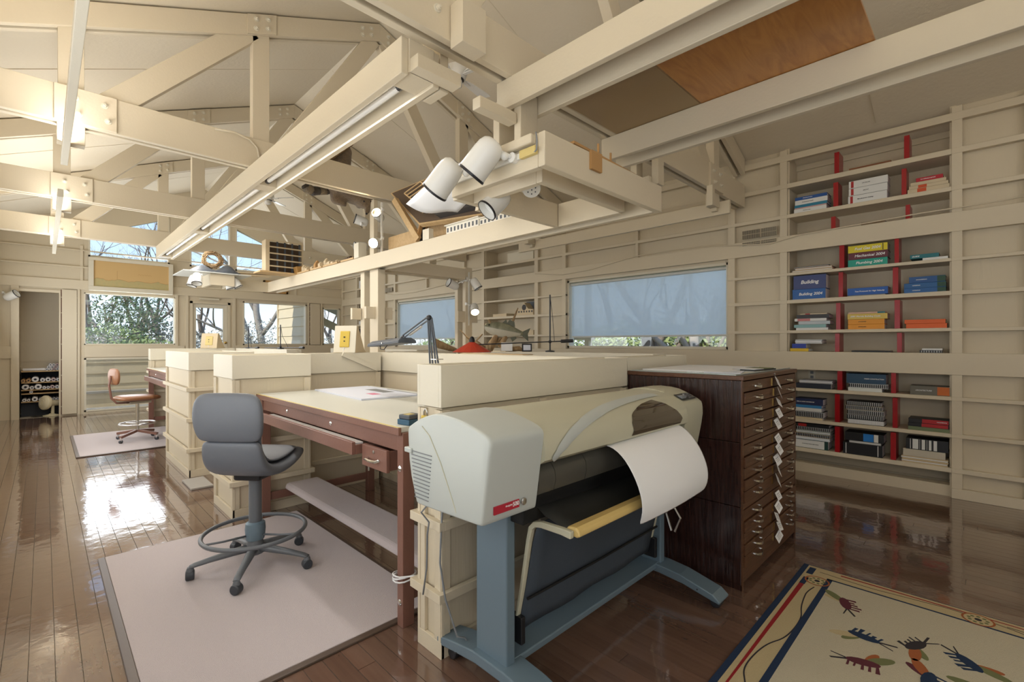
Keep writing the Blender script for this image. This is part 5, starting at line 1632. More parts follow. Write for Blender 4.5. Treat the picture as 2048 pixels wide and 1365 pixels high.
# thin light bars on the left
for y0, y1, lab in ((-3.1, 4.95, 'slim white light bar on the left, passing under the near trusses'), (6.05, 10.0, 'second slim white light bar on the left, nearer the far wall')):
    t = thing('light_bar', lab, 'light bar', (.11, (y0 + y1) / 2, 2.75), 'slim light bars')
    plank(t, .09, .13, y0, y1, 2.755, 2.83, 'housing', 'cream_light', .003)
    l = area_light('ceiling_fill', (.11, (y0 + y1) / 2, 2.84), (R(180), 0, 0), .04, y1 - y0 - .1, (13 if y0 < 0 else 11) * (y1 - y0) / 2, (1.0, .97, .92))  # added fill on top of the bar to brighten the ceiling
    l.parent = t
    l.location = l.location - wloc(t)
    for y in [q for q in (2.03, 4.68, 7.12, 9.6) if y0 < q < y1]:
        plank(t, .10, .12, y - .03, y + .03, 2.831, 2.974, 'hanger')
# posts
p1 = thing('centre_post', 'tall white centre post with spotlights under the second truss', 'post', (2.585, 4.74, 0))
plank(p1, 2.552, 2.638, 4.61, 4.79, 0, ZL0 - .001, 'shaft'); plank(p1, 2.552, 2.60, 4.70, 4.79, ZL0, 2.97, 'upper_shaft'); plank(p1, 2.56, 2.63, 4.93, 5.02, 0, ZL0 - .001, 'rear_shaft')
plank(p1, 2.44, 2.551, 4.66, 4.70, 1.66, 1.79, 'side_block'); plank(p1, 2.639, 2.76, 4.66, 4.70, 1.66, 1.79, 'side_block'); plank(p1, 2.44, 2.551, 4.98, 5.02, 1.66, 1.79, 'side_block')
plank(p1, 2.56, 2.63, 4.79, 4.93, 1.18, 1.22, 'brace')
p2 = thing('right_post', 'white post with spotlights standing in front of the model bookcase', 'post', (3.83, 4.72, 0))
plank(p2, 3.79, 3.90, 4.64, 4.70, 0, 2.36, 'shaft'); plank(p2, 3.79, 3.90, 4.80, 4.86, 0, 2.36, 'shaft'); plank(p2, 3.68, 3.789, 4.65, 4.69, 1.66, 1.80, 'side_block'); plank(p2, 3.901, 4.0, 4.65, 4.69, 1.66, 1.80, 'side_block')
plank(p2, 3.80, 3.89, 4.701, 4.799, 2.2, 2.33, 'brace')
cb = thing('cross_beam', 'short white beam joining the two posts above the partitions', 'beam', (3.2, 4.75, ZL0))
plank(cb, 2.69, 3.78, 4.62, 4.66, ZL0, 2.335); plank(cb, 2.69, 3.78, 4.80, 4.84, ZL0, 2.335)

# =================================================================== SPOTLIGHTS
SPOTG = 'white spotlights'
def spot(label, pos, direction, size=1.0, lit=False, mount=None, name='spotlight', group=SPOTG):
    """bell-shaped spotlight: pos is the centre of the housing, direction where it points"""
    d = Vector(direction).normalized()
    p = Vector(pos)
    t = thing(name, label, 'spotlight', tuple(p), group)
    s = size
    pr = [(.012, -.085), (.03, -.082), (.045, -.07), (.053, -.05), (.056, -.02), (.058, .05), (.06, .075), (.057, .075), (.053, .045), (.03, .0)]
    MB().lathe([(r * s, h * s) for r, h in pr], p, d, 24, cap=False).build('housing', 'spot_white', parent=t, smooth=True)
    MB().lathe([(.0605 * s, .068 * s), (.0615 * s, .073 * s), (.0605 * s, .078 * s), (.056 * s, .078 * s)], p, d, 24, cap=False).build('rim', 'black_metal', parent=t, smooth=True)
    MB().lathe([(.05 * s, .036 * s), (.05 * s, .04 * s)], p, d, 20).build('lens', 'lamp_glow' if lit else 'tube_white', parent=t, smooth=True)
    if mount is not None:
        m = Vector(mount)
        a = p - d * .03 * s
        MB().tube([tuple(a), tuple((a + m) / 2 + Vector((0, 0, .012 * s))), tuple(m)], .009 * s, 8).build('arm', 'spot_white', parent=t, smooth='all')
        MB().ball(tuple((a * .35 + m * .65)), .017 * s, 10, 6).build('joint', 'spot_white', parent=t, smooth='all')
        MB().lathe([(.02 * s, -.012 * s), (.02 * s, .012 * s)], m, (1, 0, 0), 12).build('mount_plate', 'spot_white', parent=t)
    if lit:
        l = bpy.data.lights.new('spot_bulb', 'SPOT')
        l.energy = 14
        l.color = (1.0, .80, .52)
        l.spot_size = R(95)
        l.spot_blend = .6
        l.shadow_soft_size = .03
        o = bpy.data.objects.new('spot_bulb', l)
        COL.objects.link(o)
        o.parent = t
        o.location = d * .085 * s
        o.rotation_euler = d.to_track_quat('-Z', 'Y').to_euler()
    return t
P = fpt(965, 318, x=1.47)
spot('white spotlight on the light frame, nearer the camera', P, (-.30, .58, -.74), 1.2, mount=(1.578, P.y - .10, 2.276))
P = fpt(889, 356, x=1.47)
spot('white spotlight on the light frame, farther along its left plank', P, (-.22, .66, -.70), 1.2, mount=(1.578, P.y - .12, 2.276))
P = fpt(1063, 378, y=1.80)
t = thing('shower_lamp', 'round white lamp with a perforated face inside the light frame', 'spotlight', tuple(P))
MB().lathe([(.012, -.06), (.03, -.055), (.05, -.03), (.055, -.005), (.05, .008), (.01, .012)], P, (-.45, -.55, -.7), 20).build('housing', 'spot_white', parent=t, smooth=True)
dd_ = Vector((-.45, -.55, -.7)).normalized()
aa_ = dd_.orthogonal().normalized(); bb_ = dd_.cross(aa_)
for k in range(7):
    rr_ = .0 if k == 6 else .024
    q = P + dd_ * .0125 + (aa_ * math.cos(k * R(60)) + bb_ * math.sin(k * R(60))) * rr_
    MB().lathe([(.004, 0), (.004, .002)], q, dd_, 8).build('hole', 'slate', parent=t)
MB().tube([tuple(P - dd_ * .05), tuple(P - dd_ * .05 + Vector((.05, .06, .06)))], .008, 8).build('arm', 'spot_white', parent=t)
P = fpt(992, 405, y=1.95)
spot('white spotlight peeking out below the inner plank of the light frame', P, (-.75, .25, -.75), 1.05, mount=tuple(P + Vector((.05, .06, .10))))
# on the centre post
for lab, px, py, yy, dr_, lit in (('lit spotlight high on the centre post beside the furry animal', 757, 432, 4.70, (-.72, -.6, .25), True),
                                  ('lit spotlight lower on the centre post, just above the low beam', 752, 486, 4.66, (-.75, -.55, -.25), True),
                                  ('unlit spotlight high on the back of the centre post', 722, 442, 5.1, (-.85, .3, .25), False),
                                  ('unlit spotlight on the back of the centre post, just above the low beam', 722, 494, 5.1, (-.9, .2, -.1), False)):
    P = fpt(px, py, y=yy)
    spot(lab, P, dr_, .95, lit, mount=(2.60 if lit else 2.59, 4.60 if lit else 5.05, P.z + (.05 if lit else -.05)))
for lab, px, py, yy, dr_, lit in (('unlit spotlight high on the right-hand post', 951, 568, 4.60, (.35, -.35, -.8), False),
                                  ('lit spotlight on the right-hand post above the red lamp', 949, 618, 4.58, (-.35, -.55, -.6), True),
                                  ('unlit round spotlight on the left of the right-hand post', 906, 570, 4.75, (-.8, .1, .3), False)):
    P = fpt(px, py, y=yy)
    spot(lab, P, dr_, .95, lit, mount=(3.80, 4.635, P.z + .06))
MB().box(3.83, 3.85, 4.628, 4.639, 1.62, 2.30).build('track', 'track_white', parent=p2)
MB().box(2.585, 2.605, 4.598, 4.609, 2.36, 2.92).build('track', 'track_white', parent=p1)
# on the far frame
for lab, px, py, yy, dr_ in (('left spotlight of the left pair under the far light frame', 386, 562, 7.52, (-.25, -.1, -.9)), ('right spotlight of the left pair under the far light frame', 394, 558, 7.40, (-.1, -.35, -.8)),
                             ('left spotlight of the right pair under the far light frame', 459, 568, 7.62, (.25, -.1, -.9)), ('right spotlight of the right pair under the far light frame', 471, 566, 7.62, (.45, -.2, -.8))):
    P = fpt(px, py, y=yy)
    spot(lab, P, dr_, 1.0, mount=tuple(P + Vector((.06 if 'left pair' in lab else -.05, .06, .06))))
P = fpt(22, 592, y=12.30)
spot('white spotlight at the top of the alcove in the far corner', P, (.55, -.3, .35), 1.25, mount=tuple(P + Vector((-.1, .1, .06))))

# =================================================================== CEILING FANS
def fan(label, c, ang0, rad=.40):
    t = thing('ceiling_fan', label, 'ceiling fan', (c[0], c[1], c[2]), 'ceiling fans')
    c = Vector(c)
    MB().cyl(c + Vector((0, 0, .10)), (c.x, c.y, zceil(c.x) - .0), .014, n=12).build('down_rod', 'fan_white', parent=t, smooth=True)
    MB().lathe([(.05, .10), (.085, .085), (.09, .03), (.075, -.01), (.05, -.02)], c, n=24).build('motor', 'fan_white', parent=t, smooth=True)
    MB().lathe([(.062, -.022), (.062, -.012)], c, n=20).build('motor_band', 'black_metal', parent=t)
    MB().lathe([(.045, -.022), (.05, -.04), (.045, -.07), (.02, -.085), (.003, -.087)], c, n=20).build('hub_cap', 'fan_white', parent=t, smooth=True)
    for k in range(4):
        a = R(ang0 + 90 * k)
        m = Matrix.Rotation(a, 3, 'Z') @ Matrix.Rotation(R(13), 3, 'X')
        b = MB()
        pts = [(.10, -.025), (.16, -.05), (rad * .9, -.068), (rad, -.058), (rad + .012, 0), (rad, .058), (rad * .9, .068), (.16, .05), (.10, .025)]
        n_ = len(pts)
        vs_ = [c + m @ Vector((x, y, .012)) for x, y in pts] + [c + m @ Vector((x, y, .018)) for x, y in pts]
        b.add(vs_, [tuple(range(n_))[::-1], tuple(range(n_, 2 * n_))] + [(i, (i + 1) % n_, n_ + (i + 1) % n_, n_ + i) for i in range(n_)])
        bl = b.build('blade', 'fan_white', parent=t)
        MB().beam(c + m @ Vector((.05, 0, .006)), c + m @ Vector((.17, 0, .006)), .03, .008).build('blade_iron', 'fan_white', parent=bl, bevel=.002)
    return t
fan('white four-blade ceiling fan behind the nearest truss', (2.46, 3.13, 3.63), 12)
fan('white four-blade ceiling fan in the distance past the second truss', (2.50, 7.95, 3.66), 40)

# =================================================================== THINGS ON THE BEAMS
# big curled white sheet on the light frame
rows = []
A0, A1, B0, B1 = fpt(990, 296, x=1.72), fpt(1002, 340, x=1.80), fpt(812, 408, x=1.78), fpt(915, 434, x=1.98)
for i in range(15):
    f = i / 14
    row = []
    for j in range(11):
        g = j / 10
        p = (A0 * (1 - f) + B0 * f) * (1 - g) + (A1 * (1 - f) + B1 * f) * g
        p = p + Vector((0, 0, .05 * math.sin(f * math.pi) * (1 - g) - .03 * math.sin(g * math.pi * 1.5) * f))
        row.append(tuple(p))
    rows.append(row)
tag(MB().sheet(rows).build('curled_sheet', 'paper', smooth='all', solid=.0012), 'large curled white sheet lying over the end of the light frame', 'paper')
# black framed picture standing behind the sheet
P0 = fpt(843, 365, x=2.58)
t = thing('framed_print', 'dark framed print standing upright behind the curled white sheet', 'picture', (P0.x, P0.y, 2.358))
MB().beam((P0.x - .01, P0.y, 2.36), (P0.x + .10, P0.y, 2.80), .02, .02).build('frame', 'black', parent=t)
MB().obox((P0.x + .13, P0.y + .02, 2.56), (.13, .008, .2), Matrix.Rotation(R(14), 3, 'Y')).build('print', 'kraft', parent=t)
# stair stringer leaning behind the frame
P0 = fpt(985, 330, y=2.6)
st = []
for k in range(5):
    z = 2.36 + k * .14
    st += [(P0.x - .16 + .045 * k, z), (P0.x - .13 + .045 * k, z + .14)]
poly = st + [(P0.x + .22, 3.06), (P0.x + .05, 2.36)]
tag(MB().prism(poly, 'y', 2.58, 2.615).build('stair_stringer', 'cream', bevel=.002), 'saw-toothed wooden stair stringer standing behind the light frame', 'wood piece')

# architectural roof model on a sloping board
t = thing('roof_model', 'dark architectural model with timber roof frames on a sloping base board', 'model', (2.6, 2.9, ZL1))
q0, q1, q2, q3 = fpt(788, 392, x=2.70), fpt(846, 455, x=2.56), fpt(1000, 432, x=2.60), fpt(905, 345, x=2.76)
def quadslab(a, b, c_, d_, th, nm, mat, parent):
    n = (b - a).cross(d_ - a).normalized()
    if n.x > 0: n = -n
    vs_ = [a, b, c_, d_] + [p + n * th for p in (a, b, c_, d_)]
    return MB().add(vs_, [(0, 3, 2, 1), (4, 5, 6, 7), (0, 1, 5, 4), (1, 2, 6, 5), (2, 3, 7, 6), (3, 0, 4, 7)]).build(nm, mat, parent=parent)
quadslab(q0, q1, q2, q3, .05, 'base_board', 'wood_light', t)
n_ = (q1 - q0).cross(q3 - q0).normalized()
if n_.x > 0: n_ = -n_
up_ = n_ * .052
quadslab(q0 * .97 + q2 * .03 + up_, q1 * .97 + q3 * .03 + up_, q2 * .97 + q0 * .03 + up_, q3 * .97 + q1 * .03 + up_, .006, 'ground', 'model_brown', t)
def bary(f, g, h=0): return (q0 * (1 - f) + q1 * f) * (1 - g) + (q3 * (1 - f) + q2 * f) * g + n_ * (.058 + h)
hb_ = [(.35, .25), (.95, .35), (.9, .95), (.3, .9)]
quadslab(bary(*hb_[0]), bary(*hb_[1]), bary(*hb_[2]), bary(*hb_[3]), .06, 'building', 'model_dark', t)
for k in range(9):
    f = .3 + .07 * k
    MB().beam(bary(f, .22, .07), bary(f + .02, .58, .15), .008, .01).build('rafter', 'wood_light', parent=t)
    MB().beam(bary(f + .02, .58, .15), bary(f, .95, .07), .008, .01).build('rafter', 'wood_light', parent=t)
MB().beam(bary(.3, .22, .07), bary(.9, .3, .07), .01, .012).build('wall_plate', 'wood_light', parent=t)
MB().beam(bary(.32, .58, .155), bary(.92, .6, .155), .01, .012).build('ridge_board', 'wood_light', parent=t)
MB().obox(fpt(856, 470, x=2.53), (.025, .05, .05)).build('stand', 'cream_light', parent=t)
# timber strut and sloping board behind it
tag(MB().beam(fpt(790, 400, x=2.5), fpt(838, 480, x=2.56), .05, .06).build('sloping_board', 'wood_light', bevel=.003), 'sloping pale board beside the dark roof model', 'board')
# long white building model on the beam
def white_model(label, pa, pb, h, seed):
    a, b = fpt(*pa, x=2.60), fpt(*pb, x=2.60)
    y0, y1 = min(a.y, b.y), max(a.y, b.y)
    t = thing('building_model', label, 'model', (2.6, (y0 + y1) / 2, ZL1), 'white card models')
    MB().box(2.53, 2.67, y0, y1, ZL1, ZL1 + h).build('block', 'model_white', parent=t, bevel=.001)
    MB().box(2.515, 2.685, y0 - .01, y1 + .01, ZL1 + h, ZL1 + h + .008).build('roof', 'model_white', parent=t)
    n = max(4, int((y1 - y0) / .045))
    for k in range(n):
        y = y0 + (k + .5) * (y1 - y0) / n
        MB().box(2.5285, 2.5302, y - .011, y + .011, ZL1 + h * .25, ZL1 + h * .75).build('window', 'slate', parent=t)
white_model('small white card model with a porch, next to the roof model', (905, 452), (970, 440), .075, 1)
white_model('long white card model with a row of windows on the low beam', (972, 440), (1044, 425), .055, 2)
white_model('white card model along the beam behind the light frame', (1100, 410), (1046, 425), .045, 3)
# grid rack and balsa models farther along
G5 = 'wooden study models on the low beam'
y_ = 6.95
t = thing('grid_rack', 'upright wooden grid rack standing on the far end of the low beam', 'model', (2.5, y_, ZL1), G5)
gz0, gz1 = ZL1 + .02, ZL1 + .46
gx0, gx1 = 2.15, 2.66
MB().box(gx0, gx0 + .05, y_ - .02, y_ + .14, ZL1, gz1).build('upright', 'balsa', parent=t)
MB().box(gx1 - .02, gx1, y_ - .0, y_ + .14, ZL1, gz1).build('upright', 'balsa', parent=t)
for k in range(6):
    z = gz0 + (gz1 - gz0) * k / 5
    MB().box(gx0 + .05, gx1 - .02, y_ - .01, y_ + .0, z - .009, z + .009).build('slat', 'balsa', parent=t)
for k in range(4):
    x = gx0 + .15 + .1 * k
    MB().box(x, x + .02, y_ + .001, y_ + .02, gz0, gz1).build('divider', 'slate', parent=t)
MB().box(gx0 + .05, gx1 - .02, y_ + .10, y_ + .12, gz0, gz1).build('back', 'model_brown', parent=t)
MB().box(gx0 - .10, gx1, y_ - .12, y_ + .16, ZL1 - .001, ZL1 + .02).build('foot_board', 'wood_light', parent=t)
for k, (ya, yb, h, lab, m) in enumerate(((6.35, 6.75, .11, 'balsa study model with a pitched roof beside the grid rack', 'balsa'), (5.95, 6.3, .13, 'pile of balsa site models in the middle of the low beam', 'balsa'), (5.5, 5.9, .07, 'flat balsa model with small trees on the low beam', 'balsa'), (5.08, 5.4, .05, 'brown landscape model close behind the centre post', 'model_brown'))):
    t = thing('study_model', lab, 'model', (2.58, (ya + yb) / 2, ZL1), G5)
    MB().box(2.50, 2.68, ya, yb, ZL1 + .001, ZL1 + .02).build('base', 'wood_light', parent=t)
    rq = random.Random(k)
    for q in range(9):
        x = rq.uniform(2.52, 2.62); y = rq.uniform(ya + .03, yb - .07); hh = h * rq.uniform(.35, 1)
        MB().prism([(x, ZL1 + .02), (x + .05, ZL1 + .02), (x + .05, ZL1 + .02 + hh * .7), (x + .025, ZL1 + .02 + hh), (x, ZL1 + .02 + hh * .7)], 'y', y, y + .06).build('block', m if q % 3 else 'kraft', parent=t)
t = tag(MB().prism([(2.52, ZL1 + .002), (2.66, ZL1 + .002), (2.62, ZL1 + .13), (2.5, ZL1 + .11)], 'y', 6.78, 6.9).build('wood_block', 'frame_wood', bevel=.004), 'orange-brown wedge of wood in front of the grid rack', 'wood piece')
tag(MB().box(2.50, 2.60, 4.95, 5.09 - .03, ZL1 + .001, ZL1 + .17).build('planter_box', 'cream_light', bevel=.003), 'white slanted box on the low beam right behind the centre post', 'box')
tag(MB().box(2.66, 2.70, 3.35, 4.58, ZL1 + .001, ZL1 + .19).build('upright_board', 'wood_light', bevel=.003), 'pale orange board standing on the low beam under the lit spotlights', 'board')
# heap on the far frame: dark cloth, wreath, boards
ZF = ZL1 + .0145
cl_ = MB()
rows = []
for i in range(13):
    row = []
    for j in range(9):
        x = 1.42 + .62 * i / 12
        y = 7.55 + .4 * j / 8
        z = ZF + .005 + .15 * (math.exp(-((i - 3) / 2.6) ** 2) * .75 + math.exp(-((i - 9) / 2.2) ** 2)) * math.sin(j / 8 * math.pi)
        row.append((x, y, z))
    rows.append(row)
tag(cl_.sheet(rows).build('dark_cloth', 'slate', smooth='all', solid=.004), 'dark bunched cloth on the far light frame', 'cloth')
wq = random.Random(2)
w_ = MB()
for k in range(26):
    a0 = wq.random() * 6.28
    pts = []
    c0 = Vector((1.70, 7.75, ZF + .21))
    for q in range(9):
        a_ = a0 + q * .7
        r_ = .07 + wq.random() * .06
        pts.append(tuple(c0 + Vector((r_ * math.cos(a_) * 1.1, .06 * (wq.random() - .5), r_ * math.sin(a_)))))
    w_.tube(pts, .006, 5)
wr_ = thing('twig_wreath', 'round ball of brown twigs on the dark cloth of the far light frame', 'wreath', (1.70, 7.75, ZF))
w_.build('twigs', 'driftwood', parent=wr_, smooth='all')['kind'] = 'stuff'
for k, (x0, x1, z, lab) in enumerate(((1.85, 2.45, ZF + .02, 'lower tan board lying on the far light frame'), (1.95, 2.55, ZF + .06, 'upper tan board lying on the far light frame'))):
    tag(MB().beam((x0, 7.75 + .1 * k, z), (x1, 7.72, z + .02), .16, .012).build('tan_board', 'balsa'), lab, 'board', 'boards on the far light frame')

# =================================================================== MOUNTED ANIMAL ON THE SECOND TRUSS
def blob_animal():
    m = MB()
    yb = 4.92
    q = lambda px, py, dy=0.0: fpt(px, py, y=yb + dy)
    def bal(p, r, rot=None): m.ball(p, r, 14, 10, rot)
    def chain(a, b, r0, r1, n=7):
        for i in range(n):
            f = i / (n - 1)
            p = a.lerp(b, f)
            rr_ = r0 + (r1 - r0) * f
            bal(p, (rr_, rr_, rr_))
    hip, chest = q(676, 366), q(708, 382, .02)
    chain(q(688, 305), hip, .085, .12)          # rump rising above the chord
    chain(hip, chest, .15, .15)
    chain(chest, q(728, 400, -.06), .12, .10)   # neck
    bal(q(737, 402, -.09), (.085, .08, .075))    # skull
    chain(q(737, 402, -.09), q(734, 424, -.13), .06, .028)   # muzzle pointing down
    chain(hip, q(672, 398, .02), .10, .06); chain(q(672, 398, .02), q(688, 408, 0), .06, .035)   # hind leg
    chain(chest, q(718, 412, .05), .06, .035)    # fore leg
    chain(q(660, 318), q(640, 322), .07, .05)
    for sx in (-1, 1):
        bal(q(737 + 9 * sx, 385, -.08), (.022, .016, .03))
    o = m.build('body', 'fur', parent=an, smooth='all', fix=False)
    r = o.modifiers.new('skin', 'REMESH'); r.mode = 'VOXEL'; r.voxel_size = .016; r.use_smooth_shade = True
    s = o.modifiers.new('soft', 'SMOOTH'); s.iterations = 4
    return o
an = thing('mounted_raccoon', 'mounted brown furry animal climbing behind the second truss', 'animal', tuple(fpt(700, 380, y=4.92)))
blob_animal()
tp = [fpt(668, 378, y=4.95), fpt(652, 383, y=4.95), fpt(638, 382, y=4.94), fpt(624, 382, y=4.93), fpt(613, 375, y=4.92), fpt(609, 369, y=4.92)]
for k in range(5):
    a, b = tp[k], tp[k + 1]
    MB().tube([tuple(a.lerp(b, .0)), tuple(a.lerp(b, .5)), tuple(a.lerp(b, 1.0))], [.030 + .006 * k - .01 * (k == 4), .034 + .006 * k - .012 * (k == 4), .032 + .006 * (k + 1) - .03 * (k == 4)], 12).build('tail_ring', ('fur_dark', 'fur_light')[k % 2], parent=an, smooth='all')
MB().ball(fpt(733, 428, y=4.78), (.014, .012, .012), 8, 6).build('nose', 'black', parent=an, smooth='all')
for s_ in (728, 742):
    MB().ball(fpt(s_, 403, y=4.76), (.010, .008, .010), 8, 6).build('eye', 'black', parent=an, smooth='all')
tag(MB().tube([tuple(fpt(636, 322, y=4.80)), tuple(fpt(668, 306, y=4.82)), tuple(fpt(700, 285, y=4.84)), tuple(fpt(722, 262, y=4.86))], [.05, .045, .04, .02], 10).build('tree_branch', 'driftwood', smooth='all'), 'pale driftwood branch the mounted animal climbs, above the truss chord', 'branch')

# =================================================================== DESK LAMPS AND WHAT STANDS ON THE PARTITIONS
t = thing('drafting_lamp', 'grey drafting lamp with long sprung arms over the near table', 'lamp', (1.64, 2.28, .985))
base = Vector((1.64, 2.28, .985))
MB().box(1.60, 1.68, 2.24, 2.32, .986, 1.01).build('clamp', 'slate', parent=t, bevel=.004)
elbow = fpt(858, 636, x=1.66)
for dx in (-.012, .0, .014, .026):
    MB().cyl((base.x + dx * 1.2, base.y - dx * 1.6, 1.01), (elbow.x + dx * .4, elbow.y - dx * .5, elbow.z), .0055, n=8).build('lower_arm', 'slate', parent=t, smooth=True)
MB().box(base.x - .02, base.x + .03, base.y - .03, base.y + .03, 1.30, 1.305).build('arm_tie', 'steel', parent=t)
MB().ball(elbow, .018, 10, 6).build('elbow', 'black_metal', parent=t, smooth='all')
hd_ = fpt(806, 677, x=1.80)
for dz in (0, .022):
    MB().cyl(elbow + Vector((0, 0, dz - .01)), hd_ + Vector((0, 0, dz)), .0055, n=8).build('upper_arm', 'slate', parent=t, smooth=True)
MB().cyl(elbow.lerp(hd_, .25) + Vector((0, 0, -.02)), elbow.lerp(hd_, .7) + Vector((0, 0, -.016)), .007, n=8).build('spring', 'steel', parent=t, smooth=True)
MB().ball(hd_, .02, 10, 6).build('head_joint', 'black_metal', parent=t, smooth='all')
ha, hb2 = fpt(752, 690, x=1.80), fpt(815, 682, x=1.80)
hdir = (hb2 - ha).normalized()
m3 = Matrix((hdir, Vector((0, 0, 1)).cross(hdir).normalized(), hdir.cross(Vector((0, 0, 1)).cross(hdir)).normalized())).transposed()
hl = (hb2 - ha).length
c_ = (ha + hb2) / 2
hv = []
for sx in (-1, 1):
    for sy, sz in ((-.075, -.016), (.075, -.016), (.07, .004), (.04, .024), (-.04, .024), (-.07, .004)):
        hv.append(c_ + m3 @ Vector((sx * hl / 2 * (.94 if sz > .01 else 1), sy, sz)))
MB().loft([hv[:6], hv[6:]]).build('shade', 'slate', parent=t, bevel=.004)
MB().tube([tuple(c_ + m3 @ Vector((-.05, -.06, -.02))), tuple(c_ + m3 @ Vector((-.03, -.07, -.045))), tuple(c_ + m3 @ Vector((.02, -.07, -.05))), tuple(c_ + m3 @ Vector((.05, -.06, -.02)))], .003, 6).build('handle_wire', 'black', parent=t, smooth='all')
MB().lathe([(.006, 0), (.006, .004)], c_ + m3 @ Vector((0, -.073, -.002)), m3 @ Vector((0, -1, 0)), 8).build('switch', 'steel', parent=t)

def balance_lamp(label, foot, ztop, arm_z, left, right, shade=None):
    """black pole with a horizontal counterweighted arm"""
    t = thing('balance_arm_lamp', label, 'lamp', foot, 'balance-arm lamps')
    f = Vector(foot)
    MB().lathe([(.05, 0), (.05, .012), (.012, .02)], f, n=16).build('base', 'black_metal', parent=t)
    MB().cyl(f, (f.x, f.y, ztop), .008, n=10).build('pole', 'black_metal', parent=t, smooth=True)
    l, r = Vector(left), Vector(right)
    MB().cyl(l, r, .006, n=10).build('arm', 'black_metal', parent=t, smooth=True)
    MB().cyl(r, r + (r - l).normalized() * .13, .018, n=12).build('counterweight', 'black_metal', parent=t, smooth=True)
    MB().ball((f.x, f.y, arm_z), .018, 10, 6).build('clamp', 'black_metal', parent=t, smooth='all')
    MB().tube([(f.x, f.y, ztop - .003), tuple((f + Vector((.02, -.02, (ztop + arm_z) / 2 - f.z)))), tuple((Vector((f.x, f.y, arm_z)) * .6 + r * .4))], .003, 6).build('cord', 'black', parent=t)
    if shade:
        s = Vector(shade)
        n = 16
        prof_ = [(.20, -.10), (.03, .0)]
        MB().lathe(prof_, s, n=n, cap=False).build('shade', 'lampshade_red', parent=t, solid=.003)
        MB().lathe([(.028, -.005), (.03, .02), (.02, .05), (.008, .06)], s, n=12).build('socket', 'black', parent=t, smooth=True)
        MB().tube([tuple(s + Vector((0, 0, .055))), tuple(l)], .006, 6).build('hook', 'brass', parent=t)
    return t
rdir = Vector((CY, -SY, 0))
pf = Vector((3.80, 3.244, 1.302))
sh = fpt(944, 689, y=pf.y + .47)
balance_lamp('black balance-arm lamp with a red cone shade on the right-hand partition', tuple(pf), fpt(1100, 590, x=3.8).z, fpt(1100, 684, x=3.8).z, (sh.x + .03, sh.y - .03, fpt(972, 690, x=sh.x).z), tuple(fpt(1122, 683, x=3.89)), tuple(sh + Vector((0, 0, .02))))
fa = fpt(497, 700, x=2.6)
balance_lamp('black balance-arm lamp on the far partition, left one of two', (2.6, fa.y, 1.302), fpt(497, 652, x=2.6).z, fpt(497, 696, x=2.6).z, tuple(fpt(487, 697, x=2.6)), tuple(fpt(512, 696, x=2.6)))
fb2 = fpt(561, 700, x=2.6)
balance_lamp('black balance-arm lamp on the far partition, right one of two', (2.6, fb2.y, 1.302), fpt(561, 650, x=2.6).z, fpt(561, 694, x=2.6).z, tuple(fpt(530, 696, x=2.6)), tuple(fpt(600, 696, x=2.62)))

def outlet_wedge(label, px, py, wpx, yy, rot, plate='yellow_box', mat='cream_light'):
    c = fpt(px, py, y=yy)
    d = c.x * SY + c.y * CY
    w = wpx * d / 940 / 2
    t = thing('outlet_wedge', label, 'outlet box', (c.x, c.y, 1.301), 'wedge-shaped outlet boxes', rot=(0, 0, R(rot)))
    h = .27
    MB().prism([(-.03, 0), (.20, 0), (.16, .03), (.03, h), (.005, h)], 'y', -w, w).build('body', 'balsa', parent=t, local=True, bevel=.003)
    m = Matrix.Rotation(math.atan2(.035, h), 3, 'Y')
    MB().obox((-.0155, 0, h / 2), (.004, w * 1.02, h / 2), m).build('front_board', mat, parent=t, local=True, bevel=.002)
    pl = MB().obox((-.024, 0, h / 2), (.006, w * .45, h * .30), m).build('plate', plate, parent=t, local=True, bevel=.008)
    for k in (-1, 1):
        MB().obox((-.0315, 0, h / 2 + k * .02), (.002, .008, .006), m).build('socket', 'black_ink', parent=pl, local=True)
    MB().tube([(-.032, 0, h * .2), (-.035, .006, h * .1), (-.03, .012, 0.006)], .004, 6).build('cord', 'paper', parent=t, local=True)
    return t
outlet_wedge('white wedge with a yellow outlet plate leaning at the centre post', 692, 682, 46, 4.50, 35)
outlet_wedge('wooden wedge with a greenish outlet plate on the far partition', 420, 688, 34, 9.85, 40, 'yellow_pale', 'balsa')
tag(MB().beam((2.05, 4.385, 1.29), (2.42, 4.39, 1.13), .02, .04).build('corner_brace', 'cream_light'), 'white diagonal brace in the corner under the yellow outlet', 'brace')

# mounted fish on driftwood
FC = fpt(1012, 660, x=3.85)
FI = thing('mounted_fish', 'mounted green and white bass raised on a piece of driftwood', 'fish', (FC.x, FC.y, 1.301))
ax = (rdir * .985 + Vector((0, 0, -.19))).normalized()
up = Vector((0, 0, 1)); side = ax.cross(up).normalized(); upv = side.cross(ax).normalized()
secs = [(-.255, .004, .010), (-.25, .018, .030), (-.22, .032, .052), (-.17, .042, .074), (-.10, .048, .088), (-.02, .046, .088), (.06, .038, .072), (.13, .025, .048), (.18, .014, .030), (.205, .009, .026)]
rings = []
for s_, w_, h_ in secs:
    rings.append([tuple(FC + ax * s_ + side * (w_ * math.cos(2 * math.pi * j / 16)) + upv * (h_ * math.sin(2 * math.pi * j / 16) - .01)) for j in range(16)])
MB().loft(rings).build('body', 'fish_back', parent=FI, smooth='all', subsurf=1)
rings = []
for s_, w_, h_ in secs[1:9]:
    rings.append([tuple(FC + ax * s_ + side * (w_ * 1.03 * math.cos(a_)) + upv * (h_ * 1.03 * math.sin(a_) - .01)) for a_ in [math.pi + math.pi * (j / 8) for j in range(9)] ])
bl = MB()
n_r = len(rings); k_ = 9
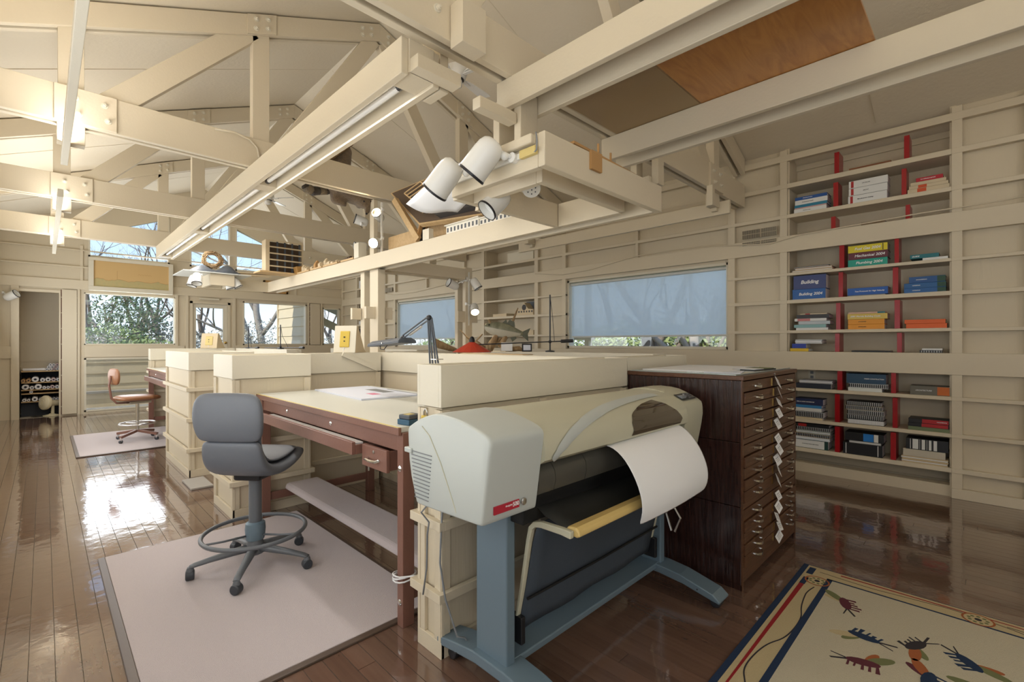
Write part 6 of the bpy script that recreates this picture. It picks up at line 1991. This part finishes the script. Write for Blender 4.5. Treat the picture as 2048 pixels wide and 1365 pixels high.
bl.add([p for r_ in rings for p in r_], [(i * k_ + j, i * k_ + j + 1, (i + 1) * k_ + j + 1, (i + 1) * k_ + j) for i in range(n_r - 1) for j in range(k_ - 1)])
bl.build('belly', 'fish_belly', parent=FI, smooth='all')
def fin(pts, nm='fin'):
    ps = [FC + ax * a + upv * b + side * c for a, b, c in pts]
    n = len(ps)
    vs_ = [p - side * .002 for p in ps] + [p + side * .002 for p in ps]
    MB().add(vs_, [tuple(range(n))[::-1], tuple(range(n, 2 * n))] + [(i, (i + 1) % n, n + (i + 1) % n, n + i) for i in range(n)]).build(nm, 'fish_fin', parent=FI)
fin([(.19, .012, 0), (.28, .075, 0), (.262, .0, 0), (.285, -.085, 0), (.19, -.03, 0)], 'tail_fin')
fin([(-.06, .07, 0), (-.02, .12, 0), (.0, .085, 0), (.02, .125, 0), (.08, .11, 0), (.10, .05, 0)], 'back_fin')
fin([(.06, -.07, 0), (.10, -.125, 0), (.14, -.08, 0), (.13, -.045, 0)], 'belly_fin')
fin([(-.12, -.08, 0), (-.09, -.13, 0), (-.05, -.085, 0)], 'belly_fin')
MB().ball(FC + ax * -.205 + upv * .018 + side * .036, .010, 8, 6).build('eye', 'black', parent=FI, smooth='all')
MB().tube([tuple(FC + ax * -.255 + upv * -.012 + side * .0), tuple(FC + ax * -.215 + upv * -.04 + side * .025)], .006, 6).build('jaw', 'fish_belly', parent=FI)
dw = MB()
dwb = Vector((FC.x - .05, FC.y + .05, 1.302))
dw.tube([tuple(dwb + Vector((-.10, .10, .0))), tuple(dwb + Vector((-.06, .06, .10))), tuple(FC + Vector((-.08, .08, -.06))), tuple(FC + Vector((-.15, .14, .12)))], [.05, .045, .03, .012], 9)
dw.tube([tuple(dwb + Vector((.10, -.08, .0))), tuple(dwb + Vector((.02, .0, .08))), tuple(FC + Vector((.0, .0, -.07)))], [.035, .05, .03], 9)
dw.tube([tuple(dwb + Vector((-.12, .12, .03))), tuple(dwb + Vector((-.2, .2, .12))), tuple(dwb + Vector((-.14, .15, .20)))], [.02, .016, .008], 8)
dw.tube([tuple(dwb + Vector((-.02, .05, .10))), tuple(FC + Vector((.05, -.02, .02))), tuple(FC + Vector((.12, -.08, .26)))], [.02, .02, .006], 8)
dw.tube([tuple(dwb + Vector((.05, -.04, .02))), tuple(dwb + Vector((.16, -.16, .03))), tuple(dwb + Vector((.2, -.2, .0)))], [.03, .03, .012], 8)
dw.build('driftwood', 'driftwood', parent=FI, smooth='all')
# card, photo frame, driftwood lump, antler-like stick
t = thing('white_card', 'blank white card propped on the right-hand partition below the fish', 'card', (3.80, 3.90, 1.301), rot=(0, 0, R(-42)))
MB().obox((0, 0, .052), (.065, .004, .05), Matrix.Rotation(R(-14), 3, 'X')).build('card', 'paper', parent=t, local=True)
t = thing('small_photo', 'small black photo frame right of the white card', 'photo frame', (3.80, 3.58, 1.301), rot=(0, 0, R(-42)))
MB().obox((0, 0, .045), (.055, .006, .045), Matrix.Rotation(R(-10), 3, 'X')).build('frame', 'black', parent=t, local=True)
MB().obox((0, -.0085, .045), (.04, .002, .03), Matrix.Rotation(R(-10), 3, 'X')).build('photo', 'paper_blue', parent=t, local=True)
dq = MB().tube([tuple(fpt(868, 682, y=4.70)), tuple(fpt(880, 690, y=4.68)), tuple(fpt(900, 697, y=4.66)), tuple(fpt(918, 702, y=4.66))], [.035, .05, .035, .015], 9)
tag(dq.build('carved_driftwood', 'driftwood', smooth='all'), 'carved lump of driftwood behind the drafting lamp', 'driftwood')
ah = MB().tube([tuple(fpt(920, 660, y=4.45)), tuple(fpt(935, 676, y=4.42)), tuple(fpt(946, 684, y=4.40)), tuple(fpt(958, 700, y=4.40))], [.006, .010, .014, .016], 8)
tag(ah.build('antler', 'driftwood', smooth='all'), 'thin pale antler sticking up behind the red lamp shade', 'antler')
tag(MB().box(2.70 + .012, 2.70 + .014 + .12, 2.6, 3.4, 1.301, 1.306).build('wood_ledge', 'wood_light'), 'orange wooden ledge strip on the back of the near partition', 'ledge')

# =================================================================== MODELS IN THE SECOND BOOKCASE
def on_shelf(name, label, cat, px0, px1, z, h, mat, group='models in the second bookcase', roof=False, win=False):
    ya, yb = ypx(px0), ypx(px1)
    t = thing(name, label, cat, (XRW + .12, (ya + yb) / 2, z), group)
    if roof:
        ym = (ya + yb) / 2
        MB().prism([(yb, z + .001), (ya, z + .001), (ya, z + h * .45), (ym + (ya - yb) * .22, z + h * .5), (ym, z + h), (ym - (ya - yb) * .22, z + h * .5), (yb, z + h * .45)], 'x', XRW + .05, XRW + .2).build('walls', mat, parent=t)
        for k in range(7):
            y = yb + (k + .5) * (ya - yb) / 7
            MB().box(XRW + .048, XRW + .0505, y - .015, y + .015, z + .05, z + h * .36).build('window', 'model_dark', parent=t)
        MB().lathe([(.05, 0), (.05, .002)], (XRW + .05, ym, z + h * .62), (-1, 0, 0), 16).build('arch', 'model_dark', parent=t)
    else:
        MB().box(XRW + .03, XRW + .22, yb, ya, z + .001, z + h).build('body', mat, parent=t, bevel=.003)
    return t
on_shelf('storage_box', 'plain white box on the upper shelf of the model bookcase', 'box', 1014, 1066, 2.81, .17, 'cream_light')
on_shelf('house_model', 'light wooden house model with an arched gable in the model bookcase', 'model', 1028, 1064, 1.87, .22, 'balsa', roof=True)
tag(MB().box(XRW + .26, XRW + .27, ypx(1062), ypx(1034), 1.871, 2.12).build('backing_board', 'slate'), 'dark board standing behind the wooden house model', 'board')
on_shelf('low_model', 'low wooden block model left of the house model', 'model', 985, 1012, 1.87, .05, 'balsa')
on_shelf('boat_model', 'long low wooden model below the house model, behind the fish tail', 'model', 1036, 1066, 1.536, .08, 'balsa')
on_shelf('flat_model', 'flat tan model on the shelf behind the fish', 'model', 1000, 1032, 1.536, .05, 'wood_light')
# wall vent
v = thing('wall_vent', 'cream metal air vent grille on the right wall beside the bookcase', 'vent', (XRW, 1.78, 2.62))
for (y0, y1) in ((1.63, 1.79), (1.80, 1.99)):
    for (z0, z1) in ((2.605, 2.70), (2.53, 2.565)):
        MB().box(XRW - .008, XRW - .001, y0, y1, z0, z1).build('opening', 'vent_dark', parent=v)
        fb3 = MB()
        n = 16
        for k in range(n + 1):
            y = y0 + (y1 - y0) * k / n
            fb3.box(XRW - .013, XRW - .006, y - .0015, y + .0015, z0, z1)
        fb3.box(XRW - .013, XRW - .006, y0, y1, (z0 + z1) / 2 - .002, (z0 + z1) / 2 + .002)
        fb3.build('grille', 'cream', parent=v)
v = thing('wall_vent', 'air vent grille on the right wall seen beside the centre post', 'vent', (XRW, 9.9, 2.62))
MB().box(XRW - .008, XRW - .001, 9.78, 10.1, 2.605, 2.70).build('opening', 'vent_dark', parent=v)
fb3 = MB()
for k in range(12):
    fb3.box(XRW - .013, XRW - .006, 9.78 + k * .028, 9.79 + k * .028, 2.605, 2.70)
fb3.build('grille', 'cream', parent=v)
# cable strung along the right wall
pts = [fpt(1070, 548, x=XRW - .012), fpt(1124, 550, x=XRW - .012), fpt(1180, 540, x=XRW - .012), fpt(1270, 513, x=XRW - .012), fpt(1395, 494, x=XRW - .012), fpt(1480, 491, x=XRW - .012), fpt(1540, 488, x=XRW - .012), fpt(1600, 470, x=XRW - .012), fpt(1700, 452, x=XRW - .012), fpt(1840, 427, x=XRW - .012), fpt(2000, 402, x=XRW - .012), fpt(2060, 390, x=XRW - .012)]
tag(MB().tube([tuple(p) for p in pts], .006, 8).build('wall_cable', 'cream', smooth='all'), 'thin painted cable strung along the right wall above the window', 'cable')
pts = [fpt(735, 585, x=XRW - .012), fpt(790, 590, x=XRW - .012), fpt(830, 585, x=XRW - .012), fpt(900, 568, x=XRW - .012)]
tag(MB().tube([tuple(p) for p in pts], .007, 8).build('wall_cable', 'cream', smooth='all'), 'thin painted cable on the right wall above the farther window', 'cable')
# conduit curving over the end of the second truss chord
tag(MB().tube([tuple(fpt(430, 258, y=4.60)), tuple(fpt(470, 265, y=4.60)), tuple(fpt(500, 280, y=4.60)), tuple(fpt(515, 297, y=4.60)), tuple(fpt(518, 315, y=4.60))], .009, 8).build('conduit', 'cream', smooth='all'), 'curved painted conduit on the second truss beside the lamp beam', 'conduit')
# =================================================================== ALCOVE: PLAN SHELF AND ROLLS
AX0, AX1 = -.30, .33
SHY = 12.72
ps = thing('plan_shelf', 'low open shelf unit full of rolled drawings in the far alcove', 'shelf', (0, 13.0, 0))
levels = [.285, .44, .51, .65, .862]
for z in levels:
    MB().box(AX0, AX1, SHY, 13.33, z - .018, z).build('shelf_board', 'wood_light' if z < .8 else 'wood_light', parent=ps, bevel=.002)
MB().box(AX0, AX1, 13.331, 13.345, 0, .862).build('back_panel', 'alcove_dark', parent=ps)
MB().box(AX0 - .002, AX0 + .0, SHY + .01, 13.33, 0, .862).build('side_panel', 'alcove_dark', parent=ps)
MB().box(AX0, AX1, SHY + .12, SHY + .135, 0, .262).build('toe_board', 'alcove_dark', parent=ps)
pbr('roll_paper', (.74, .73, .74), .7)
pbr('roll_core', (.05, .05, .07), .8)
pbr('roll_kraft', (.50, .30, .14), .7)
pbr('roll_pink', (.62, .48, .47), .7)
def roll(x, z, r, label, group, mat='roll_paper', L=.55, core=.42, y=None):
    y = SHY + rq_.uniform(-.03, .04) if y is None else y
    t = thing('rolled_drawing', label, 'paper roll', (x, y + L / 2, z - r), group)
    MB().lathe([(r * core, 0), (r * .96, 0), (r, .004), (r, L), (r * core, L)], (x, y, z), (0, 1, 0), 14, cap=False).build('paper_tube', mat, parent=t, smooth=True)
    MB().lathe([(r * core * .98, 0), (r * core * .98, L - .01)], (x, y + .02, z), (0, 1, 0), 10).build('dark_core', 'roll_core', parent=t)
rq_ = random.Random(21)
def row(z, x0, x1, rmin, rmax, label, group, y=None, core=.42, second=0.0):
    x = x0
    k = 0
    while True:
        r = rq_.uniform(rmin, rmax)
        if x + 2 * r > x1: break
        roll(x + r, z + r + .0008, r, label, group, ('roll_paper', 'roll_paper', 'roll_pink', 'roll_paper')[k % 4], core=core, y=y)
        x += 2 * r + .002
        k += 1
for k, (x, r, m) in enumerate(((-.275, .03, 'roll_kraft'), (-.205, .034, 'roll_kraft'))):
    roll(x, .65 + r + .001, r, ('outermost brown paper roll on the upper shelf' if k == 0 else 'brown paper roll beside the thick white roll'), 'brown rolls', m)
roll(-.115, .65 + .051, .05, 'thick white paper roll on the upper shelf of the alcove', 'thick rolls')
row(.65, -.05, .24, .027, .042, 'rolled drawing on the upper shelf of the alcove', 'rolls on the upper shelf')
roll(-.245, .51 + .051, .05, 'thick white paper roll at the left end of the second shelf', 'thick rolls')
roll(-.075, .51 + .051, .05, 'thick white paper roll in the middle of the second shelf', 'thick rolls')
roll(-.16, .51 + .033, .032, 'thin roll between the two thick ones on the second shelf', 'rolls on the second shelf')
row(.51, -.02, .24, .024, .036, 'rolled drawing on the second shelf of the alcove', 'rolls on the second shelf')
roll(-.17, .44 + .0255, .025, 'single roll squeezed in the narrow gap of the plan shelf', 'single roll')
roll(-.12, .285 + .043, .042, 'thick white roll on the lowest shelf of the alcove', 'thick rolls')
row(.285, -.29, -.165, .024, .03, 'rolled drawing at the left of the lowest shelf', 'rolls on the lowest shelf left')
row(.285, -.07, .24, .02, .027, 'thin rolled drawing on the right of the lowest shelf', 'rolls on the lowest shelf right', core=.6)
for k in range(3):
    row(.863 + k * .043, .02 + k * .024, .24, .0225, .0235, 'white roll in the pile on top of the plan shelf', 'rolls piled on the plan shelf', y=SHY + .02, core=.5)
tag(MB().cyl((-.28, 12.80, .889), (.02, 12.78, .889), .025, n=14).build('long_roll', 'roll_paper', smooth=True), 'long white roll lying sideways along the counter of the alcove', 'paper roll')

# desk fan on the alcove floor
fc = fpt(95, 806, y=12.60)
t = thing('desk_fan', 'small beige desk fan standing on the floor in the alcove', 'fan', (fc.x + .05, 12.60, 0))
fd = Vector((-.75, -.45, .12)).normalized()
MB().lathe([(.055, -.10), (.06, -.02), (.125, .0), (.135, .02), (.135, .055), (.12, .07), (.04, .085), (.002, .087)], fc, fd, 24).build('cage', 'fan_beige', parent=t, smooth=True)
for k in range(3):
    rr_ = .05 + .035 * k
    a1 = fd.orthogonal().normalized(); a2 = fd.cross(a1)
    MB().tube([tuple(fc + fd * (.088 - .01 * k) + (a1 * math.cos(q * .3927) + a2 * math.sin(q * .3927)) * rr_) for q in range(16)], .003, 5, closed=True).build('cage_ring', 'cream_light', parent=t)
MB().lathe([(.045, -.19), (.05, -.18), (.056, -.10)], fc, fd, 18).build('motor', 'fan_beige', parent=t, smooth=True)
MB().cyl((fc.x + .07, 12.64, .03), (fc.x + .075, 12.65, fc.z - .02), .028, .022, n=14).build('stem', 'fan_beige', parent=t, smooth=True)
MB().lathe([(.13, 0), (.13, .012), (.05, .03), (.03, .045)], (fc.x + .06, 12.63, .001), n=20).build('base', 'fan_beige', parent=t, smooth=True)
pts = [(fc.x - .05, 12.6, .005), (fc.x - .16, 12.56, .005), (fc.x - .22, 12.62, .005), (fc.x - .12, 12.66, .006), (fc.x - .02, 12.62, .006)]
MB().tube(pts, .005, 6).build('cord', 'black', parent=t, smooth='all')

# =================================================================== PICTURES ON THE FAR WALL
t = thing('wide_picture', 'wide framed landscape drawing in sandy yellow, hung between the far windows', 'picture', (1.29, YFAR - .1, 2.43))
f = MB()
X0, X1, Z0, Z1 = .62, 1.975, 2.432, 3.085
f.box(X0, X1, YFAR - .13, YFAR - .04, Z0, Z0 + .085); f.box(X0, X1, YFAR - .13, YFAR - .04, Z1 - .06, Z1); f.box(X0, X0 + .075, YFAR - .13, YFAR - .04, Z0 + .085, Z1 - .06); f.box(X1 - .075, X1, YFAR - .13, YFAR - .04, Z0 + .085, Z1 - .06)
f.build('frame', 'cream_light', parent=t, bevel=.004)
MB().box(X0 + .07, X1 - .07, YFAR - .10, YFAR - .09, Z0 + .08, Z1 - .055).build('drawing', 'picture_sand', parent=t)
pq = random.Random(8)
ground = MB()
prev = None
pts = []
for k in range(28):
    x = X0 + .08 + (X1 - X0 - .16) * k / 27
    pts.append((x, YFAR - .101, Z0 + .23 + .018 * math.sin(k * .9) + pq.uniform(-.01, .01)))
MB().tube(pts, .003, 4).build('ground_line', 'kraft', parent=t)
MB().prism([(p[0], p[2]) for p in pts] + [(X1 - .08, Z0 + .085), (X0 + .08, Z0 + .085)], 'y', YFAR - .1005, YFAR - .1002).build('meadow', pbr('picture_green', (.42, .40, .20), .8, noise=(18, .9), col2=(.60, .44, .20)), parent=t)
MB().tube([(1.05, YFAR - .101, Z0 + .25), (1.052, YFAR - .101, Z0 + .42)], .0025, 4).build('mast', 'kraft', parent=t)
for k in range(5):
    x = 1.38 + .045 * k
    MB().tube([(x, YFAR - .101, Z0 + .36), (x + .02, YFAR - .101, Z0 + .385), (x + .045, YFAR - .101, Z0 + .36)], .0022, 4).build('sail_line', 'kraft', parent=t)
pa = fpt(548, 587, y=YFAR - .04); pb = fpt(576, 570, y=YFAR - .04)
t = thing('small_picture', 'small picture in an orange wood frame, half hidden by the low beam', 'picture', ((pa.x + pb.x) / 2, YFAR - .03, pa.z), None)
f = MB()
a_, b_, c_, d_ = pa.x - .25, pb.x + .0, pa.z - .0, pa.z + .30
f.box(a_, b_, YFAR - .06, YFAR - .036, c_, c_ + .05); f.box(a_, b_, YFAR - .06, YFAR - .036, d_ - .05, d_); f.box(a_, a_ + .05, YFAR - .06, YFAR - .036, c_, d_); f.box(b_ - .05, b_, YFAR - .06, YFAR - .036, c_, d_)
f.build('frame', 'frame_wood', parent=t, bevel=.003)
MB().box(a_ + .05, b_ - .05, YFAR - .05, YFAR - .04, c_ + .05, d_ - .05).build('print', 'leaf_dry', parent=t)

# =================================================================== OUTSIDE
gd = MB()
gd.box(-60, 90, 14.2, 120, -.5, -.35)
gd.box(6.4, 90, -60, 14.2, -.5, -.35)
g_ = gd.build('garden_ground', 'grass')
tag(g_, 'rough dry grass of the garden around the building', 'ground', kind='stuff')
dk = thing('deck', 'low grey deck outside the far window', 'deck', (1.3, 13.6, -.3))
for k in range(11):
    MB().box(.36, 4.9, 12.62 + k * .175, 12.62 + k * .175 + .165, -.12, -.08).build('deck_board', 'deck_grey', parent=dk)
MB().box(.36, 4.9, 12.62, 14.5, -.36, -.13).build('deck_frame', 'deck_grey', parent=dk)
# parapet with lapped boards
pp = thing('deck_parapet', 'cream boarded parapet of the deck seen through the lower far window', 'parapet', (1.6, 14.6, -.35))
for k in range(6):
    z = -.30 + k * .245
    MB().prism([(14.57, z), (14.62, z), (14.62, z + .25), (14.592, z + .25)], 'x', -1.5, 4.95).build('board', 'siding_paint', parent=pp)
MB().box(-1.5, 4.95, 14.53, 14.68, 1.172, 1.21).build('cap_rail', 'siding_paint', parent=pp)
MB().box(-1.5, 4.95, 14.3, 14.55, .24, .285).build('bench_seat', 'deck_grey', parent=pp)
MB().box(-1.5, 4.95, 14.35, 14.39, -.08, .24).build('bench_front', 'siding_paint', parent=pp)
# wing of the building
wg = thing('boarded_wing', 'cream lapped-board wing of the building outside the right far window', 'building', (5.1, 13.9, -.35))
for k in range(13):
    z = -.3 + k * .27
    MB().prism([(5.02, z), (5.06, z), (5.06, z + .28), (5.045, z + .28)], 'y', 12.62, 15.05).build('board', 'siding_paint', parent=wg)
MB().box(5.0, 5.06, 15.05, 15.12, -.3, 3.2).build('corner_board', 'siding_paint', parent=wg)
MB().prism([(5.06, 3.05), (8.2, 1.75), (8.2, 1.87), (5.06, 3.2)], 'y', 12.62, 15.1).build('soffit', 'deck_grey', parent=wg)
MB().beam((5.25, 14.9, 2.55), (8.0, 14.9, 1.35), .08, .22).build('barge_board', 'siding_paint', parent=wg)

def bare_tree(name, label, base, height, seed, mat='bark', spread=.9, depth=5, group='bare trees beyond the windows', r0=None, ivy=False, lean=(0, 0)):
    q = random.Random(seed)
    t = thing(name, label, 'tree', tuple(base), group)
    tr, br = MB(), MB()
    def grow(p, d, L, r, lev):
        n = 4
        pts = [p]
        rs_ = [r]
        for i in range(n):
            d = (d + Vector((q.uniform(-1, 1), q.uniform(-1, 1), q.uniform(-.6, .8))) * .16).normalized()
            p = p + d * L / n
            pts.append(p); rs_.append(r * (1 - .35 * (i + 1) / n))
        (tr if lev == 0 else br).tube([tuple(v) for v in pts], rs_, 7 if lev < 2 else (5 if lev < 3 else 3))
        if lev < depth:
            for k in range(q.choice((2, 3, 3)) if lev < 3 else q.choice((2, 2, 3))):
                f = q.uniform(.45, 1.0)
                i = min(int(f * n), n - 1)
                pp_ = pts[i].lerp(pts[i + 1], f * n - i) if i < n else pts[-1]
                dd = (d * .75 + Vector((q.uniform(-1, 1), q.uniform(-1, 1), q.uniform(-.2, .9))) * spread).normalized()
                grow(pp_, dd, L * q.uniform(.55, .8), rs_[i] * .58, lev + 1)
    grow(Vector(base), Vector((lean[0], lean[1], 1)).normalized(), height * .36, r0 or height * .015, 0)
    tr.build('trunk', mat, parent=t, smooth='all', fix=False)
    b_ = br.build('branches', mat, parent=t, smooth='all', fix=False)
    return t
def shrub(name, label, c, r, n, mat, seed, group, leaf=.06, cat='shrub'):
    q = random.Random(seed)
    t = thing(name, label, cat, (c[0], c[1], -.35), group)
    m = MB()
    for k in range(n):
        while True:
            p = Vector((q.uniform(-1, 1), q.uniform(-1, 1), q.uniform(-1, 1)))
            if .25 < p.length < 1: break
        w = .75 + .25 * mnoise.noise(p * 2.3 + Vector((seed, 0, 0)))
        p = Vector((p.x * r[0], p.y * r[1], p.z * r[2])) * (w + .2) + Vector(c)
        a = Vector((q.uniform(-1, 1), q.uniform(-1, 1), q.uniform(-1, 1))).normalized() * leaf
        b = a.orthogonal().normalized() * leaf * .5
        m.add([p - a, p + b, p + a, p - b], [(0, 1, 2, 3)])
    o = m.build('foliage', mat, parent=t, fix=False)
    o['kind'] = 'stuff'
    s = MB()
    for k in range(3):
        s.tube([(c[0] + .1 * k - .1, c[1], -.36), (c[0] + (k - 1) * r[0] * .3, c[1] + (k - 1) * .1, c[2])], [.04, .015], 5)
    s.build('stems', 'bark', parent=t)
    return t
# garden in front of the far windows
def gp(px, y): return fpt(px, 700, y=y)
for k, (px, y, h, sd, lean, lab, mt) in enumerate(((195, 27, 9.5, 3, (.0, 0), 'gnarled bare tree at the left of the far window', 'bark'), (243, 24, 9.0, 14, (.25, 0), 'large bare tree in the middle of the far window', 'bark'), (325, 26, 10, 25, (.1, 0), 'slender bare tree at the right of the far window', 'bark'), (415, 27, 9, 31, (0, 0), 'bare reddish tree seen through the door glass', 'bark'), (505, 26, 10, 47, (0, 0), 'bare tree filling the left of the right far window', 'bark_pale'), (538, 22, 12, 55, (0, 0), 'straight pale trunk seen in the right far window', 'bark_pale'), (225, 33, 9, 67, (-.1, 0), 'thin bare tree farther back behind the parapet', 'bark'), (290, 34, 10, 71, (-.2, 0), 'thin bare tree farther back at the window middle', 'bark'), (665, 24, 8, 81, (0, 0), 'bare tree seen through the narrow corner window', 'bark'))):
    b = gp(px, y)
    bare_tree('bare_tree', lab, (b.x, y, -.4), h, sd, mt, lean=lean, depth=5)
GS = 'shrubs beyond the far windows'
for k, (px, y, r, z, n, mt, lab) in enumerate(((185, 20, (1.5, .8, .85), .9, 2200, 'leaf_dry', 'dry brown shrub low at the left of the far window'), (218, 21, (1.3, .8, 1.0), 1.1, 2200, 'leaf_green', 'grey-green shrub in the far window left of centre'), (258, 22, (1.3, .9, 1.75), 2.0, 3200, 'leaf_dark', 'dark green cedar in the middle of the far window'), (283, 19, (1.6, .8, .7), .9, 2400, 'leaf_green', 'bright green shrub low in the far window'), (330, 22, (1.8, .9, 1.3), 1.1, 2400, 'leaf_dry', 'brown shrub at the right of the far window'), (420, 21, (2.4, .9, 1.2), .7, 2600, 'leaf_dry', 'reddish brush behind the door glass'), (500, 21, (2.2, .9, 1.5), .9, 2600, 'leaf_dry', 'grey brown brush behind the right far window'), (670, 20, (2.0, .9, 1.1), .8, 1800, 'leaf_dry', 'brown brush behind the narrow corner window'))):
    b = gp(px, y)
    shrub('garden_shrub', lab, (b.x, y, z), r, n, mt, 100 + k, GS)
# garden beyond the right-hand windows
GR = 'shrubs beyond the right windows'
def gx(px, x): return fpt(px, 700, x=x)
for k, (px, x, r, z, n, mt, lab) in enumerate(((1180, 10.5, (1.0, 1.6, .9), 1.0, 2600, 'leaf_green', 'green bush at the left of the big right window'), (1260, 11.0, (1.0, 1.5, .95), 1.1, 2600, 'leaf_green', 'green bush left of the brown trunk in the right window'), (1345, 10.2, (1.0, 1.1, .95), 1.05, 2600, 'leaf_green', 'green bush between the trunks in the right window'), (1430, 10.0, (1.0, 1.0, .95), 1.05, 2600, 'leaf_green', 'green bush at the right end of the right window'), (1300, 16, (1.6, 6.5, 2.3), 2.0, 5200, 'leaf_dry', 'tall grey thicket behind the roller shade'), (900, 11.5, (1.0, 2.5, 1.0), .9, 2400, 'leaf_green', 'green bush beyond the farther right window'), (850, 17, (1.6, 6.0, 2.2), 2.0, 3600, 'leaf_dry', 'grey thicket beyond the farther right window'))):
    b = gx(px, x)
    shrub('garden_shrub', lab, (x, b.y, z), r, n, mt, 200 + k, GR, leaf=.07)
for k, (px, x, h, sd, mt, lab, r0_) in enumerate(((1308, 9.2, 7, 91, 'bark', 'thick brown trunk behind the roller shade', .19), (1393, 9.0, 7, 95, 'bark_pale', 'pale forked trunk at the right of the roller shade', .13), (1432, 9.6, 6, 97, 'bark_pale', 'thin pale tree at the right end of the window', .08), (1225, 12.5, 8, 99, 'bark', 'thin tree at the left of the roller shade', .1), (880, 11, 7, 103, 'bark', 'thin tree beyond the farther right window', .1))):
    b = gx(px, x)
    bare_tree('bare_tree', lab, (x, b.y, -.4), h, sd, mt, depth=4, r0=r0_)
fn = thing('garden_trellis', 'pale timber frame outside the left end of the big right window', 'timber', (6.9, 4.9, -.35))
for y in (4.95, 5.35):
    MB().box(6.85, 6.95, y, y + .09, -.36, 2.7).build('upright', 'siding_paint', parent=fn)
MB().box(6.84, 6.96, 4.9, 5.5, 1.45, 1.53).build('cross_rail', 'siding_paint', parent=fn)
